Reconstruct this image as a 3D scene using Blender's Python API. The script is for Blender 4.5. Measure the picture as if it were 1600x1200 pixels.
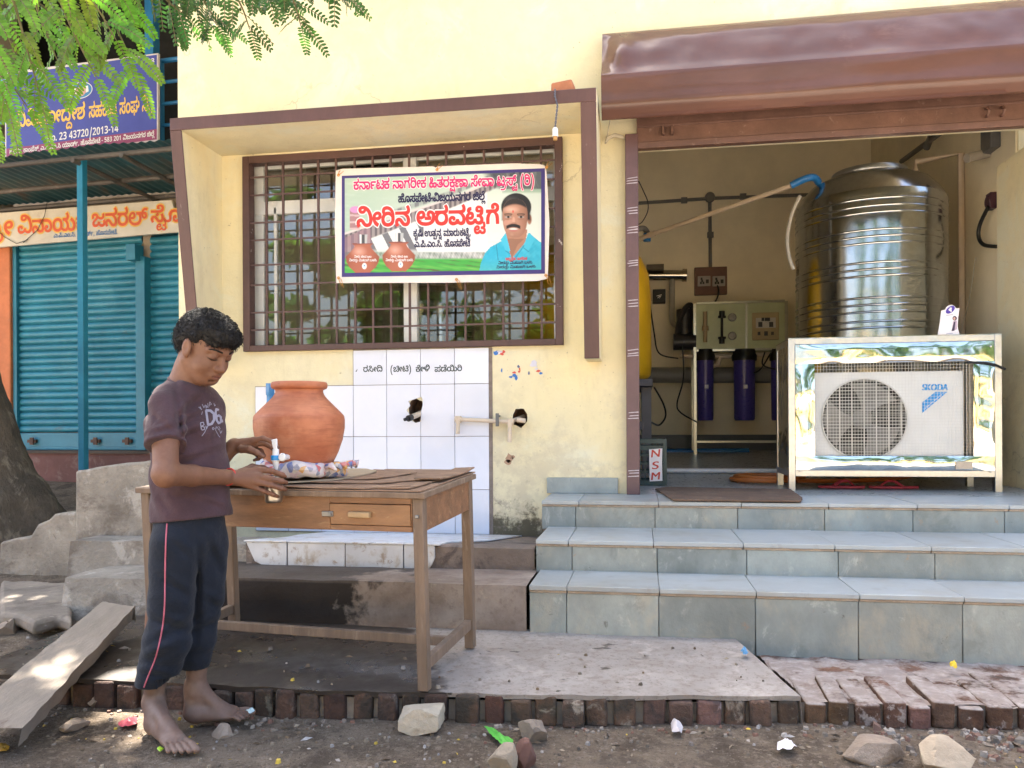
import bpy, bmesh, math, random
import numpy as np
from mathutils import Vector, Matrix, Quaternion, noise as mnoise

for _o in list(bpy.data.objects): bpy.data.objects.remove(_o)
S = bpy.context.scene
COL = S.collection
R = math.radians
random.seed(7)
rng = np.random.default_rng(7)

# ------------------------------------------------------------------ camera
EYE = Vector((0.0,0.0,1.076))
FPX, PX, PY0 = 1250.0,800.0,668.0
YAW, ROLL = R(9.19),-0.005
_F = Vector((-math.sin(YAW), math.cos(YAW),0)); _R0 = Vector((math.cos(YAW), math.sin(YAW),0)); _U0 = Vector((0,0,1))
_R = _R0 * math.cos(ROLL) + _U0 * math.sin(ROLL); _U = -_R0 * math.sin(ROLL) + _U0 * math.cos(ROLL)
cam = bpy.data.cameras.new('camera'); co = bpy.data.objects.new('camera', cam); COL.objects.link(co)
cam.sensor_width = 36; cam.lens = FPX / 1600 * 36; cam.shift_y = (PY0 - 600) / 1600; cam.clip_start = .05; cam.clip_end = 800
_m = Matrix(((_R.x, _U.x, -_F.x),(_R.y, _U.y, -_F.y),(_R.z, _U.z, -_F.z))).to_4x4(); _m.translation = EYE
co.matrix_world = _m
S.camera = co

# ------------------------------------------------------------------ light
SUN_EL, SUN_AZ = R(60), R(36)          # azimuth: left of straight behind the building
W = bpy.data.worlds.new("World"); S.world = W; W.use_nodes = True
nt = W.node_tree; nt.nodes.clear()
sky = nt.nodes.new('ShaderNodeTexSky'); sky.sky_type = 'NISHITA'; sky.sun_disc = False
sky.sun_elevation = SUN_EL; sky.sun_rotation = -SUN_AZ; sky.air_density = 1.0; sky.dust_density = 6.0; sky.ozone_density = 0.3
bg = nt.nodes.new('ShaderNodeBackground'); bg.inputs[1].default_value = 0.12
wo = nt.nodes.new('ShaderNodeOutputWorld'); nt.links.new(sky.outputs[0], bg.inputs[0]); nt.links.new(bg.outputs[0], wo.inputs[0])
SUNV = Vector((-math.sin(SUN_AZ) * math.cos(SUN_EL), math.cos(SUN_AZ) * math.cos(SUN_EL), math.sin(SUN_EL)))
sl = bpy.data.lights.new('sun', 'SUN'); sl.energy = 5.0; sl.angle = R(.55); sl.color = (1,.93,.82)
so = bpy.data.objects.new('sun', sl); COL.objects.link(so); so.rotation_mode = 'QUATERNION'
so.rotation_quaternion = SUNV.to_track_quat('Z', 'Y'); so.location = SUNV * 40
S.view_settings.view_transform = 'Standard'; S.view_settings.look = 'None'; S.view_settings.gamma = 1
S.view_settings.use_curve_mapping = False; S.view_settings.exposure = 2.82
S.render.engine = 'CYCLES'
S.cycles.max_bounces = 8; S.cycles.diffuse_bounces = 6; S.cycles.glossy_bounces = 4; S.cycles.transparent_max_bounces = 12
S.cycles.use_denoising = True; S.cycles.sample_clamp_indirect = 8

# ------------------------------------------------------------------ photograph pixel -> place
def ray(x, y): return _F + _R * ((x - PX) / FPX) + _U * ((PY0 - y) / FPX)
def PY(x, y, Y): d = ray(x, y); return EYE + d * (Y / d.y)
def PZ(x, y, z): d = ray(x, y); return EYE + d * ((z - EYE.z) / d.z)
def PD(x, y, d): return EYE + ray(x, y) * d

# ------------------------------------------------------------------ mesh builder
class MB:
    def __init__(s): s.v = []; s.f = []; s.m = []; s.c = []
    def add(s, vs, fs, m=0, c=(1,1,1)):
        o = len(s.v); s.v += [tuple(p) for p in vs]
        for f in fs: s.f.append(tuple(o + i for i in f)); s.m.append(m); s.c.append(c)
        return s
    def box(s, a, b, m=0, c=(1,1,1), T=None):
        x0, y0, z0 = (min(a[i], b[i]) for i in range(3)); x1, y1, z1 = (max(a[i], b[i]) for i in range(3))
        vs = [(x, y, z) for z in (z0, z1) for y in (y0, y1) for x in (x0, x1)]
        if T is not None: vs = [T @ Vector(p) for p in vs]
        return s.add(vs, [(0,2,3,1),(4,5,7,6),(0,1,5,4),(1,3,7,5),(3,2,6,7),(2,0,4,6)], m, c)
    def hexa(s, P, m=0, c=(1,1,1)):   # 8 points: bottom ring 4, top ring 4
        return s.add(P, [(3,2,1,0),(4,5,6,7),(0,1,5,4),(1,2,6,5),(2,3,7,6),(3,0,4,7)], m, c)
    def beam(s, a, b, w, h, m=0, c=(1,1,1), up=(0,0,1)):
        a, b = Vector(a), Vector(b); d = (b - a).normalized(); up = Vector(up)
        if abs(d.dot(up)) > .98: up = Vector((0,1,0))
        x = d.cross(up).normalized(); z = x.cross(d)
        q = [(-w / 2, -h / 2),(w / 2, -h / 2),(w / 2, h / 2),(-w / 2, h / 2)]
        return s.hexa([a + x * i + z * j for i, j in q] + [b + x * i + z * j for i, j in q], m, c)
    def tube(s, pts, r, n=8, m=0, c=(1,1,1), cap=True):
        pts = [Vector(p) for p in pts]; rs = r if isinstance(r,(list, tuple)) else [r] * len(pts)
        o = len(s.v); up = None
        for i, p in enumerate(pts):
            d = (pts[min(i + 1, len(pts) - 1)] - pts[max(i - 1,0)]).normalized()
            if up is None: up = d.orthogonal().normalized()
            else:
                up = up - d * up.dot(d)
                up = up.normalized() if up.length > 1e-6 else d.orthogonal().normalized()
            w = d.cross(up)
            for k in range(n):
                a = 2 * math.pi * k / n; s.v.append(tuple(p + (up * math.cos(a) + w * math.sin(a)) * rs[i]))
        for i in range(len(pts) - 1):
            for k in range(n):
                k2 = (k + 1) % n
                s.f.append((o + i * n + k, o + i * n + k2, o + (i + 1) * n + k2, o + (i + 1) * n + k)); s.m.append(m); s.c.append(c)
        if cap:
            s.f.append(tuple(o + k for k in reversed(range(n)))); s.m.append(m); s.c.append(c)
            e = o + (len(pts) - 1) * n; s.f.append(tuple(e + k for k in range(n))); s.m.append(m); s.c.append(c)
        return s
    def lathe(s, prof, ctr, n=40, m=0, c=(1,1,1), T=None, a0=0, a1=2 * math.pi):
        o = len(s.v); full = abs(a1 - a0 - 2 * math.pi) < 1e-6; nn = n if full else n + 1
        for r, z in prof:
            for k in range(nn):
                a = a0 + (a1 - a0) * k / n; p = Vector((r * math.cos(a), r * math.sin(a), z))
                if T is not None: p = T @ p
                s.v.append(tuple(p + Vector(ctr)))
        for i in range(len(prof) - 1):
            for k in range(n):
                k2 = (k + 1) % nn
                s.f.append((o + i * nn + k, o + i * nn + k2, o + (i + 1) * nn + k2, o + (i + 1) * nn + k)); s.m.append(m); s.c.append(c)
        return s
    def prism(s, poly, ext, m=0, c=(1,1,1)):   # closed outline of points pushed along ext
        n = len(poly); e = Vector(ext); P = [Vector(p) for p in poly]
        fs = [tuple(range(n)), tuple(reversed(range(n,2 * n)))] + [((i + 1) % n, i, n + i, n + (i + 1) % n) for i in range(n)]
        return s.add(P + [p + e for p in P], fs, m, c)
    def grid(s, fn, nu, nv, m=0, c=(1,1,1)):
        vs = [fn(i / nu, j / nv) for j in range(nv + 1) for i in range(nu + 1)]
        fs = [(j * (nu + 1) + i, j * (nu + 1) + i + 1,(j + 1) * (nu + 1) + i + 1,(j + 1) * (nu + 1) + i) for j in range(nv) for i in range(nu)]
        return s.add(vs, fs, m, c)
    def build(s, name, mats, parent=None, label=None, cat=None, group=None, kind=None, bevel=0, seg=2, sharp=38, smooth=True, fixn=True, colors=None):
        me = bpy.data.meshes.new(name)
        V = np.array(s.v, dtype=np.float64).reshape(-1,3)
        loc = Vector((0,0,0))
        if parent is None and len(V):
            loc = Vector(((V[:,0].min() + V[:,0].max()) / 2,(V[:,1].min() + V[:,1].max()) / 2, V[:,2].min())); V = V - np.array(loc)
        me.from_pydata([tuple(p) for p in V], [], s.f)
        for m in (mats if isinstance(mats,(list, tuple)) else [mats]): me.materials.append(m)
        me.polygons.foreach_set('material_index', s.m)
        if fixn:
            bm = bmesh.new(); bm.from_mesh(me); bmesh.ops.recalc_face_normals(bm, faces=bm.faces); bm.to_mesh(me); bm.free()
        if colors is not None or any(c != (1,1,1) for c in s.c):
            at = me.color_attributes.new('tint', 'FLOAT_COLOR', 'POINT' if colors is not None else 'CORNER')
            if colors is not None: arr = np.c_[np.asarray(colors).reshape(-1,3), np.ones(len(V))]
            else:
                arr = np.ones((len(me.loops),4)); 
                ls = np.zeros(len(me.polygons), int); lt = np.zeros(len(me.polygons), int)
                me.polygons.foreach_get('loop_start', ls); me.polygons.foreach_get('loop_total', lt)
                arr[:, :3] = np.repeat(np.array(s.c, float)[:, :3], lt, axis=0)
            at.data.foreach_set('color', arr.astype(np.float32).ravel())
        if smooth:
            me.polygons.foreach_set('use_smooth', [True] * len(me.polygons))
            if sharp < 180: me.set_sharp_from_angle(angle=R(sharp))
        me.update()
        o = bpy.data.objects.new(name, me); COL.objects.link(o)
        if parent is not None:
            o.parent = parent; o.location = -world_loc(parent)
        else: o.location = loc
        tag(o, label, cat, group, kind)
        if bevel:
            b = o.modifiers.new('bevel', 'BEVEL'); b.width = bevel; b.segments = seg; b.limit_method = 'ANGLE'; b.angle_limit = R(40); b.harden_normals = False
        return o
def world_loc(o):
    p = Vector(o.location)
    while o.parent: o = o.parent; p = p + Vector(o.location)
    return p
def tag(o, label=None, cat=None, group=None, kind=None):
    for k, v in (('label', label),('category', cat),('group', group),('kind', kind)):
        if v: o[k] = v
    return o
def thing(name, label, cat, loc=(0,0,0), group=None):
    o = bpy.data.objects.new(name, None); COL.objects.link(o); o.location = loc; o.empty_display_size = .1
    return tag(o, label, cat, group)

# ------------------------------------------------------------------ materials
class NB:
    def __init__(s, name):
        s.mat = bpy.data.materials.new(name); s.mat.use_nodes = True; s.t = s.mat.node_tree; s.t.nodes.clear()
        s.out = s.n('ShaderNodeOutputMaterial'); s.b = s.n('ShaderNodeBsdfPrincipled'); s.l(s.b.outputs[0], s.out.inputs[0])
        s.pos = s.n('ShaderNodeNewGeometry').outputs['Position']
    def n(s, t): return s.t.nodes.new(t)
    def l(s, a, b): s.t.links.new(a, b)
    def val(s, sock, v):
        if hasattr(v, 'is_output') or isinstance(v, bpy.types.NodeSocket): s.l(v, sock)
        else: sock.default_value = v
    def noise(s, scale, detail=5, rough=.6, sc=None, dist=0, off=0):
        n = s.n('ShaderNodeTexNoise'); n.inputs['Scale'].default_value = scale; n.inputs['Detail'].default_value = detail; n.inputs['Roughness'].default_value = rough; n.inputs['Distortion'].default_value = dist
        v = s.pos
        if sc is not None or off:
            m = s.n('ShaderNodeMapping'); s.l(v, m.inputs[0]); m.inputs['Scale'].default_value = sc or (1,1,1); m.inputs['Location'].default_value = (off, off * .7, off * 1.3); v = m.outputs[0]
        s.l(v, n.inputs['Vector']); return n.outputs[0]
    def ramp(s, v, lo, hi, a=0., b=1.):
        r = s.n('ShaderNodeMapRange'); r.interpolation_type = 'SMOOTHSTEP'; s.val(r.inputs[0], v); r.inputs[1].default_value = lo; r.inputs[2].default_value = hi; r.inputs[3].default_value = a; r.inputs[4].default_value = b; return r.outputs[0]
    def math(s, op, a, b=0.):
        m = s.n('ShaderNodeMath'); m.operation = op; s.val(m.inputs[0], a); s.val(m.inputs[1], b); return m.outputs[0]
    def mix(s, f, a, b, mode='MIX'):
        m = s.n('ShaderNodeMix'); m.data_type = 'RGBA'; m.blend_type = mode; s.val(m.inputs[0], f)
        for k, v in ((6, a),(7, b)):
            if isinstance(v, tuple): m.inputs[k].default_value = (*v,1)
            else: s.l(v, m.inputs[k])
        return m.outputs[2]
    def xyz(s):
        n = s.n('ShaderNodeSeparateXYZ'); s.l(s.pos, n.inputs[0]); return n.outputs
    def attr(s):
        a = s.n('ShaderNodeAttribute'); a.attribute_name = 'tint'; return a.outputs[0]
    def bump(s, h, strength=.3, dist=.01, prev=None):
        b = s.n('ShaderNodeBump'); b.inputs['Strength'].default_value = strength; b.inputs['Distance'].default_value = dist; s.l(h, b.inputs['Height'])
        if prev is not None: s.l(prev, b.inputs['Normal'])
        return b.outputs[0]
    def fin(s, col, rough=.6, metal=0., nrm=None, spec=.5):
        if isinstance(col, tuple): s.b.inputs['Base Color'].default_value = (*col,1)
        else: s.l(col, s.b.inputs['Base Color'])
        s.val(s.b.inputs['Roughness'], rough); s.val(s.b.inputs['Metallic'], metal)
        s.b.inputs['Specular IOR Level'].default_value = spec
        if nrm is not None: s.l(nrm, s.b.inputs['Normal'])
        return s.mat
def dk(c, k): return tuple(x * k for x in c)
def M(name, c, rough=.6, var=.25, scale=4, bump=.25, bscale=70, bdist=.004, metal=0., spec=.5, tint=False, stains=(), sc=None, rvar=.12):
    """surface of one colour with wear: slow and fine tone changes, blotches, small relief"""
    b = NB(name)
    n1 = b.noise(scale,6,.65, sc); n2 = b.noise(scale * 9,4,.6, sc, off=3.1)
    col = b.mix(b.ramp(n1,.3,.72), dk(c,1 - var), dk(c,1 + var * .35))
    col = b.mix(b.ramp(n2,.35,.7,0, var * .8), col, dk(c,1 - var * 1.1))
    for (sc_c, s_s, lo, hi, amt) in stains:
        col = b.mix(b.ramp(b.noise(s_s,7,.68, sc,.4, off=s_s * 1.7), lo, hi,0, amt), col, sc_c)
    if tint: col = b.mix(1., col, b.attr(), 'MULTIPLY')
    nrm = None
    if bump:
        nrm = b.bump(b.noise(bscale,5,.65, sc), bump, bdist)
    rg = b.math('ADD', b.math('MULTIPLY', n2, rvar * 2), rough - rvar)
    return b.fin(col, rg, metal, nrm, spec)
GLY = {
23:[55,83,86,10,0,7,1,9,2,7,5,4,5,1,4,0,8,-2,4,-4,6,8,0,1,0,-1,11,-23,1,-1,0,1,4,0,5,10,1,4,2,5,3,3,3,2,8,0,6,-1,4,-4,10,-5,7,-12,-7,4,-7,2,-4,0,-7,-2,-2,-3,-2,-7,-1,-41,0,0,0,0,-13,0,-1,29,0,1,-1,0,-2,0,-3,-4,-3,-26,0,0,-1,0,-11,0,0,8,0,0,-1,-4,-6,-2,-7,1,-5,2,-6,4,-3,6,-4,8,-2,17,83,101,-5,2,-3,4,-1,4,1,5,2,3,2,1,4,2,9,0,4,-1,4,-2,4,-4,1,-4,-2,-5,-3,-3,-5,-2,-6,-1],
151:[55,60,86,1,-1,15,6,-4,6,-2,5,1,5,0,2,3,2,3,0,4,-2,8,-10,7,-7,6,-4,9,-2,11,1,7,2,4,3,3,4,1,2,3,7,0,9,-2,11,-2,5,-4,6,-8,7,0,13,-53,0,-17,0,0,-14,46,0,4,-2,7,-3,4,-5,4,-3,3,-8,1,-4,0,-7,-1,-5,-3,-3,-3,-1,-5,0,-5,3,-11,13,-3,3,-4,3,-8,3,-9,0,-3,-1,-7,-4,-3,-3,-2,-4,-2,-4,0,-6,1,-7,2,-6],
60:[52,73,86,7,0,9,2,8,4,5,5,3,8,2,7,0,13,-2,8,-2,6,-3,4,-4,5,-7,4,-10,3,-11,1,-49,0,0,-14,34,0,18,-1,8,-2,4,-3,3,-3,4,-6,1,-6,0,-7,-1,-3,-3,-7,-5,-3,-6,-1,-6,1,-4,3,-1,4,0,2,3,-2,5,-1,3,1,2,2,2,4,0,4,-1,3,-4,3,-7,2,-5,-1,-6,-3,-3,-5,-2,-5,0,-7,1,-5,3,-4,1,-3,6,-4,6,-2],
93:[44,74,88,10,0,0,13,-1,1,-6,1,-4,2,-1,2,0,4,1,1,3,2,3,0,21,1,0,0,0,14,-19,0,-6,1,-3,2,-1,3,0,3,1,1,3,2,5,1,41,0,0,0,1,1,0,13,-1,0,-46,0,-8,-1,-4,-2,-6,-4,-1,-3,-2,-3,0,-4,0,-5,2,-6,7,-7,-5,-4,-2,-4,-2,-6,1,-5,2,-5,5,-5,6,-3],
33:[96,78,86,9,0,9,2,5,2,8,6,8,-6,5,-2,7,-2,12,1,5,2,4,2,5,5,2,7,0,7,0,4,-3,7,-6,6,4,5,3,6,0,5,-1,7,-3,7,-5,4,-7,4,-7,2,-1,0,-4,-13,6,-3,4,-3,1,-3,0,-5,-1,-2,-3,-2,-3,-1,-12,0,0,-13,13,0,4,-3,2,-1,2,-4,1,-3,-1,-4,-2,-4,-5,-2,-6,0,-4,2,-4,4,-2,7,-1,0,-14,0,-3,-7,-3,-2,-3,-3,-4,-1,-8,0,-4,1,-3,3,-3,4,0,4,8,-2,4,0,10,2,4,4,3,3,2,6,0,5,-1,5,-1,3,-4,5,-7,3,-8,1,-2,2,0,3,1,1,2,1,4,1,1,1,-1,13,-7,0,-8,-2,-5,-4,-2,-2,-1,-3,-1,-4,1,-4,0,-2,4,-6,-6,-5,-4,-6,-2,-9,0,-10,1,-9,2,-4,4,-6,2,-2,6,-4,12,74,124,-2,1,0,2,2,3,2,3,4,2,6,-1,1,-2,1,-2,-1,-3,-1,-2,-4,-2],
25:[48,56,88,18,0,0,16,0,12,3,11,3,7,3,4,4,3,5,1,5,-1,4,-1,5,-6,4,-8,2,-13,1,-25,18,0,-1,24,-1,11,-3,9,-3,4,-7,7,1,0,5,3,4,3,3,4,1,5,0,6,0,6,-2,5,-4,6,-4,5,-12,-7,5,-9,1,-6,0,-3,-3,-3,-9,-2,-46,0,-1,0,0,-13,1,-1,13,0,0,-1,-3,-2,-3,-5,-3,-5,-2,-7,-2,-8],
230:[34,88,86,8,0,11,2,6,2,5,3,5,5,3,5,3,8,2,11,-1,14,-1,10,-3,9,-3,6,-6,8,-8,7,-7,3,-9,3,-8,1,-11,-2,-6,-2,-6,-5,-3,-7,-1,-8,2,-8,4,-6,-6,-9,-3,-10,0,-9,1,-9,3,-5,4,-6,3,-3,6,-4,7,-2,21,93,101,-6,1,-5,1,-5,4,-3,4,-2,4,-1,6,2,8,4,7,4,3,3,1,9,2,9,-2,5,-3,5,-5,1,-3,1,-6,-1,-9,-3,-6,-5,-4,-3,-1,18,115,146,-4,4,-4,3,-3,2,-6,1,-12,0,-11,-2,-1,3,0,4,1,3,4,3,4,1,7,0,8,-2,5,-3,5,-4,4,-6,4,-7],
74:[36,82,86,1,0,1,3,7,11,-8,5,-5,4,-5,5,-2,6,11,-2,7,1,7,2,2,2,4,4,2,3,1,6,0,3,-1,5,-1,4,-2,3,-5,4,-4,2,-4,1,-6,0,-7,-1,-7,-3,-4,-3,-4,-5,-3,-3,-2,-7,-1,-9,0,-6,2,-7,4,-8,3,-6,5,-5,9,-6,14,78,131,-4,0,-3,2,0,3,2,4,2,3,3,1,4,1,3,0,3,-2,1,-2,0,-4,-1,-2,-3,-3],
237:[70,78,86,7,0,7,2,5,2,6,4,5,-4,7,-3,9,-1,9,1,7,2,5,3,4,6,2,6,1,7,-1,5,-1,5,-4,6,-6,4,-8,2,-7,1,-7,-1,-7,-2,-4,-2,-3,-3,-1,0,-6,4,-6,2,6,3,4,3,3,4,1,4,1,4,0,7,-1,6,-3,5,-4,4,-6,4,-6,2,-7,0,-6,-1,-5,-2,-4,-3,-3,-5,-1,-6,1,-5,2,-3,3,-3,5,-2,8,-1,5,0,8,3,0,0,-1,-4,-2,-1,-4,-3,-5,0,-5,0,-8,2,-6,-9,9,-3,-5,-2,-5,-3,-4,-5,-2,-7,0,-5,0,-6,3,-8,4,-4,4,-3,7,-2,16,82,100,-6,1,-3,2,-3,4,0,4,1,4,3,3,5,2,4,0,6,-1,3,-1,2,-3,1,-5,-1,-3,-2,-5,-5,-2,16,118,100,-4,3,-3,4,0,6,1,2,2,3,3,1,3,1,7,0,4,-1,3,-4,1,-5,-1,-5,-2,-2,-4,-3,-5,0,10,80,157,-2,1,-3,2,-1,2,1,3,4,2,6,0,3,-3,3,-3,-4,-2],
38:[76,86,86,13,0,9,2,6,1,4,3,4,2,4,4,2,4,2,6,0,10,-3,7,-4,5,0,4,-2,5,-3,4,0,1,3,2,4,2,1,2,3,4,1,4,0,6,-2,9,-4,7,-5,6,-12,-7,5,-8,2,-5,-1,-5,-2,-3,-4,-1,-6,-1,-46,0,-1,0,0,-13,1,-1,9,0,37,0,3,-3,2,-3,-13,1,-7,-3,-4,-2,-2,-3,-1,-3,0,-3,0,-5,2,-3,4,-4,6,-2,9,-1,6,1,4,2,4,4,1,-3,-3,-5,-4,-4,-4,-1,-4,-1,-9,0,-5,0,-7,2,-4,2,-3,4,-2,5,1,5,-12,2,-4,0,0,0,-1,-9,1,-5,1,-4,4,-6,5,-5,5,-2,10,-3,9,95,120,-2,2,0,2,1,1,6,1,4,0,3,-1,-3,-5,-4,-1],
49:[43,88,86,12,0,7,2,7,2,5,3,4,4,4,4,3,7,1,10,-2,11,-1,4,-3,5,-6,5,6,4,3,3,2,4,1,7,-1,10,-3,6,-6,9,-13,-7,3,-5,3,-5,1,-6,-2,-4,-4,-2,-7,-1,-47,0,0,0,0,-14,10,0,0,-1,-3,-3,-3,-4,-4,-8,0,-5,0,-7,2,-9,3,-5,3,-4,5,-3,4,-3,7,-2,22,93,101,-6,1,-5,1,-5,4,-3,4,-2,4,-1,6,2,8,3,6,3,2,3,3,5,1,6,1,8,-1,6,-4,5,-5,1,-3,1,-6,-1,-9,-4,-7,-4,-3,-3,-1],
285:[57,120,43,4,0,1,0,1,11,0,11,-2,8,-2,6,-4,8,-3,3,-9,-5,5,-8,1,-6,-1,-5,-4,-2,-4,-1,-3,2,-4,6,-10,0,-1,-3,-3,-4,-4,-1,-6,1,-4,2,-1,5,1,2,2,1,1,0,2,-1,0,-3,2,-1,6,0,1,0,1,3,-1,4,-1,3,-2,3,-4,1,-7,0,-4,-1,-3,-2,-3,-4,-1,-6,0,-6,2,-3,5,-5,5,-3,10,0,7,2,5,4,7,-5,3,-1,6,0,4,1,4,3,1,0,0,-6,-2,-6,55,83,86,10,0,7,1,9,2,7,5,4,5,1,4,0,8,-2,4,-4,6,8,0,1,0,-1,11,-23,1,-1,0,1,4,0,5,10,1,4,2,5,3,3,3,2,8,0,6,-1,4,-4,10,-5,7,-12,-7,4,-7,2,-4,0,-7,-2,-2,-3,-2,-7,-1,-41,0,0,0,0,-13,0,-1,29,0,1,-1,0,-2,0,-3,-4,-3,-26,0,0,-1,0,-11,0,0,8,0,0,-1,-4,-6,-2,-7,1,-5,2,-6,4,-3,6,-4,8,-2,17,83,101,-5,2,-3,4,-1,4,1,5,2,3,2,1,4,2,9,0,4,-1,4,-2,4,-4,1,-4,-2,-5,-3,-3,-5,-2,-6,-1],
146:[107,73,86,8,0,5,1,7,2,6,4,-7,11,-6,-3,-5,-1,-7,0,-3,3,0,4,2,2,6,1,7,0,1,1,0,10,-11,1,-3,2,-1,1,0,4,2,3,2,1,5,0,8,-1,5,-4,3,-5,1,0,14,0,2,3,4,4,7,3,7,0,4,0,3,-2,4,-2,3,-4,2,-5,0,-4,-1,-6,-1,-4,-2,-3,-3,-2,-5,-2,-8,0,-5,2,-2,2,0,2,0,2,2,2,2,1,3,-1,1,-1,0,-4,1,0,10,0,1,0,1,6,-1,4,-3,5,-4,2,-4,1,-6,0,-6,-1,-6,-3,-3,-5,-2,-4,0,-5,2,-7,4,-5,5,-3,2,-1,4,-1,8,-1,13,2,7,3,7,5,3,5,2,7,0,5,0,8,-2,6,-3,6,-5,4,-7,4,0,1,1,1,0,13,-93,0,-1,0,0,-13,1,-1,11,0,-8,-5,-2,-4,-1,-2,0,-6,1,-4,4,-3,4,-2,0,-1,-5,-3,-3,-4,-2,-6,1,-5,2,-4,4,-4,7,-2,7,104,135,-4,4,-6,3,12,0,10,0,-7,-4,-4,-3],
270:[49,60,86,1,-1,15,6,-4,6,-2,7,1,3,1,3,2,1,2,0,3,0,2,-2,8,-10,7,-7,4,-3,6,-2,8,-1,8,1,7,2,4,3,4,6,3,6,0,10,-2,11,-2,6,-4,6,-1,1,-15,-6,6,-11,1,-5,0,-5,0,-4,-2,-3,-5,-3,-5,0,-4,2,-4,4,-11,12,-3,3,-4,2,-6,2,-8,0,-5,-2,-5,-3,-3,-3,-2,-4,-2,-4,0,-4,0,-6,2,-5,16,96,122,2,0,5,1,2,3,1,3,1,3,-1,4,-2,2,-4,2,-5,0,-2,-1,-3,-3,-2,-3,0,-4,2,-4,2,-1,42,54,143,0,-1,62,0,9,2,8,4,4,4,2,5,1,6,0,4,0,4,-2,5,-3,5,-3,2,-7,4,-4,1,-9,0,-8,-2,-4,-2,-4,-4,-2,-5,0,-6,1,-4,3,-3,3,-1,4,0,2,0,4,1,1,2,1,5,-2,3,-3,3,4,2,6,0,3,-2,2,-3,1,-2,0,-6,-3,-4,-5,-3,-9,-1,-53,0,0,0],
161:[69,75,86,9,0,9,2,5,2,8,6,6,-6,5,-2,7,-2,7,0,8,2,5,4,4,4,2,4,1,7,0,11,-1,7,-3,6,-5,6,-6,6,0,13,-82,0,0,0,0,-13,0,-1,55,0,5,-1,7,-4,6,-5,3,-4,4,-7,1,-6,-1,-7,-1,-4,-4,-2,-2,-1,-4,0,-4,1,-4,5,-2,7,-14,0,-1,0,-2,-7,-3,-3,-2,-1,-9,-2,-7,1,-4,1,-2,4,-1,4,2,3,2,2,5,0,2,-2,0,-4,0,-1,11,0,2,5,0,6,-3,5,-5,3,-8,1,-9,-1,-6,-3,-5,-5,-2,-7,0,-9,3,-7,4,-5,6,-4],
122:[27,16,49,13,0,11,1,6,2,7,3,4,3,4,4,4,6,1,5,1,6,-1,9,-1,5,-4,7,-11,-5,4,-8,0,-7,0,-5,-3,-4,-5,-5,-6,-3,-8,-2,-10,-1,-9,1,-9,2,-1,-1,-2,-9,0,-2],
201:[49,60,86,1,-1,15,6,-4,6,-2,7,1,3,1,3,2,1,2,0,3,0,2,-2,8,-10,7,-7,4,-3,6,-2,8,-1,8,1,7,2,4,3,4,6,3,6,0,10,-2,11,-2,6,-4,6,-1,1,-15,-6,6,-11,1,-5,0,-5,0,-4,-2,-3,-5,-3,-5,0,-4,2,-4,4,-11,12,-3,3,-4,2,-6,2,-8,0,-5,-2,-5,-3,-3,-3,-2,-4,-2,-4,0,-4,0,-6,2,-5,39,154,120,7,-1,5,1,5,1,3,2,4,4,2,4,0,5,0,3,-1,4,-1,3,-3,5,-7,4,-6,1,-7,0,0,1,4,5,5,1,7,0,6,-2,6,10,1,1,-4,2,-8,2,-10,0,-6,-2,-4,-1,-5,-4,-5,-6,-3,-7,-8,0,-77,0,0,0,0,-13,0,-1,84,0,3,-11,3,-5,5,-4,16,96,122,2,0,5,1,2,3,1,3,1,3,-1,4,-2,2,-4,2,-5,0,-2,-1,-3,-3,-2,-3,0,-4,2,-4,2,-1,12,157,131,-3,3,-1,2,-1,5,2,1,6,0,2,-1,3,-2,1,-2,0,-3,-2,-2,-1,-1],
106:[66,16,41,4,0,7,1,4,1,5,4,5,-4,3,-1,5,-1,6,0,7,2,2,2,3,3,2,4,0,8,-1,4,-5,6,3,5,1,4,0,7,-2,7,-3,7,-11,-3,0,-1,4,-9,0,-5,0,-3,-3,-2,-10,-1,0,-9,1,-1,10,-1,3,-2,2,-4,0,-2,-1,-3,-3,-2,-4,-1,-4,1,-2,2,-3,5,-9,0,-1,-1,-3,-4,-3,-2,-4,-1,-4,1,-4,2,-1,5,8,-1,8,2,3,2,2,4,1,4,0,3,-2,3,-2,3,-5,2,-7,1,-7,-3,-5,-4,-4,-5,-1,-7,0,-5,1,-6,4,-6,4,-3,8,14,67,-1,1,3,3,2,2,4,-1,2,-2,-2,-3,-4,-1],
411:[26,79,42,14,0,-6,10,-5,9,-6,18,-2,9,-2,13,-1,13,0,11,3,15,4,15,6,15,9,16,-1,1,-13,0,-7,-10,-5,-10,-5,-12,-3,-12,-3,-14,0,-14,0,-15,2,-11,3,-12,6,-16,5,-10],
412:[25,59,42,14,0,5,6,5,8,6,14,5,16,1,10,1,8,0,16,-2,20,-4,13,-4,12,-6,12,-7,9,-14,0,6,-11,5,-9,5,-12,2,-9,3,-18,1,-15,-1,-11,-2,-15,-5,-16,-7,-16],
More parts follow.
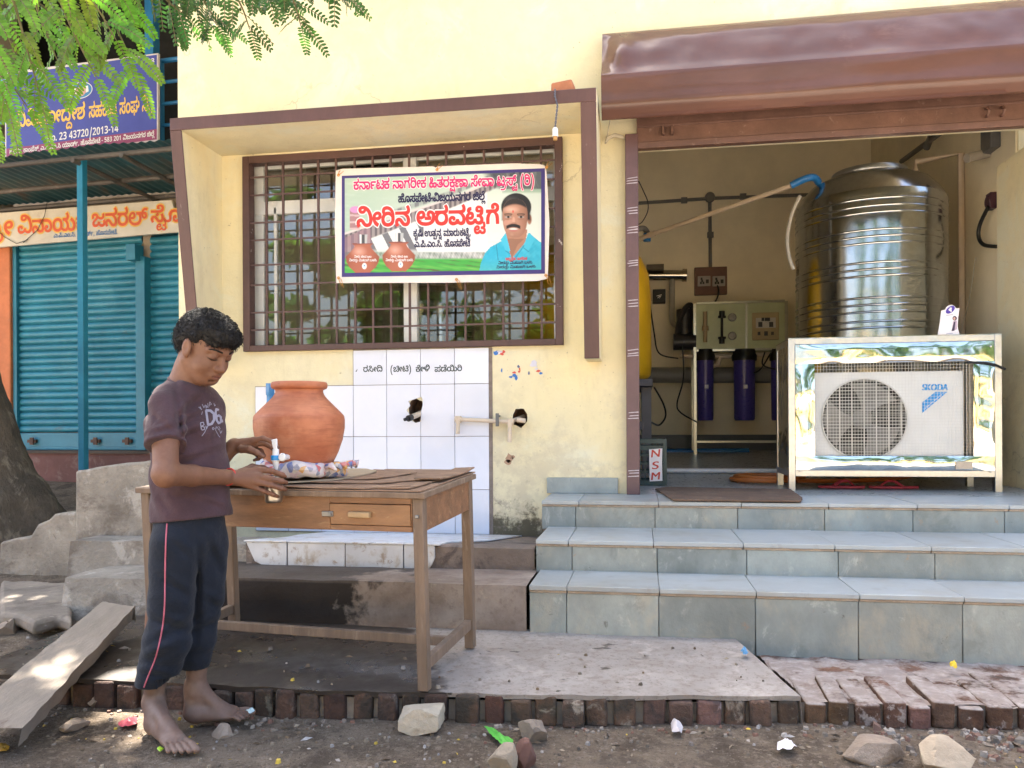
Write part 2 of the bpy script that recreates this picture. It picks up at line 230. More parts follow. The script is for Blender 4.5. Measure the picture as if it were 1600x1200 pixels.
271:[83,79,86,7,0,7,2,4,2,6,4,5,-4,8,-3,9,-1,8,1,7,2,5,4,4,4,2,6,1,7,0,7,-3,6,-4,5,-4,3,-5,2,-9,1,-9,-1,-7,-4,0,1,-2,6,-4,6,25,0,9,3,7,4,4,6,2,6,0,8,-1,6,-3,4,-5,5,-6,3,-9,2,-7,-1,-6,-2,-5,-4,-3,-4,-1,-6,1,-6,3,-3,3,-2,6,0,4,2,2,4,-1,4,-4,4,3,1,2,1,5,-1,2,-1,4,-4,1,-4,-2,-6,-2,-1,-3,-2,-10,-2,-65,0,-1,0,0,-14,32,-1,3,-1,3,-2,2,-3,2,-3,0,-2,-6,3,-9,1,-7,-1,-7,-2,-5,-3,-3,-3,-2,-3,-2,-5,-1,-7,1,-7,2,-6,2,-2,2,-3,7,-4,5,-1,16,79,100,-5,2,-3,4,0,5,0,3,2,3,4,2,4,1,6,0,5,-2,2,-4,1,-4,-1,-4,-2,-3,-3,-2,-6,-1,16,118,100,-4,2,-2,4,-1,5,1,3,2,4,4,1,4,1,6,0,4,-2,2,-3,2,-4,-1,-5,-2,-3,-3,-2,-7,-1],
64:[83,58,86,7,0,7,2,5,2,4,3,2,4,2,6,0,23,1,6,2,4,4,4,8,3,5,0,6,0,6,-2,4,-2,5,-5,3,-5,1,-7,0,-6,0,-5,-4,-7,-5,-3,-5,-1,-6,1,-4,3,-1,3,0,3,6,-3,5,1,2,2,1,3,0,5,0,3,-2,2,-4,2,-5,1,-5,-1,-6,-4,-4,-6,-1,-7,1,-8,4,-7,6,-4,6,-2,11,-1,9,2,4,2,5,3,3,4,3,4,3,10,0,14,-2,7,-3,7,-5,7,-4,3,-5,4,-6,2,-6,2,-9,1,-8,0,-8,-2,-5,-1,-6,-4,-4,-3,-3,-4,-3,-5,-2,-6,0,-10,1,-15,-1,-3,-3,-3,-3,-1,-3,0,-8,1,-5,4,-7,7,-9,-10,0,0,5,-6,9,-7,6,-2],
56:[49,60,86,1,-1,15,6,-4,6,-2,7,1,3,1,3,2,1,2,0,3,0,2,-2,8,-10,7,-7,4,-3,6,-2,8,-1,8,1,7,2,4,3,4,6,3,6,0,10,-2,11,-2,6,-4,6,-1,1,-15,-6,6,-11,1,-5,0,-5,0,-4,-2,-3,-5,-3,-5,0,-4,2,-4,4,-11,12,-3,3,-4,2,-6,2,-8,0,-5,-2,-5,-3,-3,-3,-2,-4,-2,-4,0,-4,0,-6,2,-5,16,96,122,2,0,5,1,2,3,1,3,1,3,-1,4,-2,2,-4,2,-5,0,-2,-1,-3,-3,-2,-3,0,-4,2,-4,2,-1,22,54,143,0,-1,59,0,9,0,10,3,3,3,3,4,2,5,0,7,-2,9,-2,5,-5,6,-1,2,-1,0,-12,-7,5,-7,2,-6,-1,-5,-2,-3,-10,-2,-57,0,0,0],
258:[64,75,86,9,0,9,2,5,2,7,6,1,0,6,-6,8,-3,11,-1,8,3,4,2,5,5,3,6,0,4,0,11,-1,7,-3,8,-4,6,-15,-6,4,-7,2,-7,1,-8,-2,-5,-1,-1,-4,-3,-5,0,-4,1,-3,4,-2,3,-1,5,-14,0,-1,0,-2,-7,-3,-3,-2,-1,-9,-2,-7,1,-4,1,-2,4,-1,4,2,3,2,2,5,0,2,-2,0,-4,0,-1,11,0,2,5,-1,7,-1,2,-2,3,-4,2,-3,1,-7,0,-5,0,-5,-2,-5,-4,-4,-6,-1,-6,0,-6,1,-4,2,-5,5,-5,7,-3,15,101,121,6,0,4,2,2,2,1,3,0,4,-3,4,-3,2,-2,1,-5,-1,-3,-2,-2,-2,-1,-4,1,-4,2,-3,44,54,143,0,-1,67,0,13,1,5,2,4,2,4,3,3,5,1,6,1,4,-1,5,-1,5,-2,4,-4,4,-4,3,-4,1,-9,2,-6,-1,-5,-1,-4,-3,-3,-3,-3,-4,-1,-6,1,-3,2,-5,5,-2,5,0,3,1,1,1,2,2,0,3,-1,3,-4,4,4,1,6,1,4,-3,2,-3,1,-2,-1,-6,-3,-4,-5,-2,-8,-1,-65,0,0,0],
248:[120,78,86,9,0,9,2,5,2,8,6,8,-6,5,-2,7,-2,12,1,5,2,4,2,5,7,2,5,0,7,0,4,-3,7,-6,6,3,5,2,4,-1,7,-2,4,5,7,3,7,0,9,-3,7,-2,4,-4,3,-6,3,-4,1,-6,1,-8,-2,-6,-2,-3,-2,-3,-5,-2,-7,2,-5,3,-4,3,-1,4,0,2,0,4,2,1,3,0,4,-1,3,-3,2,3,1,7,1,3,-2,2,-4,1,-5,-2,-5,-1,-2,-3,-1,-11,-2,-15,0,0,-13,1,-1,23,0,2,-2,0,-3,-2,-1,-3,-1,-11,0,-1,-1,0,-12,13,0,6,-4,2,-5,1,-4,-1,-3,-3,-3,-4,-2,-4,0,-4,1,-4,3,-3,5,-1,4,-1,0,-14,0,-3,-7,-3,-2,-3,-3,-8,-1,-6,1,-5,3,-3,4,0,4,8,-2,4,0,7,2,5,2,3,3,3,3,1,7,0,5,-2,6,-5,5,-6,3,-8,1,-2,2,0,3,1,1,2,1,4,1,1,1,-1,13,-12,-1,-4,-2,-4,-3,-3,-3,-1,-6,1,-6,4,-6,-7,-6,-4,-8,-1,-7,0,-12,3,-10,4,-6,8,-6,12,74,124,-2,1,0,2,2,3,2,3,4,2,6,-1,1,-2,1,-2,-1,-3,-1,-2,-4,-2],
416:[6,55,116,31,0,1,1,0,12,-1,1,-31,0],
233:[88,75,86,8,0,9,2,7,3,6,5,6,-5,6,-3,10,-2,8,1,4,1,6,4,3,3,4,5,2,7,2,10,0,6,-1,15,-3,9,-5,12,-6,9,-7,6,-9,6,-10,4,-8,2,-7,0,-11,-1,-3,-1,-5,-3,-3,-2,-1,-4,-2,-4,0,-3,1,-6,1,-3,3,-3,4,-3,5,-1,5,-1,6,0,7,2,4,2,4,2,5,8,7,-8,7,-11,3,-10,2,-11,0,-10,-1,-4,-2,-4,-2,-3,-3,-2,-4,-1,-3,0,-5,1,-2,2,-3,3,-2,7,-14,0,-3,-7,-2,-3,-3,-2,-8,-1,-8,1,-4,2,-2,3,0,5,1,2,2,2,5,0,2,-2,1,-5,10,0,2,3,0,8,-2,4,-3,2,-3,2,-10,1,-7,-1,-5,-3,-5,-6,-3,-6,0,-7,2,-6,4,-6,3,-3,4,-2,12,94,163,-2,2,-1,2,0,2,1,2,4,2,8,0,3,-1,0,-1,-1,-3,-2,-2,-4,-3],
30:[89,75,86,8,0,9,2,7,3,5,5,8,-7,9,-3,5,0,9,1,5,1,4,3,3,2,3,3,2,7,1,6,-2,10,-2,6,-2,2,-13,-6,-1,-1,3,-6,0,-7,-3,-4,-4,-2,-8,0,-5,3,-2,3,-3,7,-14,0,-3,-8,-4,-3,-3,-1,-8,-1,-3,1,-3,2,0,4,2,4,18,13,5,6,8,-4,5,-2,12,-1,6,1,8,4,4,4,3,5,1,8,-1,8,-2,4,-14,-4,1,-8,-2,-5,-3,-3,-5,-1,-5,1,-7,2,-8,6,-2,5,-3,2,-3,2,-4,2,-5,1,-11,0,-8,-3,-4,-2,-3,-3,-3,-7,0,-7,2,-5,2,-3,1,0,13,4,-2,7,1,3,2,2,3,1,6,-1,2,-1,1,-2,0,-4,-2,-2,-14,-10,-7,-6,-3,-5,-2,-5,0,-8,3,-5,1,-3,7,-5],
48:[103,86,86,7,0,11,2,7,3,7,5,7,-5,6,-3,12,-2,9,1,4,1,5,3,4,4,6,-5,6,-2,12,-2,5,0,6,2,8,4,4,4,3,5,1,4,2,9,-2,13,-2,7,-2,4,-5,6,-6,6,-8,5,-5,3,-8,-14,10,-7,6,-5,4,-8,1,-4,0,-7,-3,-6,-4,-4,-4,-2,-4,0,-8,2,-7,4,1,9,-2,11,-5,9,-7,7,5,2,3,3,4,4,1,5,1,4,-2,10,-4,8,-5,7,-12,-7,5,-8,1,-4,0,-5,-1,-3,-4,-2,-4,0,-17,-1,-2,0,1,-14,9,0,7,-5,6,-6,3,-5,2,-5,0,-5,0,-4,-2,-5,-2,-2,-3,-3,-7,-1,-5,0,-4,1,-3,3,-4,3,0,1,1,5,0,7,0,8,-2,7,-2,5,-3,5,-4,4,-4,3,-7,3,-8,2,-10,0,-11,-3,-4,-2,-5,-3,-4,-4,-3,-5,-3,-5,-1,-7,0,-11,2,-9,4,-9,3,-4,5,-4,9,-4,21,89,101,-6,1,-3,2,-3,3,-3,4,-1,3,-2,10,2,8,2,4,3,3,5,3,8,1,4,0,5,-2,6,-5,3,-7,0,-4,0,-7,-2,-8,-4,-5,-7,-3],
42:[72,60,86,1,-1,15,6,-4,6,-2,7,1,3,1,3,2,1,2,0,3,0,2,-2,8,-10,7,-7,4,-3,6,-2,8,-1,8,1,7,2,4,4,4,5,3,7,0,9,0,6,-2,5,-3,7,-5,6,-6,5,8,3,3,2,3,4,2,5,0,4,0,6,-2,6,-2,5,-6,8,-1,0,-12,-7,6,-8,1,-4,0,-3,-1,-3,-2,-3,-3,-1,-7,-1,-57,0,0,-14,47,0,7,-4,7,-6,6,-7,2,-8,0,-7,-2,-6,-3,-2,-2,-1,-4,0,-3,1,-3,2,-14,16,-6,4,-6,2,-5,0,-7,-1,-4,-2,-3,-2,-3,-3,-3,-5,-1,-4,0,-5,1,-7,2,-6],
212:[105,75,86,8,0,9,2,7,3,5,5,8,-7,6,-2,6,-1,6,0,8,2,4,1,5,4,4,7,2,9,-2,10,-2,6,-2,2,-13,-6,-1,-1,3,-6,0,-7,-3,-4,-4,-2,-8,0,-5,3,-2,3,-3,7,-14,0,-1,0,-1,-6,-2,-3,-4,-3,-3,-1,-5,0,-5,1,-2,2,-1,3,0,3,3,3,17,12,5,6,10,-5,9,-2,12,1,5,2,4,2,6,7,3,8,0,12,-2,8,-4,5,-3,4,-6,3,-6,2,-9,0,-6,-2,-5,-2,-3,-4,-2,-3,-1,-7,2,-6,4,-4,3,-2,5,-1,5,-1,6,1,7,3,1,0,0,-5,-3,-4,-3,-3,-6,-1,-8,1,-7,3,-7,5,-3,5,-5,4,-4,2,-8,1,-11,-1,-7,-3,-4,-3,-3,-5,-1,-4,1,-9,3,-5,1,0,13,4,-2,7,1,3,2,2,3,1,6,-1,2,-1,1,-2,0,-4,-2,-2,-14,-10,-7,-6,-3,-5,-2,-5,0,-8,3,-5,1,-3,7,-5,10,120,157,-2,1,-3,2,-1,2,1,2,3,3,6,0,3,-2,4,-4,-5,-3],
265:[95,98,86,5,0,11,1,8,1,7,3,7,4,4,4,4,5,3,5,2,8,0,11,-3,9,-7,9,3,2,3,3,2,4,2,6,0,9,-2,5,-2,5,-3,3,-4,3,-6,2,-7,1,-6,-1,-5,-1,-4,-3,-5,-4,-2,-5,0,-7,3,-4,4,-3,7,0,4,3,1,2,0,4,-2,2,-3,3,1,1,3,1,6,0,4,-2,2,-4,1,-3,-1,-4,-1,-3,-3,-2,-4,-2,-15,-1,-1,0,0,-13,1,-1,10,0,1,-1,7,-6,3,-5,1,-3,0,-6,-1,-7,-5,-6,-6,-4,-9,-2,-9,-1,-13,1,-8,4,-5,4,-3,4,-2,6,0,0,9,-2,9,1,6,2,5,5,4,6,1,3,0,7,-3,7,-3,4,-4,3,-7,2,-9,0,-6,-2,-9,-5,-3,-4,-4,-5,-1,-4,-1,-6,-1,-6,1,-7,1,-7,5,-8,3,-4,5,-5,6,-4,11,-3,13,78,131,-7,1,0,1,0,3,4,6,4,2,3,1,4,0,2,-2,1,-4,0,-3,-2,-2,-2,-2],
124:[46,14,43,1,0,7,7,-6,6,-2,5,1,5,3,3,2,0,3,0,3,-2,1,-3,1,-4,1,-1,10,0,0,1,2,4,2,4,4,1,3,0,3,-4,1,-3,-1,-3,-2,-3,-5,-6,8,-8,6,7,4,8,1,7,-2,7,-4,5,-4,3,-3,1,-8,0,-5,-3,-5,-4,-4,4,-4,2,-4,1,-6,0,-5,-2,-5,-4,-2,-5,-1,-5,0,-5,2,-5,4,-6],
223:[72,60,86,1,-1,1,0,13,6,-4,7,-1,5,1,5,3,3,3,0,3,-1,10,-13,7,-6,8,-4,9,-1,11,2,4,1,5,3,3,4,3,4,2,6,2,8,0,17,-3,15,-7,15,-5,6,-4,5,-5,4,-8,5,-8,3,-7,2,-15,0,-7,-2,-4,-3,-4,-3,-2,-3,-1,-4,0,-6,1,-3,3,-5,3,-3,6,-2,4,-1,8,0,7,1,4,3,5,5,3,4,1,1,7,-8,3,-4,5,-12,3,-14,0,-10,-1,-8,-3,-5,-4,-2,-6,-1,-4,1,-4,2,-10,13,-8,6,-4,2,-6,1,-6,0,-7,-3,-4,-2,-4,-4,-2,-5,-1,-5,0,-4,1,-5,2,-6,12,83,163,-2,1,-1,3,0,2,1,2,4,2,8,0,3,-1,0,-1,-2,-3,-1,-3,-4,-2],
9:[81,103,86,9,0,15,2,9,2,9,4,7,5,5,5,3,7,2,7,1,11,-1,9,-2,6,-2,4,-4,3,-8,5,-9,2,-6,0,-4,-1,-7,-4,-3,-3,-1,-4,-1,-6,2,-7,4,-5,-1,-1,-16,0,-1,-13,36,0,1,12,-7,5,-3,5,0,3,1,3,3,2,3,1,3,-1,4,-4,2,-6,0,-9,-1,-7,-3,-5,-4,-4,-3,-3,-6,-2,-6,-2,-12,-1,-13,1,-8,1,-8,3,-3,3,-5,5,-3,6,9,-2,8,1,5,2,6,3,3,5,2,6,0,7,-3,7,-3,4,-3,2,-4,2,-5,1,-7,0,-6,-2,-4,-1,-5,-4,-3,-3,-3,-5,-2,-5,-1,-6,-1,-6,1,-7,2,-7,2,-5,6,-8,6,-4,7,-4,8,-3,8,-1,14,78,131,-4,0,-3,1,0,1,1,4,1,3,3,3,6,2,4,0,2,-2,1,-4,0,-3,-1,-2,-3,-2],
53:[87,75,86,9,0,9,2,5,2,7,6,1,0,4,-4,4,-3,6,-2,5,-1,6,0,6,2,5,2,4,3,4,7,1,7,1,9,-1,5,-3,8,-3,4,-2,3,-7,7,8,3,4,4,2,3,2,8,-1,5,-1,6,-3,7,-6,7,-12,-7,4,-6,2,-5,0,-7,-3,-3,-3,-1,-6,-1,-69,0,0,0,0,-13,0,-1,3,0,55,0,6,-3,7,-5,5,-6,4,-7,1,-8,-1,-5,-1,-4,-4,-2,-4,-1,-6,1,-4,5,-2,7,-14,0,-1,0,-2,-7,-3,-3,-2,-1,-6,-2,-6,0,-6,1,-3,3,-2,4,1,5,3,2,4,0,3,-2,0,-4,0,-1,11,0,2,6,0,5,-2,3,-4,4,-6,2,-10,0,-7,-3,-4,-3,-4,-6,-1,-6,0,-6,1,-4,2,-5,5,-5,7,-3],
214:[106,78,86,9,0,9,2,5,2,8,6,8,-6,5,-2,7,-2,12,1,5,2,4,2,5,5,2,7,0,7,0,4,-3,7,-4,5,-3,3,5,6,3,4,1,5,1,10,-2,9,-3,4,-4,4,-7,4,-9,1,-7,0,-4,-2,-6,-4,-2,-2,-1,-3,-1,-8,1,-3,2,-3,1,-2,4,-2,8,-2,6,0,4,1,5,2,1,-1,-4,-6,-5,-4,-4,-2,-11,0,0,-13,13,0,4,-3,3,-4,2,-4,-1,-5,-3,-3,-4,-2,-6,0,-4,2,-4,4,-2,7,-1,0,-14,0,-4,-8,-3,-3,-4,-1,-4,-1,-5,0,-3,1,-4,1,-3,4,-1,6,8,-2,4,0,10,2,4,4,3,3,2,6,0,5,-1,5,-1,3,-4,5,-7,3,-8,1,-2,2,0,3,1,1,2,1,4,1,1,1,-1,13,-7,0,-8,-2,-5,-4,-2,-2,-1,-3,-1,-4,1,-4,0,-2,4,-6,-6,-5,-4,-6,-2,-9,0,-10,1,-9,2,-4,4,-6,2,-2,6,-4,12,74,124,-2,1,0,2,2,3,2,3,4,2,6,-1,1,-2,1,-2,-1,-3,-1,-2,-4,-2,13,129,156,-2,1,-2,2,1,4,2,2,2,0,3,0,3,-1,4,-2,1,-2,0,-1,-4,-3,-2,0],
242:[65,56,88,18,0,0,16,0,12,3,11,3,7,3,4,4,3,5,1,5,-1,4,-1,5,-6,4,-8,2,-13,1,-25,18,0,-1,24,-1,11,-3,9,-3,4,-8,7,9,6,5,6,1,7,0,6,0,5,-3,6,-6,5,-6,3,-8,2,-10,-2,-6,-3,-5,-5,-1,-4,-1,-4,1,-5,2,-3,4,-2,5,0,4,1,1,1,2,2,0,3,-1,3,-4,4,4,1,6,1,4,-3,2,-3,1,-2,-1,-6,-3,-4,-4,-2,-9,-1,-42,0,-1,0,0,-13,1,-1,13,0,0,-1,-3,-2,-3,-5,-3,-5,-2,-7,-2,-8],
65:[48,30,36,13,-1,4,1,8,3,7,4,5,8,2,7,1,12,-1,9,-3,9,-3,7,-2,2,-9,-4,-1,-1,4,-6,2,-10,1,-6,0,-7,-1,-5,-2,-4,-4,-4,-4,-3,-3,-1,-6,-1,-6,1,-5,2,-2,2,-3,3,1,0,6,-1,7,1,5,3,3,2,1,4,1,5,-2,6,-2,4,-5,3,-5,1,-7,-1,-7,-3,-4,-4,-3,-6,-1,-9,1,-7,2,-5,5,-5,7,-4,11,25,62,-4,1,0,1,2,4,4,3,4,0,2,-1,1,-2,0,-3,-1,-1,-4,-2],
235:[68,140,80,1,0,10,7,-4,6,5,7,1,6,0,10,-1,6,-3,8,-5,8,-14,-6,3,-7,3,-6,1,-6,-1,-5,-12,18,-10,-6,12,-19,0,0,-4,0,-5,3,-3,3,-2,7,-14,0,-1,0,-1,-6,-2,-3,-4,-3,-3,-1,-6,0,-7,1,-3,1,-2,2,-1,5,0,3,2,2,2,1,3,1,1,-1,2,-2,1,-5,9,0,2,0,1,4,0,7,-2,4,-3,2,-3,2,-10,1,-7,-1,-5,-3,-5,-6,-3,-7,0,-6,1,-3,3,-7,5,-5,4,-2,5,-2,5,-1,7,0,11,2,6,3,5,5,6,-5,6,-3,8,-2,11,1,34,89,132,14,-1,8,3,3,2,5,5,2,5,1,5,0,7,-3,7,-3,5,-5,5,-6,2,-6,1,-8,0,-6,-2,-6,-5,-2,-4,-1,-7,1,-5,4,-4,4,-2,7,-2,8,0,4,1,3,2,1,0,-1,-4,-1,-1,-6,-3,-4,0,-6,0,-8,2,-5,-9,5,-2,12,96,157,-3,1,-2,2,-1,1,1,3,1,2,2,1,6,0,4,-3,2,-3,-2,-2,-3,-1],
13:[102,91,86,11,0,12,3,5,3,7,7,3,5,1,7,0,7,0,11,0,7,1,4,4,3,3,1,4,-1,4,-4,2,-7,0,-19,1,-6,2,-7,4,-6,4,-3,7,-3,9,-2,7,0,9,2,8,4,6,5,4,9,1,6,0,6,-1,11,-4,9,-7,9,-8,7,-5,4,-11,-12,11,-9,4,-5,2,-5,2,-6,0,-7,-1,-5,-2,-4,-5,-3,-3,-1,-6,0,-3,1,-4,2,-2,3,-2,3,-1,6,0,21,-1,6,-2,4,-4,5,-7,4,-7,2,-9,0,-7,-2,-6,-3,-4,-4,-3,-4,-1,-9,1,-20,-2,-6,-2,-4,-5,-3,-6,-2,-9,0,-8,2,-4,3,-4,5,-3,6,0,3,6,-1,9,0,5,1,6,3,4,4,3,5,1,3,0,7,-2,5,-3,4,-4,4,-3,1,-7,2,-7,0,-6,-2,-5,-2,-4,-4,-5,-6,-3,-5,-1,-5,-1,-8,2,-12,3,-9,3,-5,6,-5,5,-4,6,-2,7,-2,14,78,131,-7,1,0,1,0,3,2,4,3,3,3,2,3,0,4,-1,2,-1,1,-4,0,-3,-1,-2,-3,-2],
116:[59,19,46,5,0,6,1,3,2,4,3,6,-4,3,-2,6,-1,3,1,7,2,6,5,3,7,1,5,-1,11,-2,6,-3,7,-3,6,-2,2,0,0,-10,-5,5,-9,3,-8,1,-9,-1,-4,-2,-3,-3,-3,-5,0,-3,1,-1,2,-2,5,-11,0,-2,-4,-2,-3,-7,-1,-3,0,-3,2,-1,2,-1,3,1,2,2,2,2,0,1,-1,0,-2,0,-2,8,-1,1,1,1,4,-1,4,-3,4,-3,2,-4,0,-6,0,-5,-3,-3,-4,-2,-7,1,-5,2,-4,3,-4,6,-3],
115:[39,60,41,7,0,4,1,0,1,-1,9,-7,0,-3,0,-3,3,6,9,3,8,0,11,-2,9,-2,4,-1,1,-10,-5,3,-7,1,-10,-3,-7,-2,-2,-1,1,-6,8,-6,4,-7,1,-9,0,-5,-3,-5,-5,-1,-4,-1,-3,0,-4,1,-4,3,-3,2,-3,6,-3,6,-1,8,0,6,1,6,2,6,-6,2,-2,12,27,57,-3,2,-2,2,-1,3,1,3,3,2,4,1,3,-1,3,-1,3,-3,4,-6,-6,-2],
156:[116,75,86,9,0,9,2,5,2,8,6,4,-4,4,-3,3,-1,7,-2,7,0,5,1,3,1,7,5,11,-5,9,-2,6,0,5,1,8,3,5,4,3,4,2,5,2,6,0,7,0,6,-3,7,-3,6,-5,5,-5,5,0,11,-1,0,-23,0,0,0,0,-13,0,-1,6,0,5,-4,5,-4,5,-7,2,-4,0,-6,0,-5,-1,-4,-2,-3,-3,-2,-4,-2,-4,0,-9,1,-5,5,-1,11,-2,8,-2,5,-4,5,-7,7,8,3,4,4,2,3,2,8,-1,9,-4,9,-6,7,-10,-6,-2,-1,5,-9,2,-6,-2,-4,-4,-3,-7,-1,-69,0,0,0,0,-13,0,-1,58,0,6,-3,7,-5,5,-6,4,-7,1,-8,-1,-5,-1,-4,-4,-2,-4,-1,-6,1,-4,5,-2,7,-14,0,-1,0,-2,-7,-3,-3,-2,-1,-6,-2,-6,0,-6,1,-3,3,-2,4,1,5,3,2,4,0,3,-2,0,-4,0,-1,11,0,2,6,0,5,-2,3,-4,4,-6,2,-10,0,-7,-3,-4,-3,-4,-6,-1,-6,0,-6,1,-4,2,-5,5,-5,7,-3],
63:[36,58,86,6,0,9,2,6,2,3,3,3,3,3,5,2,8,1,7,-1,11,-4,9,-6,8,-9,8,-6,4,-4,2,-8,-14,7,-4,4,-3,4,-4,4,-5,1,-4,1,-5,0,-5,-1,-6,-2,-3,-3,-2,-4,-2,-5,0,-5,1,-7,3,-8,8,-1,-1,-8,-9,6,-7,8,-5,6,-3],
415:[11,58,72,0,0,11,0,1,0,9,23,1,6,0,2,-1,0,-15,0,-1,0,-1,-12],
17:[69,75,86,8,0,9,2,7,3,6,5,6,-5,6,-3,10,-2,7,1,7,3,5,4,2,5,3,8,0,12,-3,10,-4,9,-9,9,-8,5,-12,4,-15,3,-18,1,-1,-15,13,-1,13,-2,9,-3,8,-5,6,-6,3,-5,1,-7,0,-5,-2,-6,-2,-3,-4,-1,-4,0,-4,1,-1,2,-3,3,-2,7,-14,0,-4,-8,-2,-3,-3,-1,-7,-1,-8,1,-3,1,-3,4,0,4,1,3,2,2,5,0,2,-2,1,-5,10,0,1,1,2,4,-1,6,-1,3,-3,3,-4,2,-8,1,-9,-1,-6,-4,-4,-5,-3,-6,0,-7,2,-6,3,-5,4,-4,6,-3],
417:[16,65,86,4,0,3,1,4,3,1,3,1,3,-2,6,-2,2,-4,2,-3,0,-4,-1,-4,-3,-1,-2,0,-4,1,-6,2,-2],
224:[59,75,86,8,0,9,2,5,2,8,6,6,-6,8,-3,11,-1,9,2,4,3,5,5,2,5,1,10,0,7,-2,7,-2,6,-5,7,-15,-6,4,-7,3,-10,0,-5,0,-3,-2,-3,-3,-2,-2,-1,-4,0,-5,2,-3,3,-3,8,-14,0,-3,-7,-2,-3,-3,-2,-8,-1,-8,1,-3,1,-3,4,0,4,1,3,2,2,5,0,2,-2,1,-5,10,0,2,4,0,7,-2,4,-3,2,-3,2,-10,1,-9,-2,-3,-2,-3,-3,-4,-6,-1,-6,1,-7,3,-7,5,-5,6,-3,34,89,132,14,-1,8,3,3,2,5,5,2,5,1,5,0,7,-3,7,-3,5,-5,5,-6,2,-6,1,-8,0,-6,-2,-6,-5,-2,-4,-1,-7,1,-5,4,-4,4,-2,7,-2,8,0,4,1,3,2,1,0,-1,-4,-1,-1,-6,-3,-4,0,-6,0,-8,2,-5,-9,5,-2,12,96,157,-3,1,-2,2,-1,1,1,3,1,2,2,1,6,0,4,-3,2,-3,-2,-2,-3,-1],
6:[32,82,86,7,0,11,2,5,2,5,3,4,4,2,4,3,5,1,6,0,12,-1,5,-2,7,-3,4,-4,4,-4,3,-6,3,-8,1,-10,0,-7,-1,-6,-3,-3,-2,-5,-4,-3,-5,-2,-6,-1,-5,-1,-7,1,-7,3,-10,2,-3,5,-5,6,-4,4,-1,21,87,100,-5,1,-3,2,-4,3,-2,3,-2,5,0,6,1,7,4,6,5,4,7,1,3,-1,5,-1,4,-4,2,-3,1,-4,1,-7,-2,-8,-2,-4,-4,-3,-2,-1],
236:[51,60,86,1,-1,1,0,13,6,-4,9,-1,5,1,4,2,2,3,0,3,0,3,-3,8,-11,5,-5,8,-4,7,-2,11,1,8,2,3,2,2,3,3,5,2,5,1,9,-1,8,-2,5,-1,4,-5,7,-1,1,-14,-6,5,-9,2,-5,0,-5,-1,-6,-1,-3,-2,-2,-3,-1,-5,0,-5,2,-4,4,-9,11,-8,6,-6,2,-8,0,-3,-1,-7,-3,-4,-4,-1,-3,-2,-4,-1,-4,0,-4,2,-7,2,-6,34,80,132,10,-1,8,1,5,2,5,4,3,3,2,7,1,8,-1,4,-2,6,-4,5,-5,4,-6,2,-7,1,-8,-1,-7,-3,-3,-3,-3,-5,0,-7,2,-5,4,-4,5,-2,8,-1,6,0,6,3,1,0,-3,-5,-4,-3,-6,0,-6,0,-6,2,-1,0,-5,-9,4,-2,11,88,157,-3,1,-2,1,-1,2,0,3,4,3,3,0,3,0,4,-2,2,-4,-5,-3],
234:[66,80,86,11,0,13,2,7,2,8,4,5,4,5,7,2,8,0,8,-2,8,-2,6,-7,7,-7,5,-1,8,-1,8,-4,9,-6,7,-6,5,-6,3,-6,1,-9,0,-6,-2,-3,-1,-6,-5,-2,-5,0,-4,0,-5,2,-4,2,-3,3,-3,4,-1,6,-1,8,0,5,2,5,2,3,3,1,-1,1,-7,-1,-1,-10,1,-11,-1,-7,-2,-4,-2,-4,-5,-1,-4,0,-4,2,-7,2,0,14,4,0,5,2,2,3,1,7,0,7,-1,0,-1,-3,-4,-4,-3,-21,-5,-8,-5,-4,-3,-1,-4,-1,-3,0,-7,2,-5,5,-7,8,-4,20,79,101,-4,1,-4,2,-1,2,0,2,1,3,5,3,13,3,8,3,7,4,4,5,2,2,2,-3,2,-5,0,-7,-1,-4,-2,-3,-5,-4,-9,-3,-9,-1,13,78,165,-3,1,-3,2,-1,3,1,1,1,2,2,1,6,1,5,-2,1,-1,0,-1,-1,-3,-3,-3],
196:[94,97,86,9,0,8,1,8,1,10,4,4,3,4,4,4,5,3,5,2,10,0,6,-1,7,-1,4,-3,5,0,1,2,0,1,-1,1,-5,2,-5,3,-5,4,-4,7,-2,5,-1,6,1,5,1,4,3,3,3,2,5,0,7,-1,4,-2,5,-2,2,-4,3,-5,2,-12,2,4,4,5,2,7,0,7,-2,7,10,0,1,-4,2,-10,2,-8,0,-7,-2,-6,-3,-4,-4,-3,-4,-3,-7,-38,0,-1,0,0,-13,1,-1,14,-1,5,-5,3,-7,0,-8,-1,-7,-5,-6,-6,-4,-9,-2,-9,-1,-13,1,-6,3,-4,2,-3,3,-3,4,-2,4,0,2,9,-2,11,2,6,3,5,6,3,6,0,7,-1,4,-3,5,-6,5,-7,2,-6,0,-7,-1,-6,-3,-5,-3,-3,-4,-4,-5,-2,-8,-1,-9,1,-7,1,-6,3,-6,5,-6,6,-5,7,-4,9,-3,13,78,131,-7,1,0,1,0,3,4,6,4,2,3,1,4,0,2,-2,1,-4,0,-3,-2,-2,-2,-2,11,166,131,-2,1,-1,3,-2,6,1,1,7,-1,4,-2,2,-2,0,-2,-1,-2,-3,-2],
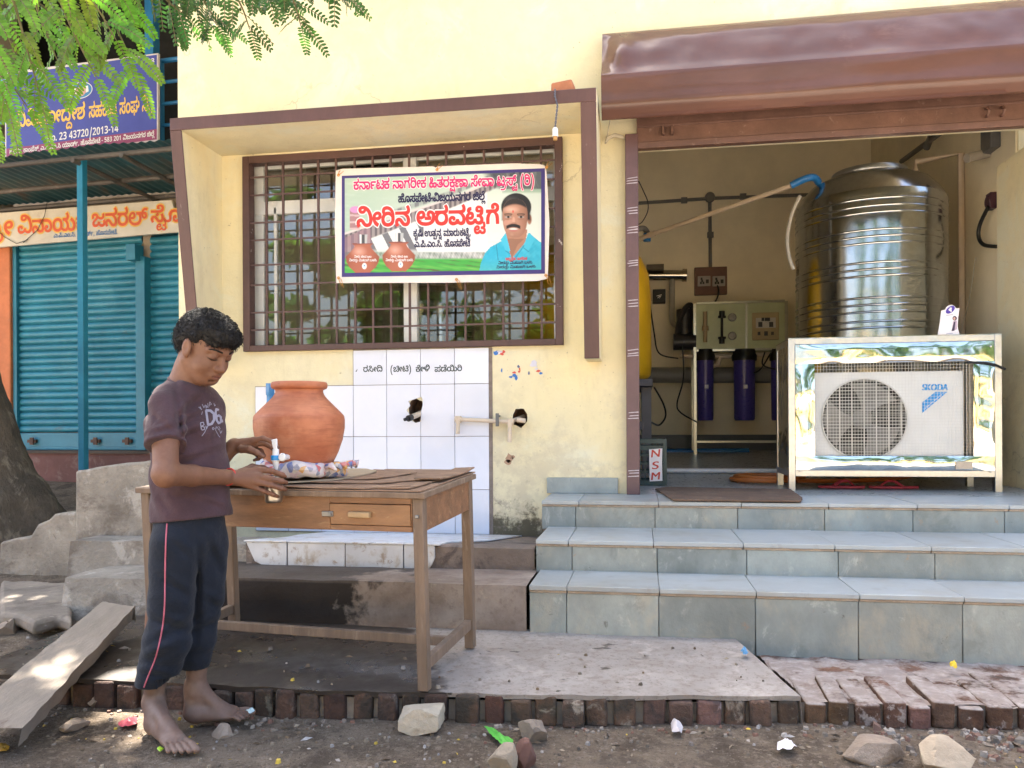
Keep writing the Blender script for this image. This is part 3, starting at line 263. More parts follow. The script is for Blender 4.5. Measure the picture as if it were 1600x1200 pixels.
194:[62,88,86,12,0,7,2,7,2,5,3,4,4,4,4,2,5,1,5,1,7,-1,7,0,4,-4,6,-6,7,11,0,3,-11,2,-4,6,-5,4,-2,8,-1,5,1,5,1,4,3,3,3,2,5,0,6,0,5,-2,3,-3,5,-5,3,-8,2,-7,1,3,4,5,2,8,0,6,-2,1,2,5,8,1,1,-5,2,-7,2,-10,0,-10,-3,-5,-4,-4,-5,-3,-7,-1,-1,-77,0,0,-14,10,0,0,-1,-3,-3,-3,-4,-4,-8,0,-5,0,-7,2,-9,3,-5,3,-4,5,-3,4,-3,7,-2,22,93,101,-6,1,-5,1,-5,4,-3,4,-2,4,-1,6,2,8,3,6,3,2,3,3,5,1,6,1,8,-1,6,-4,5,-5,1,-3,1,-6,-1,-9,-4,-7,-4,-3,-3,-1,12,150,131,-2,2,-2,3,-1,5,1,1,7,0,2,-1,3,-2,1,-1,0,-4,-2,-2,-1,-1],
157:[105,86,86,7,0,11,2,7,3,6,5,8,-5,6,-3,9,-2,6,0,8,2,6,2,5,5,6,-4,4,-3,11,-2,7,0,4,1,5,1,5,4,6,6,3,7,2,9,-1,7,-2,7,-3,7,-5,5,-6,5,0,11,-1,0,-22,0,-1,0,0,-13,1,-1,6,-1,9,-6,5,-6,3,-9,0,-7,-3,-6,-4,-4,-4,-2,-4,0,-8,2,-7,4,1,11,-2,9,-5,9,-7,7,5,2,3,3,4,4,1,4,1,5,-2,10,-4,8,-5,7,-12,-7,5,-8,1,-4,0,-5,-1,-3,-4,-2,-4,0,-17,-1,-2,0,1,-14,9,0,7,-5,7,-8,4,-8,0,-5,0,-4,-2,-5,-2,-2,-3,-3,-7,-1,-5,0,-4,1,-3,3,-4,3,0,1,1,5,0,7,0,8,-2,7,-2,5,-3,5,-4,4,-4,3,-7,3,-8,2,-10,0,-11,-3,-4,-2,-5,-3,-4,-4,-3,-5,-3,-5,-1,-7,0,-11,2,-9,4,-9,3,-4,5,-4,9,-4,21,89,101,-6,1,-3,2,-3,3,-3,4,-1,3,-2,10,2,8,2,4,3,3,5,3,8,1,4,0,5,-2,6,-5,3,-7,0,-4,0,-7,-2,-8,-4,-5,-7,-3],
180:[68,75,86,7,0,7,2,5,2,6,6,8,-7,4,-1,8,-2,6,0,5,1,5,2,4,3,4,3,3,5,1,4,1,6,-1,6,-3,8,0,8,-2,5,-3,4,0,1,3,0,1,-1,1,-5,1,-5,3,-5,5,-4,7,-2,6,-1,8,1,6,4,3,3,2,5,0,8,-2,6,-3,4,-6,4,-7,2,-8,1,2,2,2,2,7,2,6,0,5,-2,8,10,-1,1,-1,1,-6,2,-6,1,-8,0,-7,-2,-7,-4,-5,-5,-4,-9,-90,0,0,-14,12,0,0,-1,-4,-4,-3,-3,-4,-8,-1,-9,1,-13,2,-6,3,-5,5,-4,5,-2,41,79,101,-3,1,-3,5,-1,4,-1,6,1,4,2,8,5,6,7,4,7,2,16,1,9,-1,6,-2,3,-2,-1,0,-6,0,-6,-2,-3,-2,-2,-2,-2,-3,0,-4,0,-5,3,-5,4,-3,5,-1,8,-1,5,2,1,0,0,-4,-3,-3,-3,-2,-3,-1,-6,0,-4,1,-2,2,-2,3,-2,6,-15,0,-2,-6,-3,-4,-5,-2,10,122,120,-2,1,-1,3,0,1,3,2,4,0,4,-3,1,-1,-1,-1,-4,-2,11,163,131,-2,1,-1,3,-2,6,1,1,7,-1,4,-2,1,-2,0,-2,0,-2,-3,-2],
256:[5,92,70,17,0,-1,16,-1,3,-14,-1,69,75,86,7,0,7,2,6,3,5,5,7,-6,5,-2,7,-2,10,1,7,2,4,4,4,6,2,7,0,12,-2,10,-4,8,-4,4,-4,3,0,1,4,2,3,2,4,4,2,4,2,9,-1,6,-2,7,-5,5,-3,3,-4,1,-10,2,-9,-2,-6,-3,-4,-4,-3,-5,0,-5,1,-3,2,-3,2,-2,2,-1,4,0,5,1,2,2,1,2,0,2,0,3,-5,4,6,2,4,0,3,-2,2,-1,1,-3,0,-7,-1,-3,-4,-3,-11,-2,-59,0,0,0,0,-14,12,0,0,-1,-4,-4,-3,-3,-4,-8,-1,-9,1,-13,2,-6,3,-5,5,-4,5,-2,34,79,101,-3,1,-3,5,-1,4,-1,6,1,4,2,7,3,4,5,5,5,3,6,1,3,1,11,0,5,-2,6,-2,3,-2,4,-4,3,-7,2,-8,0,-6,-1,-4,-4,-5,-5,-1,-6,1,-4,5,-1,4,-1,3,-1,0,-13,0,-1,0,-2,-7,-2,-3,-2,-2,-2,-1],
255:[69,75,86,7,0,7,2,6,3,5,5,7,-6,5,-2,7,-2,10,1,7,2,4,4,4,6,2,7,0,12,-2,10,-4,8,-4,4,-4,3,0,1,4,2,3,2,4,4,2,4,2,9,-1,6,-2,7,-5,5,-3,3,-4,1,-10,2,-9,-2,-6,-3,-4,-4,-3,-5,0,-5,1,-3,2,-3,2,-2,2,-1,4,0,5,1,2,2,1,2,0,2,0,3,-5,4,6,2,4,0,3,-2,2,-1,1,-3,0,-7,-1,-3,-4,-3,-11,-2,-59,0,0,0,0,-14,12,0,0,-1,-4,-4,-3,-3,-4,-8,-1,-9,1,-13,2,-6,3,-5,5,-4,5,-2,34,79,101,-3,1,-3,5,-1,4,-1,6,1,4,2,7,3,4,5,5,5,3,6,1,3,1,11,0,5,-2,6,-2,3,-2,4,-4,3,-7,2,-8,0,-6,-1,-4,-4,-5,-5,-1,-6,1,-4,5,-1,4,-1,3,-1,0,-13,0,-1,0,-2,-7,-2,-3,-2,-2,-2,-1],
113:[29,18,41,3,0,7,0,4,3,4,3,6,-5,5,-1,7,0,3,1,3,2,3,3,2,5,0,5,0,6,-4,8,-2,3,-4,3,-8,3,-8,2,-6,0,-8,-2,-4,-1,-8,-5,-5,-7,-1,-6,-1,-6,2,-5,2,-4,3,-3,22,23,51,-2,1,-2,2,-1,2,0,4,2,4,4,5,6,2,9,0,7,-2,5,-3,2,-3,1,-3,0,-4,-3,-4,-3,-1,-3,1,-2,2,-2,5,-10,0,-3,-6,-2,-1],
54:[57,80,86,6,0,13,1,7,1,8,4,8,5,4,6,3,4,1,6,1,10,-2,8,-3,6,-6,7,5,3,4,4,2,8,0,7,-1,6,-4,7,-3,5,-2,2,-13,-7,5,-8,2,-3,0,-5,-1,-3,-3,-2,-2,-1,-12,-1,-43,0,0,0,0,-13,0,-1,5,0,0,-1,0,-5,2,-8,16,5,0,1,-1,3,1,2,2,3,3,1,5,0,3,-2,2,-2,0,-4,-3,-4,-19,-5,-9,-4,-5,-4,-2,-6,0,-8,2,-5,3,-4,2,-3,8,-4,25,79,101,-4,1,-4,2,-1,2,0,2,1,3,4,2,21,6,6,4,2,2,2,5,1,5,-2,6,0,1,1,-1,4,-5,2,-4,2,-4,0,-4,0,-6,-1,-4,-1,-3,-5,-5,-7,-4,-8,-1],
57:[69,79,86,7,0,7,2,4,2,6,4,5,-4,8,-3,9,-1,8,1,9,3,4,3,3,4,2,6,1,9,0,5,-2,4,-4,6,-4,3,-3,2,-6,1,-6,1,-9,-1,-7,-4,0,1,-2,6,-4,6,29,0,8,3,3,1,4,4,2,5,1,5,0,5,-1,7,-3,7,-6,7,0,0,-4,-2,-9,-5,5,-8,2,-6,0,-4,-1,-1,-4,-3,-8,-1,-68,0,-1,0,0,-14,32,-1,3,-1,3,-2,2,-3,2,-3,0,-2,-6,3,-9,1,-7,-1,-7,-2,-5,-3,-3,-3,-2,-3,-2,-5,-1,-7,1,-7,2,-6,2,-2,2,-3,7,-4,5,-1,16,79,100,-5,2,-3,4,0,5,0,3,3,4,3,1,4,1,6,0,5,-2,2,-4,1,-4,-1,-4,-2,-3,-3,-2,-6,-1,16,118,100,-4,2,-2,4,-1,5,1,3,2,4,4,1,4,1,6,0,4,-2,2,-3,2,-4,-1,-5,-2,-3,-3,-2,-7,-1],
134:[47,83,86,10,0,11,2,8,3,4,3,4,6,1,3,0,5,0,3,-2,4,-4,6,8,0,1,0,0,11,-1,1,-23,0,-1,0,1,4,0,4,0,1,7,0,0,1,0,13,-35,0,-17,0,0,0,0,-13,0,-1,29,0,1,-1,0,-2,0,-3,-3,-2,-2,-1,-25,0,0,-1,0,-11,0,0,8,0,0,-1,-4,-6,-2,-7,1,-6,3,-5,3,-3,6,-4,8,-2,17,83,101,-5,2,-3,4,-1,4,1,5,2,3,2,1,4,2,9,0,4,-1,4,-2,4,-4,1,-4,-2,-5,-3,-3,-5,-2,-6,-1],
26:[7,97,70,17,0,-1,16,0,2,-1,1,-13,0,-1,-1,85,75,86,9,0,9,2,5,2,7,6,1,0,3,-4,5,-3,3,-1,7,-2,7,0,4,1,4,1,4,3,4,4,3,5,1,4,1,8,7,-1,8,2,5,2,4,4,2,3,2,7,-1,10,-2,4,-4,7,-4,4,-4,4,-11,-11,4,-4,4,-6,1,-5,-1,-3,-1,-3,-5,-2,-7,2,-4,3,-6,7,-6,-4,-6,-4,6,-10,2,-6,0,-4,-1,-2,-1,-2,-3,-2,-2,-1,-5,0,-2,1,-4,2,-2,3,-2,7,-1,0,-14,0,-2,-7,-3,-3,-4,-2,-7,-1,-7,1,-4,1,-2,4,-1,4,2,3,2,2,5,0,2,-2,0,-4,0,-1,11,0,2,6,0,5,-2,3,-2,3,-4,2,-8,1,-9,-1,-6,-3,-5,-5,-2,-6,0,-9,1,-4,2,-5,5,-5,7,-3,15,101,121,6,0,4,2,2,2,1,3,0,4,-3,4,-3,2,-2,1,-5,-1,-3,-2,-2,-2,-1,-4,1,-4,2,-3,23,54,143,0,-1,71,0,9,0,8,3,4,2,3,3,2,5,1,5,0,4,-2,9,-2,4,-5,7,-1,2,-13,-7,5,-8,2,-4,0,-6,-1,-1,-3,-2,-9,-2,-69,0,0,0],
421:[29,55,88,62,0,0,14,-40,1,28,27,4,6,4,7,1,9,0,5,-2,4,-4,7,-7,4,-9,3,-14,0,-11,-4,-6,-3,-6,-5,9,-11,7,4,6,3,8,2,5,-1,4,-2,1,-2,2,-3,0,-3,-2,-8,-5,-8,-34,-34],
422:[68,74,86,11,0,11,2,4,1,6,3,6,7,3,5,1,7,0,7,-2,4,-3,4,-4,3,-5,2,-6,1,-1,1,9,4,3,2,3,4,2,4,1,3,0,7,-1,4,-2,4,-5,5,-7,3,-7,2,-5,0,-8,0,-6,-1,-7,-2,-9,-5,-1,-1,6,-8,3,-3,11,5,4,1,8,0,3,-1,3,-2,2,-2,1,-2,0,-5,-1,-3,-2,-3,-2,-2,-6,-2,-16,0,0,-1,0,-12,0,-1,12,0,7,-1,5,-2,3,-2,2,-4,0,-3,0,-3,-3,-5,-2,-2,-3,-1,-6,-2,-4,0,-11,1,-8,2,-5,2,-1,0,0,-14,9,-3],
423:[15,91,88,17,0,0,17,1,1,10,0,0,13,-11,1,0,53,-1,1,-15,0,-5,-7,-35,-49,0,-11,1,-1,38,-1,5,68,120,19,27,4,7,1,0,-1,-34],
426:[13,65,88,17,0,1,0,34,75,0,10,-1,1,-43,0,-19,0,0,-1,0,-13,0,-1,44,0,0,-1],
419:[30,82,86,7,0,7,2,7,3,4,3,4,7,3,6,2,16,0,14,-1,9,-2,9,-2,6,-4,5,-4,4,-6,3,-8,2,-10,0,-5,-2,-6,-3,-4,-4,-4,-5,-2,-6,-3,-16,0,-12,1,-9,2,-11,2,-6,4,-5,5,-5,6,-3,21,84,100,-4,2,-2,1,-2,3,-2,4,-1,7,-1,7,0,14,2,11,3,8,4,3,6,1,4,-1,2,-2,4,-6,2,-13,0,-16,-2,-12,-3,-7,-4,-3,-4,-1],
418:[4,60,42,15,0,34,144,-15,0],
420:[9,83,88,17,0,0,85,0,1,-14,0,-14,-11,-14,-11,9,-11,16,14],
245:[7,99,70,18,0,-2,17,-1,2,-13,0,-1,-1,0,-3,109,79,86,8,0,8,2,8,4,4,4,7,-6,5,-2,8,-2,9,0,6,2,4,2,5,3,4,6,3,6,1,6,0,7,-1,8,-5,10,-8,8,5,3,5,4,2,4,1,5,1,10,-2,5,-3,6,-7,5,-8,2,-5,1,-5,-1,-6,-1,-4,-3,-4,-4,-2,-5,0,-7,0,-2,3,-3,4,-2,4,0,2,0,4,2,1,2,0,5,-2,3,-3,2,5,2,5,0,4,-3,3,-4,0,-5,-2,-4,-4,-3,-11,-2,-11,0,0,-7,0,-7,10,0,4,-3,5,-4,3,-4,4,-7,1,-4,0,-6,-2,-7,-1,-2,-3,-2,-5,-2,-6,0,-5,3,-3,3,-2,7,-15,0,-2,-6,-2,-3,-3,-2,-4,-2,-5,0,-4,1,-2,1,-4,3,-2,5,-1,3,0,6,0,1,8,-2,9,0,4,1,6,2,3,3,3,3,2,7,-1,9,-3,6,-6,5,-3,2,-7,1,-4,0,-7,-2,-5,-2,-5,-4,-3,-4,-3,-4,-3,-6,-1,-8,0,-12,1,-9,4,-8,5,-7,6,-4,13,80,131,-6,1,-1,1,0,2,4,7,3,2,4,1,3,0,3,-2,1,-2,0,-4,-1,-2,-3,-3],
168:[64,83,86,10,0,11,2,8,3,4,3,4,6,1,3,0,5,0,3,-2,4,-4,6,8,0,1,0,0,10,4,-5,3,-3,8,-3,5,-1,8,1,6,4,3,3,2,5,1,5,-1,5,-2,5,-4,4,-5,3,-6,2,-8,1,3,4,5,2,8,0,7,-1,5,8,1,2,-4,2,-7,2,-10,0,-7,-2,-7,-4,-5,-4,-5,-10,-67,0,0,0,0,-13,0,-1,29,0,1,-1,0,-2,0,-3,-4,-3,-26,0,0,-1,0,-11,0,0,8,0,0,-1,-4,-6,-2,-7,1,-5,2,-6,4,-3,6,-4,8,-2,17,83,101,-5,2,-3,4,-1,4,1,5,2,3,2,1,4,2,9,0,4,-1,4,-2,4,-4,1,-4,-2,-5,-3,-3,-5,-2,-6,-1,12,140,132,-2,2,-2,4,0,3,0,1,8,-1,2,0,2,-2,1,-3,0,-2,-3,-3,-3,0,8,100,133,-1,0,1,4,0,4,0,1,21,0,1,-1,1,-8],
129:[45,8,46,2,-1,10,5,-3,6,-1,5,1,3,1,1,2,1,3,-1,1,-1,12,-13,7,-4,8,-2,4,1,7,2,3,2,4,5,2,5,1,5,0,6,-3,13,-4,7,-3,5,-1,1,-10,-5,5,-9,3,-9,1,-4,-1,-7,0,-2,-2,-3,-3,-2,-4,0,-3,1,-5,4,-8,10,-5,4,-7,1,-7,0,-4,-2,-3,-2,-2,-4,-2,-4,0,-5,1,-5],
424:[42,74,86,13,0,7,2,6,2,4,2,6,6,3,6,2,5,0,9,-1,8,-2,5,-5,5,-6,4,-8,2,-9,0,-8,-1,-1,1,2,17,32,0,0,1,0,14,-22,0,-25,0,-1,-1,-2,-43,6,-4,11,2,9,0,3,-1,5,-2,3,-3,2,-4,0,-7,-1,-3,-3,-4,-5,-2,-6,-2,-7,0,-8,2,-11,4,-1,-15,9,-3],
427:[41,80,86,9,0,6,1,6,2,5,2,4,3,3,3,2,3,1,5,0,9,-2,6,-7,7,-9,6,8,6,6,6,1,3,1,5,-1,8,-3,5,-3,3,-6,3,-8,3,-14,0,-10,-3,-4,-2,-4,-4,-3,-7,0,-8,2,-6,4,-6,8,-7,-7,-3,-4,-3,-4,-6,-1,-4,-1,-5,0,-4,1,-7,5,-6,4,-3,7,-3,17,80,100,-5,2,-2,2,-2,5,0,4,1,2,4,5,7,5,2,0,5,-2,6,-5,3,-3,1,-4,0,-4,-3,-4,-4,-3,-6,-1,16,85,141,-6,3,-3,3,-2,3,0,6,2,2,3,3,3,1,5,0,4,0,4,-3,2,-2,0,-4,-1,-4,-2,-4,-7,-4],
428:[45,65,86,12,0,10,2,9,3,4,2,4,4,5,7,5,10,2,13,1,12,-2,11,-3,9,-5,7,-6,5,-5,2,-6,2,-11,0,-11,-3,-5,-5,-4,-5,-3,-5,-1,-6,0,-4,0,-8,1,-4,4,-8,2,-3,4,-3,5,-2,5,-1,8,0,5,1,4,2,7,7,0,0,0,-7,-2,-7,-3,-6,-4,-3,-5,-3,-7,-2,-11,0,-7,1,0,-1,0,-13,18,81,131,-4,2,-2,2,-2,3,-2,7,1,7,3,5,3,2,4,2,7,0,5,-4,3,-3,2,-7,0,-5,-1,-4,-2,-2,-4,-3,-5,-2],
221:[41,75,86,7,0,7,2,6,3,5,5,7,-6,5,-2,7,-2,8,0,5,2,4,1,3,3,3,4,3,8,2,14,-1,13,-2,12,-3,8,-5,9,-8,9,-6,5,-8,4,-10,3,-9,1,-9,0,-9,-1,-7,-2,-5,-3,-4,-5,-1,-5,-1,-9,3,-7,4,-7,-6,-8,-4,-8,-1,-7,0,-11,2,-9,3,-6,6,-5,3,-1,35,79,101,-3,1,-3,5,-1,4,-1,6,1,4,2,7,3,4,5,5,5,3,6,1,5,1,9,-1,7,-1,3,-2,4,-2,3,-4,4,-7,2,-6,0,-4,-1,-8,-2,-3,-2,-1,-5,-2,-6,1,-4,5,-1,4,-1,3,-1,0,-13,0,-1,0,-2,-7,-2,-3,-2,-2,-2,-1,20,130,143,-6,6,-6,4,-11,3,-14,0,-7,-1,-8,-3,-3,4,0,3,1,4,3,3,3,1,4,1,10,0,11,-3,7,-3,7,-5,7,-9,2,-4,1,-1],
210:[111,75,86,8,0,9,2,4,2,8,6,0,0,7,-6,7,-3,9,-1,9,1,5,1,4,3,5,5,1,3,2,6,0,5,-2,5,-3,6,7,0,0,11,-1,1,-8,0,0,0,5,7,2,8,0,7,-3,8,-2,5,-3,2,-8,5,-9,1,-7,0,-4,-2,-5,-3,-3,-3,-2,-4,0,-7,2,-6,6,-4,8,-2,6,0,6,1,3,2,1,-1,-2,-3,-2,-4,-4,-3,-4,-3,-4,-1,-12,0,0,-12,18,-1,4,-3,2,-3,1,-3,0,-4,-3,-4,-4,-2,-6,0,-5,1,-2,2,-2,3,-3,7,-14,0,-1,0,-1,-7,-3,-3,-3,-2,-7,-1,-6,1,-2,2,-1,2,1,4,2,3,17,12,4,5,2,2,1,5,1,3,-1,5,-4,6,-5,4,-4,2,-5,1,-10,0,-9,-3,-6,-4,-2,-3,-2,-4,0,-8,2,-5,2,-3,1,0,13,4,-2,7,1,3,2,2,3,1,6,-1,2,-1,1,-2,0,-4,-2,-2,-14,-10,-7,-6,-3,-5,-2,-5,0,-8,3,-5,1,-3,7,-5,12,125,156,-2,1,-2,2,0,3,1,2,4,1,6,-1,4,-2,1,-2,0,-1,-2,-2,-4,-1],
240:[80,83,86,10,0,7,1,8,2,7,4,5,6,1,4,0,3,0,5,-1,3,-5,7,8,0,1,0,0,11,-1,1,-23,0,-1,0,1,4,0,5,9,2,5,2,5,4,3,6,2,6,0,7,-2,7,-3,5,-6,5,-8,2,-5,1,-6,-1,-4,-1,-4,-2,-4,-3,-3,-4,-2,-6,1,-3,2,-5,2,-2,3,-1,4,0,4,1,3,2,1,4,-1,2,-1,2,-3,3,4,2,5,0,3,-1,2,-2,2,-3,0,-3,0,-4,-2,-3,-2,-2,-4,-2,-9,-1,-36,0,0,0,0,-13,0,-1,29,0,1,-1,0,-2,0,-3,-4,-3,-26,0,0,-1,0,-11,0,0,8,0,0,-1,-4,-6,-2,-7,1,-5,2,-6,4,-3,6,-4,8,-2,17,83,101,-5,2,-3,4,-1,4,1,5,2,3,2,1,4,2,9,0,4,-1,4,-2,4,-4,1,-4,-2,-5,-3,-3,-5,-2,-6,-1],
232:[49,93,86,8,0,10,2,4,2,3,3,3,3,0,4,0,4,-2,3,10,6,4,3,4,5,4,5,2,6,1,11,0,9,-3,9,-4,8,-6,8,-8,6,-10,3,-12,0,-5,-2,-6,-3,-3,-4,-2,-4,0,-7,0,-3,2,-4,4,-4,-9,3,-6,0,-6,-1,-6,-2,-3,-3,-5,-6,-2,-5,-1,-6,2,-9,2,-5,3,-3,4,-4,4,-2,10,-5,-2,-4,0,-3,0,-4,2,-3,6,-4,13,96,98,-3,1,-2,1,0,2,0,2,4,3,5,0,4,-1,1,-2,1,-1,-1,-3,-1,-2,-3,0,28,93,119,-11,1,-7,3,8,1,3,0,5,3,3,3,3,5,0,6,0,5,-2,4,-2,3,0,0,8,-2,9,0,7,2,4,4,3,2,0,0,2,-8,1,-8,-1,-7,-2,-4,-3,-4,-3,-4,-4,-2,-9,-2,-7,-1,12,69,134,-2,1,0,3,3,5,5,2,4,0,2,0,1,-2,1,-2,0,-3,-2,-3,-5,-1,11,104,163,-2,1,-2,3,0,3,1,1,3,2,7,0,2,0,3,-2,-2,-5,-4,-3],
43:[64,75,86,9,0,9,2,5,2,7,6,1,0,6,-6,8,-3,11,-1,8,3,4,2,5,5,3,6,0,4,0,11,-1,7,-3,8,-4,6,-15,-6,4,-7,2,-7,1,-8,-2,-5,-1,-1,-4,-3,-5,0,-4,1,-3,4,-2,3,-1,5,-14,0,-1,0,-2,-7,-3,-3,-2,-1,-9,-2,-7,1,-4,1,-2,4,-1,4,2,3,2,2,5,0,2,-2,0,-4,0,-1,11,0,2,5,-1,7,-1,2,-2,3,-4,2,-3,1,-7,0,-5,0,-5,-2,-5,-4,-4,-6,-1,-6,0,-6,1,-4,2,-5,5,-5,7,-3,15,101,121,6,0,4,2,2,2,1,3,0,4,-3,4,-3,2,-2,1,-5,-1,-3,-2,-2,-2,-1,-4,1,-4,2,-3,22,54,143,0,-1,71,0,8,0,8,3,5,3,3,3,2,4,1,6,-1,5,-1,6,-3,7,-4,5,-2,2,-12,-7,5,-9,2,-6,-1,-3,-3,-3,-9,-2,-69,0,0,0],
250:[69,75,86,7,0,7,2,5,2,6,6,7,-6,5,-2,11,-2,8,1,5,2,4,3,4,4,3,5,1,4,1,6,-1,5,-3,7,0,9,-1,4,-3,3,-5,5,0,1,5,3,3,3,3,4,1,5,0,10,-1,4,-2,5,-4,4,-7,4,-9,2,-6,-1,-8,-2,-4,-4,-3,-4,-2,-5,1,-5,2,-4,5,-3,5,0,4,2,2,2,0,3,-1,3,-4,4,5,2,5,0,3,-1,3,-4,1,-2,0,-4,-2,-5,-4,-3,-11,-2,-61,0,0,0,0,-14,12,0,0,-1,-4,-4,-3,-3,-4,-8,-1,-9,1,-13,2,-6,3,-5,5,-4,5,-2,41,79,101,-3,1,-3,5,-1,4,-1,6,1,4,2,8,5,6,7,4,7,2,16,1,9,-1,6,-2,3,-2,-1,0,-6,0,-6,-2,-3,-2,-2,-2,-2,-3,0,-4,0,-5,3,-5,4,-3,5,-1,8,-1,5,2,1,0,0,-4,-3,-3,-3,-2,-3,-1,-6,0,-4,1,-2,2,-2,3,-2,6,-15,0,-2,-6,-3,-4,-5,-2,10,122,120,-2,1,-1,3,0,1,3,2,4,0,4,-3,1,-1,-1,-1,-4,-2],
229:[105,86,86,7,0,11,2,7,3,6,4,8,-5,5,-2,9,-2,9,0,6,2,5,2,5,3,2,3,1,0,7,-5,6,-3,6,-2,9,0,9,2,4,2,7,6,4,9,2,9,-1,10,-3,10,-5,9,-6,5,-6,5,-8,5,-1,-1,-8,-13,10,-7,5,-5,3,-4,2,-4,1,-6,0,-5,-2,-5,-2,-3,-3,-2,-4,-2,-4,0,-8,2,-6,4,-2,3,1,9,0,10,-2,14,-1,7,-3,9,-5,9,-4,5,-7,7,-7,3,-8,3,-7,0,-8,-1,-6,-3,-5,-5,-2,-4,0,-8,1,-4,3,-4,6,-4,6,-2,7,0,9,2,4,3,3,3,1,0,1,-2,4,-10,2,-10,1,-7,0,-9,-1,-7,-3,-7,-3,-4,-7,-2,-5,0,-6,1,-3,2,-5,3,2,14,0,8,-2,7,-2,5,-3,5,-4,4,-4,3,-7,3,-8,2,-13,-1,-6,-1,-6,-3,-5,-3,-4,-4,-4,-7,-3,-10,0,-12,1,-7,2,-5,6,-9,5,-4,9,-4,21,89,101,-6,1,-3,2,-3,3,-3,4,-1,3,-2,10,2,8,2,4,3,3,5,3,8,1,4,0,5,-2,6,-5,3,-7,0,-4,0,-7,-2,-8,-4,-5,-7,-3,11,128,163,-2,1,-2,3,0,3,1,1,4,2,5,0,2,0,4,-3,-2,-4,-4,-3],
51:[60,96,86,12,0,13,2,8,4,4,3,5,4,5,7,3,10,1,7,-1,6,-2,9,-4,5,-5,7,-7,5,-5,3,-1,-1,-8,-13,8,-5,3,-4,3,-3,2,-7,0,-5,-1,-4,-3,-5,-2,-3,-4,-3,-8,-3,-12,-1,-7,1,-6,1,-5,3,-6,4,-3,4,-2,6,0,0,9,-2,8,1,7,2,4,4,3,4,3,6,0,7,-3,7,-4,5,-6,3,-10,1,-9,-2,-9,-5,-3,-4,-3,-4,-2,-5,-2,-8,1,-12,1,-6,3,-6,5,-6,6,-5,7,-4,6,-3,7,-1,13,78,131,-7,1,0,1,0,3,4,6,4,2,3,1,4,0,2,-2,1,-4,0,-3,-2,-2,-2,-2],
228:[114,75,86,8,0,9,2,7,3,6,5,8,-7,4,-1,6,-2,7,0,8,2,5,2,6,5,5,-4,7,-3,9,-2,8,0,6,2,6,3,5,5,3,4,3,8,0,9,-1,12,-2,5,-5,8,-6,6,-6,5,-9,5,-9,-14,11,-7,5,-4,2,-4,2,-4,1,-4,0,-10,-1,-4,-2,-2,-3,-2,-6,-2,-5,0,-5,1,-3,2,-4,3,1,14,0,10,-2,10,-4,12,-5,8,-5,7,-9,8,-9,5,-7,3,-8,2,-13,0,-8,-2,-6,-4,-3,-3,-2,-6,0,-6,2,-6,5,-4,6,-3,6,-1,6,0,9,2,6,5,5,7,3,-3,4,-5,5,-7,4,-9,1,-5,2,-11,0,-7,-1,-7,-2,-4,-2,-3,-3,-2,-4,-1,-3,0,-5,1,-2,2,-3,3,-2,7,-14,0,-3,-7,-2,-3,-3,-2,-8,-1,-8,1,-4,2,-2,3,0,5,1,2,2,2,5,0,2,-2,1,-5,10,0,2,3,0,8,-2,4,-3,2,-3,2,-10,1,-7,-1,-5,-3,-5,-6,-3,-6,0,-7,2,-6,4,-6,3,-3,4,-2,12,94,163,-2,2,-1,2,0,2,1,2,4,2,8,0,3,-1,0,-1,-1,-3,-2,-2,-4,-3],
208:[40,56,88,18,0,0,16,0,12,3,13,4,6,3,4,5,2,4,1,4,-1,6,-3,3,-4,4,-8,2,-13,1,-25,17,0,1,0,-1,30,-1,17,-2,12,-4,11,-5,9,-4,4,-5,4,-8,5,-9,2,-7,1,-8,-1,-9,-3,-3,-2,-3,-4,-2,-3,-1,-6,0,-5,1,-6,3,-6,3,-4,-5,-10,-4,-12,-1,-15,20,115,142,-3,4,-3,4,-5,4,-6,2,-9,0,-7,-2,-5,-2,-2,2,-1,3,1,6,4,3,4,2,8,0,5,-2,4,-1,4,-4,5,-5,5,-9,2,-4],
45:[86,75,86,8,0,9,2,7,3,5,5,4,-3,4,-4,4,-1,7,-2,9,0,6,2,5,2,4,3,5,7,2,10,1,10,-2,9,-5,10,-4,5,-8,7,-10,7,-1,0,-1,-1,-7,-13,7,-4,6,-5,5,-6,2,-4,1,-8,-1,-6,-2,-5,-3,-4,-3,-1,-4,0,-5,1,-4,2,-2,3,-3,7,-14,0,-1,0,-1,-6,-2,-3,-4,-3,-7,-1,-6,1,-2,2,-1,3,0,3,3,3,17,12,3,4,3,3,1,5,0,6,-1,4,-2,4,-4,3,-4,2,-6,2,-4,0,-11,-1,-7,-3,-4,-3,-3,-5,-1,-4,1,-9,3,-5,1,0,13,4,-2,7,1,3,2,2,3,1,6,-1,2,-1,1,-2,0,-4,-2,-2,-14,-10,-7,-6,-3,-5,-2,-5,0,-8,3,-5,1,-3,7,-5],
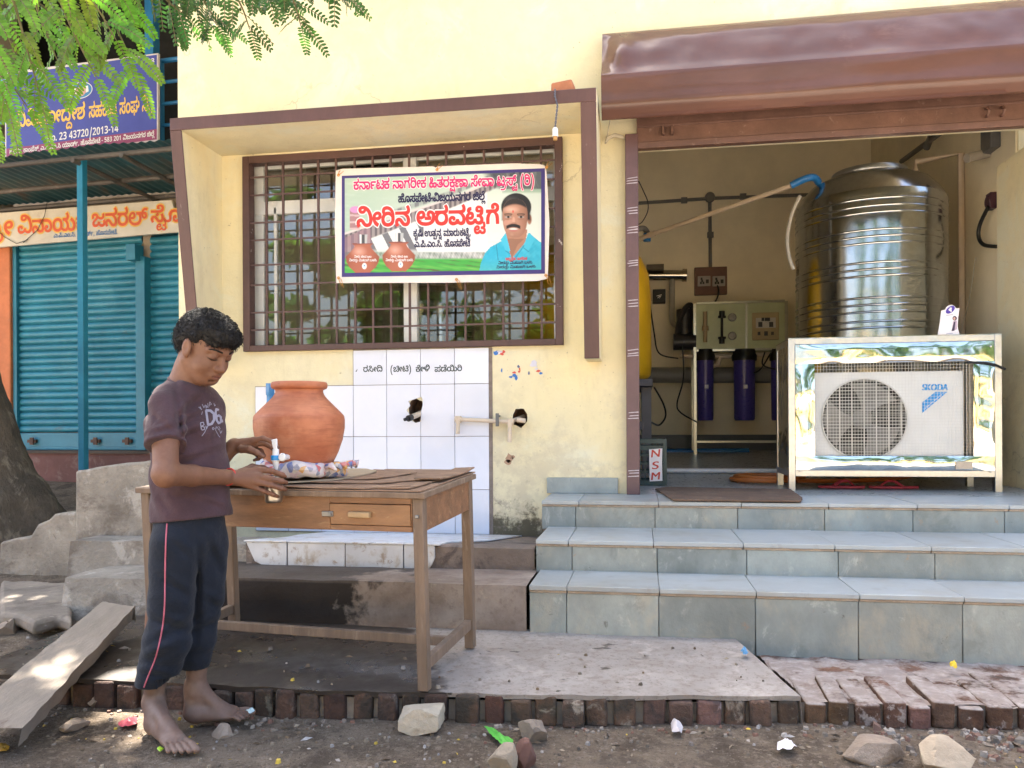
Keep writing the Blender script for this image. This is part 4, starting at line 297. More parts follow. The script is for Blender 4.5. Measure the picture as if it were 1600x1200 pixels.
52:[73,93,86,11,0,7,2,4,2,3,3,3,5,0,6,-2,3,8,3,8,5,3,4,2,6,1,7,-1,5,-4,5,-4,3,6,5,3,7,0,9,-2,8,-4,7,-4,5,-12,-7,5,-9,1,-4,0,-5,-2,-2,-3,-2,-14,-1,-1,0,0,-13,1,-1,8,0,4,-1,4,-3,2,-4,0,-4,-1,-2,-1,-3,-4,-2,-4,-2,-7,-1,-8,-1,-17,1,-7,3,8,1,6,1,4,4,3,4,1,5,0,5,-1,5,-2,4,-4,3,-4,2,-6,1,-6,0,-5,-1,-5,-2,-3,-3,-4,-4,-2,-5,-2,-8,2,-9,2,-5,7,-7,5,-3,9,-4,-2,-4,0,-3,1,-5,2,-3,5,-3,13,96,98,-3,1,-2,1,0,2,0,2,4,3,5,0,4,-1,1,-2,1,-1,-1,-3,-1,-2,-3,0,12,69,134,-2,1,0,3,3,5,5,2,4,0,2,0,1,-2,1,-2,0,-3,-2,-3,-5,-1],
41:[5,92,70,17,0,-1,16,-1,3,-14,-1,49,75,86,7,0,7,2,6,3,5,5,7,-6,5,-2,7,-2,10,1,7,3,4,3,3,5,3,8,1,8,-1,9,-4,10,-3,4,-6,6,0,0,6,3,5,4,2,7,1,4,-1,4,-1,8,-5,9,-4,4,-3,-2,-9,-5,4,-7,2,-6,0,-5,-1,-1,-2,-2,-9,-2,-63,0,0,0,0,-14,12,0,0,-1,-4,-4,-3,-3,-4,-8,-1,-9,1,-13,2,-6,3,-5,5,-4,5,-2,35,79,101,-3,1,-3,5,-1,4,-1,6,1,4,2,7,3,4,5,5,5,3,6,1,3,1,11,0,5,-2,6,-2,4,-4,2,-2,4,-7,2,-6,0,-4,-1,-8,-2,-3,-2,-1,-5,-2,-6,1,-4,5,-1,4,-1,3,-1,0,-13,0,-1,0,-2,-7,-2,-3,-2,-2,-2,-1],
121:[76,42,36,12,0,6,0,8,2,4,3,4,4,3,4,1,5,1,7,-1,5,-1,4,-4,6,-10,11,-1,4,1,2,3,2,3,-1,1,-2,1,-2,1,0,9,1,1,1,-2,6,-3,3,-4,2,-7,1,-7,-1,-6,-3,-2,-4,-1,-3,0,-4,1,-3,3,-7,9,-10,3,-6,1,-5,-1,-4,-2,-2,-4,-3,-5,-2,-4,-1,-5,0,-6,2,-3,2,0,3,1,1,11,7,3,3,1,2,1,5,-1,5,-3,3,-2,1,-6,2,-10,-1,-2,-1,-4,-2,-2,-2,-1,-4,0,-5,2,-4,9,4,-1,3,1,2,2,0,5,0,2,-1,0,-2,-2,-1,-10,-6,-3,-3,-2,-3,-1,-4,1,-6,3,-4,5,-4],
}
TXT = {
'ಕರ್ನಾಟಕ ನಾಗರೀಕ ಹಿತರಕ್ಷಣಾ ಸೇವಾ ಟ್ರಸ್ಟ್ (ರಿ)':([(23,0,0),(151,574,0),(60,1285,0),(93,1734,0),(33,2301,0),(23,3116,0),(151,3978,0),(60,4689,0),(25,5138,0),(230,5786,0),(74,6437,0),(23,6845,0),(237,7707,0),(38,8503,0),(49,9125,0),(285,9776,0),(146,10350,0),(60,11219,0),(270,11956,0),(74,12665,0),(161,13073,0),(60,13867,0),(33,14604,0),(122,15419,0),(201,15553,0),(106,16574,0),(411,16997,0),(230,17380,0),(412,18031,0)],18414),
'ಹೊಸಪೇಟೆ-ವಿಜಯನಗರ ಜಿಲ್ಲೆ':([(271,0,0),(64,801,0),(56,1547,0),(258,2256,0),(74,3048,0),(248,3456,0),(416,4271,0),(233,4593,0),(30,5411,0),(48,6186,0),(42,7522,0),(25,8233,0),(49,8881,0),(212,9820,0),(265,10595,0),(124,11364,0)],11427),
'ನೀರಿನ ಅರವಟ್ಟಿಗೆ':([(223,0,0),(74,742,0),(230,1150,0),(42,1801,0),(9,2800,0),(49,3663,0),(53,4314,0),(214,5108,0),(106,5923,0),(242,6058,0)],6706),
'ಕೃಷಿ ಉತ್ಪನ್ನ ಮಾರುಕಟ್ಟೆ,':([(23,0,0),(65,574,0),(235,697,0),(13,1782,0),(38,3004,0),(116,3626,0),(42,3746,0),(115,4457,0),(156,4850,0),(60,6006,0),(49,6455,0),(63,7106,0),(23,7470,0),(248,8044,0),(106,8859,0),(415,8994,0)],9262),
'ಎ.ಪಿ.ಎಂ.ಸಿ. ಹೊಸಪೇಟೆ':([(17,0,0),(417,787,0),(224,1055,0),(417,1842,0),(17,2110,0),(6,2897,0),(417,3447,0),(236,3715,0),(417,4420,0),(271,4976,0),(64,5777,0),(56,6523,0),(258,7232,0),(74,8024,0),(248,8432,0)],9247),
'ಶ್ರೀ':([(234,0,0),(122,630,0),(74,764,0)],1172),
'ವಿನಾಯಕ':([(233,0,0),(151,818,0),(60,1529,0),(48,1978,0),(23,3314,0)],3888),
'ಜನರಲ್':([(30,0,0),(42,775,0),(49,1486,0),(196,2137,0)],3228),
'ಸ್ಟೋರ್':([(270,0,0),(106,709,0),(64,844,0),(74,1590,0),(194,1998,0)],2962),
'ಎ.ಪಿ.ಎಂ.ಸಿ. ಯಾರ್ಡ್, ಹೊಸಪೇಟೆ.':([(17,0,0),(417,787,0),(224,1055,0),(417,1842,0),(17,2110,0),(6,2897,0),(417,3447,0),(236,3715,0),(417,4420,0),(157,4976,0),(60,6312,0),(180,6761,0),(93,7827,0),(415,8394,0),(271,8950,0),(64,9751,0),(56,10497,0),(258,11206,0),(74,11998,0),(248,12406,0),(417,13221,0)],13489),
'ವಿವಿಧೋದ್ದೇಶ':([(233,0,0),(233,818,0),(256,1636,0),(64,2401,0),(74,3147,0),(255,3555,0),(113,4320,0),(74,4383,0),(54,4791,0)],5421),
'ಸಹಕಾರ ಸಂಘ ನಿ.,':([(56,0,0),(57,709,0),(134,1510,0),(60,2084,0),(49,2533,0),(56,3472,0),(6,4181,0),(26,4731,0),(223,6015,0),(417,6757,0),(415,7025,0)],7293),
'ಸಂ. 23 43720/2013-14':([(56,0,0),(6,709,0),(417,1259,0),(421,1815,0),(422,2387,0),(423,3247,0),(422,3819,0),(426,4391,0),(421,4963,0),(419,5535,0),(418,6107,0),(421,6626,0),(419,7198,0),(420,7770,0),(422,8342,0),(416,8914,0),(420,9236,0),(423,9808,0)],10380),
'ಕಛೇರಿ, ಕಾಂಪ್ಲೆಕ್ಸ್ ಎ.ಪಿ.ಎಂ.ಸಿ ಯಾರ್ಡ್, ಹೊಸಪೇಟೆ - 583 201 ವಿಜಯನಗರ ಜಿಲ್ಲೆ':([(23,0,0),(245,574,0),(74,1417,0),(230,1825,0),(415,2476,0),(134,3032,0),(60,3606,0),(6,4055,0),(258,4605,0),(124,5397,0),(168,5460,0),(129,6347,0),(17,6755,0),(417,7542,0),(224,7810,0),(417,8597,0),(17,8865,0),(6,9652,0),(417,10202,0),(236,10470,0),(157,11463,0),(60,12799,0),(180,13248,0),(93,14314,0),(415,14881,0),(271,15437,0),(64,16238,0),(56,16984,0),(258,17693,0),(74,18485,0),(248,18893,0),(416,19996,0),(424,20606,0),(427,21178,0),(422,21750,0),(421,22610,0),(419,23182,0),(420,23754,0),(233,24614,0),(30,25432,0),(48,26207,0),(42,27543,0),(25,28254,0),(49,28902,0),(212,29841,0),(265,30616,0),(124,31385,0)],31448),
'93':([(428,0,0),(422,572,0)],1144),
'ರಸೀದಿ':([(49,0,0),(236,651,0),(74,1356,0),(221,1764,0)],2529),
'(ಚೀಟಿ)':([(411,0,0),(210,383,0),(74,1180,0),(214,1588,0),(412,2403,0)],2786),
'ಕೇಳಿ':([(240,0,0),(74,574,0),(232,982,0)],1702),
'ಪಡೆಯಿರಿ':([(43,0,0),(250,792,0),(229,1560,0),(230,2896,0)],3547),
'ನೀರು ಜೀವ ಜಲ':([(223,0,0),(74,742,0),(49,1150,0),(63,1801,0),(212,2453,0),(74,3228,0),(53,3636,0),(30,4718,0),(51,5493,0)],6252),
'ನೀರನ್ನು ಮಿತವಾಗಿ ಬಳಸಿ':([(223,0,0),(74,742,0),(49,1150,0),(42,1801,0),(115,2512,0),(63,2617,0),(228,3269,0),(38,4449,0),(161,5071,0),(60,5865,0),(208,6314,0),(45,7250,0),(52,8050,0),(236,8760,0)],9465),
'ಅಧ್ಯಕ್ಷರು ನಾಗರೀಕ':([(9,0,0),(41,863,0),(121,1628,0),(285,1888,0),(49,2462,0),(63,3113,0),(151,3765,0),(60,4476,0),(25,4925,0),(230,5573,0),(74,6224,0),(23,6632,0)],7206),
}
# ------------------------------------------------------------------ palette
YW = 5.1
def wall_paint(name, c, moss=True):
    b = NB(name); x, y, z = b.xyz()
    n1 = b.noise(1.1,6,.6); n2 = b.noise(11,5,.65, off=2); n3 = b.noise(2.3,8,.7, off=9, dist=.6)
    col = b.mix(b.ramp(n1,.35,.7), dk(c,.9), c)
    col = b.mix(b.ramp(n2,.42,.72,0,.4), col, dk(c,.78))
    col = b.mix(b.ramp(n3,.5,.64,0,.5), col,(.70,.70,.58)); col = b.mix(b.ramp(b.noise(.8,5,.55, off=15),.52,.7,0,.45), col,(.84,.69,.36))              # chalky washed patches
    st = b.noise(3.2,7,.7,(1,1,.22), off=5)                                   # run-down rain streaks
    col = b.mix(b.ramp(st,.54,.76,0,.5), col,(.50,.42,.27))
    spk = b.noise(38,3,.7, off=4)
    col = b.mix(b.ramp(spk,.68,.73,0,.6), col,(.25,.2,.15)); col = b.mix(b.math('MULTIPLY', b.ramp(z,.5,1.9,1,0), b.ramp(b.noise(3.6,8,.72, off=23),.47,.62,0,.75)), col,(.55,.47,.33))
    vc = b.n('ShaderNodeVectorMath'); vc.operation = 'ADD'; nv = b.n('ShaderNodeTexNoise'); nv.inputs['Scale'].default_value = 3.2; nv.inputs['Detail'].default_value = 6; b.l(b.pos, nv.inputs['Vector'])
    sc_n = b.n('ShaderNodeVectorMath'); sc_n.operation = 'SCALE'; sc_n.inputs[3].default_value = .55; b.l(nv.outputs[1], sc_n.inputs[0]); b.l(b.pos, vc.inputs[0]); b.l(sc_n.outputs[0], vc.inputs[1])
    vo = b.n('ShaderNodeTexVoronoi'); vo.feature = 'DISTANCE_TO_EDGE'; vo.inputs['Scale'].default_value = 1.7; b.l(vc.outputs[0], vo.inputs['Vector'])
    crk = b.math('MULTIPLY', b.ramp(vo.outputs[0],.002,.012,1,0), b.ramp(b.noise(1.3,3,.5, off=19),.55,.66))
    col = b.mix(b.math('MULTIPLY', crk,.55), col,(.33,.27,.17))
    if moss:
        g = b.math('MULTIPLY', b.ramp(z,.40,.80,1,0), b.math('MULTIPLY', b.ramp(x,-1.25,-.9), b.ramp(x,-.52,-.42,1,0)))
        mm = b.ramp(b.math('ADD', b.noise(9,8,.72, off=7), b.math('MULTIPLY', g,.42)),.74,.92)
        col = b.mix(b.math('MULTIPLY', mm, b.math('MULTIPLY', b.ramp(g,0.03,.25),.93)), col,(.075,.06,.035))
        g2 = b.math('MULTIPLY', b.ramp(z,.55,1.05,1,0), b.ramp(b.noise(5.5,8,.75, off=13),.55,.62))
        col = b.mix(b.math('MULTIPLY', g2, b.math('MULTIPLY', b.ramp(x,-1.2,-.95),.55)), col,(.3,.24,.2))
    h = b.math('ADD', b.noise(6,5,.6), b.math('MULTIPLY', b.noise(75,4,.6),.35))
    return b.fin(col,.75,0, b.bump(h,.42,.012),.3)
m_wall = wall_paint('yellow_plaster',(.79,.705,.475))
m_inner = M('inner_plaster',(.88,.79,.60),.8,.12,1.4,.2,60)
m_brown = M('brown_paint',(.105,.048,.042),.5,.25,5,.25,45, sc=(1,1,.3), stains=[((.3,.25,.24),14,.66,.72,.5)])
m_post = M('mauve_paint',(.135,.07,.072),.42,.2,5,.2,45, stains=[((.3,.2,.18),20,.68,.74,.4)])
m_tape = M('worn_tape',(.55,.48,.52),.35,.3,30,.1)
m_conc = M('grey_concrete',(.35,.305,.25),.9,.35,3.4,1.,45,.014, stains=[((.15,.12,.095),3.6,.5,.66,.8),((.5,.45,.39),6,.56,.66,.6),((.09,.075,.06),22,.62,.7,.6)])
m_concd = M('dirty_concrete',(.27,.225,.18),.85,.35,3,.7,45,.01, stains=[((.1,.08,.065),3.4,.5,.66,.8),((.42,.36,.3),8,.6,.7,.6)])
m_wtile = M('white_tile',(.70,.72,.80),.2,.06,2,.04,20, stains=[((.5,.53,.58),1.3,.6,.75,.4),((.5,.42,.3),7,.7,.78,.35)], tint=True)
m_wtiled = M('dirty_white_tile',(.60,.60,.60),.32,.15,3,.1,30, stains=[((.34,.26,.17),6,.5,.66,.7),((.26,.17,.1),13,.56,.68,.75),((.06,.045,.04),21,.62,.69,.8)], tint=True)
m_grout = M('grout',(.25,.2,.17),.9,.3,20,.3)
m_riser = M('green_grey_stone',(.30,.325,.30),.6,.3,2.6,.5,60,.005, tint=True, sc=(1,1,.7),
            stains=[((.42,.37,.28),3.4,.49,.68,.6),((.50,.50,.45),7,.58,.7,.6),((.17,.19,.17),4.3,.55,.68,.6),((.10,.09,.07),17,.64,.7,.7),((.36,.22,.13),11,.65,.71,.6)])
m_tread = M('worn_stone_tread',(.37,.395,.40),.38,.08,1.2,.1,30,.003, tint=True, stains=[((.30,.28,.235),2.2,.46,.68,.55),((.24,.23,.21),9,.55,.68,.4),((.2,.17,.14),40,.72,.76,.5)])
m_bric = M('old_brick',(.155,.092,.066),.92,.4,9,1.,45,.012, tint=True, stains=[((.05,.042,.035),7,.46,.62,.9),((.32,.28,.24),9,.57,.66,.75)])
m_steel = None
m_black = M('black_plastic',(.012,.012,.013),.4,.2,10,.05)
m_pvc = M('cream_pvc',(.62,.5,.38),.35,.12,8,.03)
m_grey = M('grey_pipe',(.16,.155,.15),.5,.15,8,.05)
m_white = M('white_plastic',(.72,.72,.74),.3,.06,8,.03)
m_blue = M('blue_plastic',(.03,.2,.52),.3,.1,8,.03)
m_rust = M('rusty_iron',(.12,.06,.04),.7,.35,14,.4)
m_dark = M('dark_void',(.02,.016,.013),.9,.3,10,.5)
def steel(name, c=(.62,.6,.55), rough=.16, waves=0., wscale=5., var=.06):
    b = NB(name); n = b.noise(26,5,.65); col = b.mix(b.ramp(n,.3,.7), dk(c,1 - var * 2), c)
    nr = None
    if waves:
        nr = b.bump(b.noise(wscale,2,.5, off=3), waves,.05)
    nr = b.bump(b.noise(140,3,.6,(1,1,.1)),.03,.002, nr)
    return b.fin(col, b.math('ADD', b.math('MULTIPLY', n,.12), rough - .06),1., nr)
m_steel = steel('bright_steel',(.70,.72,.73),.09,.10,3.)
m_steelt = steel('tank_steel',(.47,.485,.50),.17,.2,2.5)
m_steelf = steel('frame_steel',(.52,.53,.54),.34,.08,9.)
def glass(name, tintc=(.9,.91,.88), f0=1.5):
    m = bpy.data.materials.new(name); m.use_nodes = True; t = m.node_tree; t.nodes.clear()
    o = t.nodes.new('ShaderNodeOutputMaterial'); mx = t.nodes.new('ShaderNodeMixShader'); fr = t.nodes.new('ShaderNodeFresnel'); fr.inputs[0].default_value = f0 + .35
    tr = t.nodes.new('ShaderNodeBsdfTransparent'); tr.inputs[0].default_value = (*tintc,1); gl = t.nodes.new('ShaderNodeBsdfGlossy'); gl.inputs['Roughness'].default_value = .015
    t.links.new(fr.outputs[0], mx.inputs[0]); t.links.new(tr.outputs[0], mx.inputs[1]); t.links.new(gl.outputs[0], mx.inputs[2]); t.links.new(mx.outputs[0], o.inputs[0]); return m
m_glass = glass('window_glass')

# ------------------------------------------------------------------ ground
def gz(x, y):
    z = .012 * mnoise.noise((x * 2.1, y * 2.1,3)) + .008 * mnoise.noise((x * 7, y * 7,1)) + .004 * mnoise.noise((x * 19, y * 19,5))
    if x < -2.0 and y > 2.6:
        k = min(1,(-2.0 - x) / .9); p = np.interp(y, [2.6,3.2,4.0,5.3,6.9,8], [0,.03,.12,.30,.60,.62]); z += k * p
    if x > .55 and y < 3.3: z -= .0
    return z
def ground_mat():
    b = NB('dirt_ground'); n1 = b.noise(.9,7,.65); n2 = b.noise(6,8,.7, off=3); n3 = b.noise(45,5,.7, off=8)
    c = b.mix(b.ramp(n1,.35,.68),(.15,.112,.08),(.265,.208,.152))
    c = b.mix(b.ramp(n2,.42,.68,0,.75), c,(.07,.052,.037))
    c = b.mix(b.ramp(n3,.5,.64,0,.7), c,(.28,.225,.175)); c = b.mix(b.ramp(b.noise(130,4,.7, off=41),.56,.66,0,.8), c,(.05,.038,.028)); c = b.mix(b.ramp(b.noise(2.6,6,.7, off=44),.52,.64,0,.6), c,(.055,.042,.032))
    c = b.mix(b.ramp(b.noise(80,3,.6, off=21),.66,.72,0,.8), c,(.36,.31,.25))
    c = b.mix(b.ramp(b.noise(55,3,.6, off=31),.7,.74,0,.8), c,(.30,.25,.10))
    x, y, z = b.xyz()
    far = b.ramp(y,1.7,.6)
    c = b.mix(b.math('MULTIPLY', far,.85), c,(.50,.445,.365))  # ground out of view made paler to bounce more light onto the facade
    h = b.math('ADD', b.math('MULTIPLY', n2,.6), b.math('MULTIPLY', n3,.4))
    h = b.math('ADD', h, b.math('MULTIPLY', b.noise(120,4,.7, off=41),.35)); return b.fin(c,.92,0, b.bump(h,1.,.035),.2)
m_dirt = ground_mat()
g = MB()
xs = np.concatenate([np.linspace(-12,-4.4,14), np.linspace(-4.2,3.2,150), np.linspace(3.5,12,12)])
ys = np.concatenate([np.linspace(-8,1.6,14), np.linspace(1.75,4.2,70), np.linspace(4.4,12,24)])
vv = [(x, y, gz(x, y)) for y in ys for x in xs]; nx = len(xs)
g.add(vv, [(j * nx + i, j * nx + i + 1,(j + 1) * nx + i + 1,(j + 1) * nx + i) for j in range(len(ys) - 1) for i in range(nx - 1)])
xa, xb, ya, yb, F = -12,12,-8,12,300
for (a, bb) in (((-F, -F),(F, ya)),((-F, yb),(F, F)),((-F, ya),(xa, yb)),((xb, ya),(F, yb))):
    g.add([(a[0], a[1],0),(bb[0], a[1],0),(bb[0], bb[1],0),(a[0], bb[1],0)], [(0,1,2,3)])
g.build('ground', m_dirt, kind='structure', label='bare trodden dirt ground with scraps in front of the steps', sharp=180, fixn=False)

# pavement slab in front of the steps (wet in its left half)
def slab_mat():
    b = NB('cement_slab'); x, y, z = b.xyz(); n = b.noise(2.6,8,.65, off=2); n2 = b.noise(24,6,.7)
    c = b.mix(b.ramp(n,.35,.7),(.275,.24,.212),(.37,.33,.295))
    c = b.mix(b.ramp(n2,.46,.66,0,.6), c,(.20,.155,.125)); c = b.mix(b.ramp(b.noise(70,4,.7, off=31),.58,.66,0,.6), c,(.13,.10,.08)); c = b.mix(b.ramp(b.noise(6,8,.75, off=37),.56,.66,0,.6), c,(.45,.39,.345))
    s = b.math('ADD', b.math('ADD', b.math('MULTIPLY', x,-.75), b.math('MULTIPLY', y,-.42)), b.math('MULTIPLY', b.noise(2.2,7,.62, off=6),.9))
    wet = b.ramp(s,-.28,-.2)
    sp = b.math('MULTIPLY', b.ramp(b.noise(5.5,5,.6,(1,1.6,1), off=17),.62,.65), b.ramp(x,.3,-.3))
    wet = b.math('MAXIMUM', wet, sp)
    c = b.mix(b.math('MULTIPLY', wet,.95), c,(.036,.027,.021))
    rg = b.math('SUBTRACT',.85, b.math('MULTIPLY', wet, b.ramp(b.noise(3.3,5,.6, off=51),.4,.6,.3,.62)))
    return b.fin(c, rg,0, b.bump(b.math('ADD', n, b.math('MULTIPLY', n2,.4)),.35,.012),.4)
m_slab = slab_mat()
def kerb_y(x): return float(np.interp(x, [-3.4,-1.2,-.4,.55,2.0], [2.80,2.81,2.87,3.0,3.13]))
sb = MB()
def slabp(u, v):
    x = -2.7 + u * 3.26; xr = x + (.0 if u < 1 else 0); y0 = kerb_y(x) + .004 + .014 * mnoise.noise((x * 9,0,4)) + .008 * mnoise.noise((x * 30,0,4)); y = y0 + (3.70 - y0) * v
    x = x - (v * .16 if u > .9 else 0) * ((u - .9) / .1)
    return (x, y,.105 + .028 * v + .004 * mnoise.noise((x * 4, y * 4,0)))
sb.grid(slabp,60,16)
bk = [slabp(i / 60,0) for i in range(61)]; sb.add(bk + [(p[0], p[1] + .004, p[2] - .016 - .012 * abs(mnoise.noise((p[0] * 13,2,2)))) for p in bk], [(i, i + 1,62 + i,61 + i) for i in range(60)])
bk = [slabp(1, i / 16) for i in range(17)]; sb.add(bk + [(p[0] + .01, p[1],-.05) for p in bk], [(i, i + 1,18 + i,17 + i) for i in range(16)])
sb.build('pavement', m_slab, kind='structure', label='grey cement pavement apron, wet on its left half, before the steps')
# rough brick end of the pavement, right
def smear():
    b = NB('cement_smeared_brick'); n = b.noise(9,6,.7); c = b.mix(b.ramp(n,.35,.7),(.09,.055,.042),(.20,.115,.08)); c = b.mix(1., c, b.attr(), 'MULTIPLY')
    c = b.mix(b.ramp(b.noise(7,7,.7, off=3),.5,.64,0,.7), c,(.07,.055,.045))
    ns = b.n('ShaderNodeSeparateXYZ'); ge = b.n('ShaderNodeNewGeometry'); b.l(ge.outputs['Normal'], ns.inputs[0])
    up_ = b.math('MULTIPLY', b.ramp(ns.outputs[2],.35,.75), b.ramp(b.noise(4.5,7,.68, off=8),.38,.5)); up_ = b.math('MAXIMUM', up_, b.ramp(b.noise(8,6,.7, off=14),.58,.64,0,.85))
    c = b.mix(up_, c, b.mix(b.ramp(b.noise(16,6,.7),.4,.7),(.30,.245,.215),(.44,.385,.35)))
    return b.fin(c,.9,0, b.bump(b.math('ADD', b.noise(30,6,.7), n),.9,.014),.2)
m_smear = smear()
rb = MB()
k = 0
for row,(y0, y1) in enumerate(((0,.24),(.25,.44),(.45,.62))):
    x = .62 - row * .05
    while x < 2.3:
        w = .2 + random.uniform(-.02,.05) if row else .085 + random.uniform(-.01,.015)
        if row == 0: x += w + .016; continue
        yy = kerb_y(x); zt = .085 - .012 * row + random.uniform(-.008,.008)
        rb.box((x, yy + y0 + .0,-.04),(x + w, yy + y1, zt), c=(lambda t: (1.15 * t,1.1 * t,1.08 * t))(random.uniform(.75,1.25)))
        x += w + .012
rb.grid(lambda u, v: (.60 - .1 * v + u * 1.75, kerb_y(.6 + u * 1.75) + .02 + v * .64,.076 - .012 * v + .012 * mnoise.noise((u * 14, v * 6,5)) + .005 * mnoise.noise((u * 50, v * 22,5))),120,50, c=(1.1,1.05,1.0))
rb.build('brick_paving', m_smear, cat='brick paving', label='rough cement smeared brick paving below the far end of the steps', bevel=.012)

# kerb: row of bricks on end
kb = MB(); x = -2.3; i = 0
while x < 2.25:
    w = random.uniform(.068,.088); gap = random.uniform(.008,.028); y = kerb_y(x) + random.uniform(-.012,.012); a = random.uniform(-.05,.05); zt = .096 + random.uniform(-.012,.006)
    if x > .55: zt = .090 + random.uniform(-.016,.012)
    zb = -.01 if x < .3 else -.005
    T = Matrix.Translation((x + w / 2, y + .115,0)) @ Matrix.Rotation(a,4, 'Z') @ Matrix.Rotation(random.uniform(-.04,.04),4, 'Y')
    wet = x < -.75
    t = random.uniform(.4,.75) if wet else random.uniform(.65,1.3)
    cc = (t, t * random.uniform(.88,1.05), t * random.uniform(.8,1.05))
    if abs(x + .56) < .05: cc = (1.5,.9,.75)
    kb.box((-w / 2,-.115, zb),(w / 2,.125 + (.07 if x > .55 else 0), zt), m=1 if x > .5 else 0, c=cc, T=T)
    x += w + gap; i += 1
kerb = kb.build('brick_kerb', [m_bric, m_smear], label='row of worn bricks on end edging the cement pavement', cat='kerb', bevel=.009, seg=2)
mk = MB(); mk.grid(lambda u, v: (-2.3 + u * 4.5, kerb_y(-2.3 + u * 4.5) + .028 + .006 * mnoise.noise((u * 130, v * 3,2)),-.03 + v * .105),160,4)
mk.build('mortar', m_concd, kerb)

# ------------------------------------------------------------------ main building
bld = thing('yellow_building', 'cream yellow plastered building with a hooded window and an open shop doorway', 'building',(-.4,7.5,0))
XL, XR, YB, H = -3.157,3.4,9.75,6.2
w = MB(); T2 = .23
w.box((XL, YW,-.1),(-2.663, YW + T2, H)).box((-2.663, YW,2.922),(-.487, YW + T2, H))
w.box((-.487, YW,-.1),(-.03, YW + T2, H)).box((-.03, YW,2.88),(XR, YW + T2, H)).box((2.46, YW,-.1),(XR,6.06,2.88))
w.build('wall', m_wall, bld, bevel=0, fixn=False)
m_hole = M('broken_brickwork',(.22,.13,.085),.95,.5,12,.8,30,.02)
wall = MB().box((-2.663, YW,-.1),(-.487, YW + T2,1.60)).build('window_wall', m_wall, bld, fixn=False)
# knock the two pipe holes through the plaster
def rough_disc(cx, cz, rx, rz, y0, y1, n=18, amp=.25, seed=0):
    b = MB(); P = []
    for k in range(n):
        a = 2 * math.pi * k / n; r = 1 + amp * mnoise.noise((math.cos(a) * 1.7 + seed, math.sin(a) * 1.7, seed)); P.append((cx + rx * r * math.cos(a), y0, cz + rz * r * math.sin(a)))
    b.prism(P,(0, y1 - y0,0)); return b
hole1, hole2 = PY(650,641, YW), PY(812,653, YW)
for hp, rx, rz, sd in ((hole1,.05,.082,3),(hole2,.048,.062,8)):
    cut = rough_disc(hp.x, hp.z, rx, rz, YW - .05, YW + .16, seed=sd).build('cutter', m_dark, None, smooth=False)
    cut.data.materials.append(m_dark)
    md = wall.modifiers.new('b', 'BOOLEAN'); md.object = cut; md.operation = 'DIFFERENCE'; md.solver = 'EXACT'
    bpy.context.view_layer.update()
    ev = wall.evaluated_get(bpy.context.evaluated_depsgraph_get()); me = bpy.data.meshes.new_from_object(ev)
    wall.modifiers.clear(); wall.data = me; bpy.data.objects.remove(cut)
wall.data.materials.clear(); wall.data.materials.append(m_wall); wall.data.materials.append(m_hole)
for f in wall.data.polygons:
    c = f.center + world_loc(bld) + wall.location
    f.material_index = 1 if YW + .004 < c.y < YW + .2 and min(math.hypot(c.x - h_.x, c.z - h_.z) for h_ in (hole1, hole2)) < .12 else 0
# shell: side walls, back, ceiling, roof
sh = MB(); sh.box((XL, YW + T2,-.1),(XL + .2, YB, H)).box((2.60,6.06,-.1),(XR, YB, H)).box((XL, YB,-.1),(XR, YB + .2, H)).box((XL - .0, YW + .0, H),(XR, YB + .2, H + .12))
sh.build('side_wall', m_wall, bld)
inn = MB(); inn.box((XL + .2,9.6,.4),(2.6,9.745,4.9)).box((2.585,6.07,.4),(2.599,9.6,4.9)).box((XL + .201, YW + T2,.4),(XL + .215,9.6,4.9)).box((XL + .2, YW + T2 + .001,4.9),(2.59,9.74,5.02))
inn.build('inner_wall', m_inner, bld)
fl = MB(); YF = [5.1,5.95,6.6,9.7]; ZF = [.655,.66,.70,.80]
def fz(y): return float(np.interp(y, YF, ZF))
fl.add([(x, y, fz(y)) for y in YF for x in (XL,2.59)], [(2 * i,2 * i + 1,2 * i + 3,2 * i + 2) for i in range(3)])
fl.add([(-.03,5.1,.655),(2.47,5.1,.655),(2.47,5.1,.5),(-.03,5.1,.5)], [(3,2,1,0)])
fl.build('floor', M('inner_floor_stone',(.33,.345,.34),.3,.2,3,.1,40, stains=[((.1,.1,.1),3,.55,.7,.6)]), bld)
sk = MB(); sk.box((-3.0,9.56,.7),(2.58,9.6,.98))
sk.build('inner_skirting', M('dark_skirting',(.09,.095,.1),.4,.2,5,.1), bld)
# hood round the window
z0, z1 = 1.49,3.02
hd = MB()
def fin(xa, xb):
    hd.hexa([(xa,4.83, z0),(xb,4.83, z0),(xb, YW, z0),(xa, YW, z0),(xa,4.61,2.946),(xb,4.61,2.946),(xb, YW,2.946),(xa, YW,2.946)])
fin(-2.905,-2.832); fin(-.335,-.245)
hd.box((-2.905,4.61,2.9462),(-.245, YW, z1))
hood = hd.build('window_hood', m_wall, bld)
tr = MB(); e = .006
def trimfin(xa, xb):
    f = lambda z: 4.83 + (z - z0) / (2.946 - z0) * (4.61 - 4.83)
    tr.hexa([(xa, f(z0) - e, z0 + .0),(xb, f(z0) - e, z0),(xb, f(z0) + .004, z0 - .002),(xa, f(z0) + .004, z0 - .002),(xa,4.61 - e,2.945),(xb,4.61 - e,2.945),(xb,4.61 + .004,2.945),(xa,4.61 + .004,2.945)])
trimfin(-2.907,-2.828); trimfin(-.337,-.247)
tr.box((-2.907,4.61 - e,2.9455),(-.247,4.613, z1 + .004))
tr.build('hood_trim', m_brown, hood, bevel=.004)
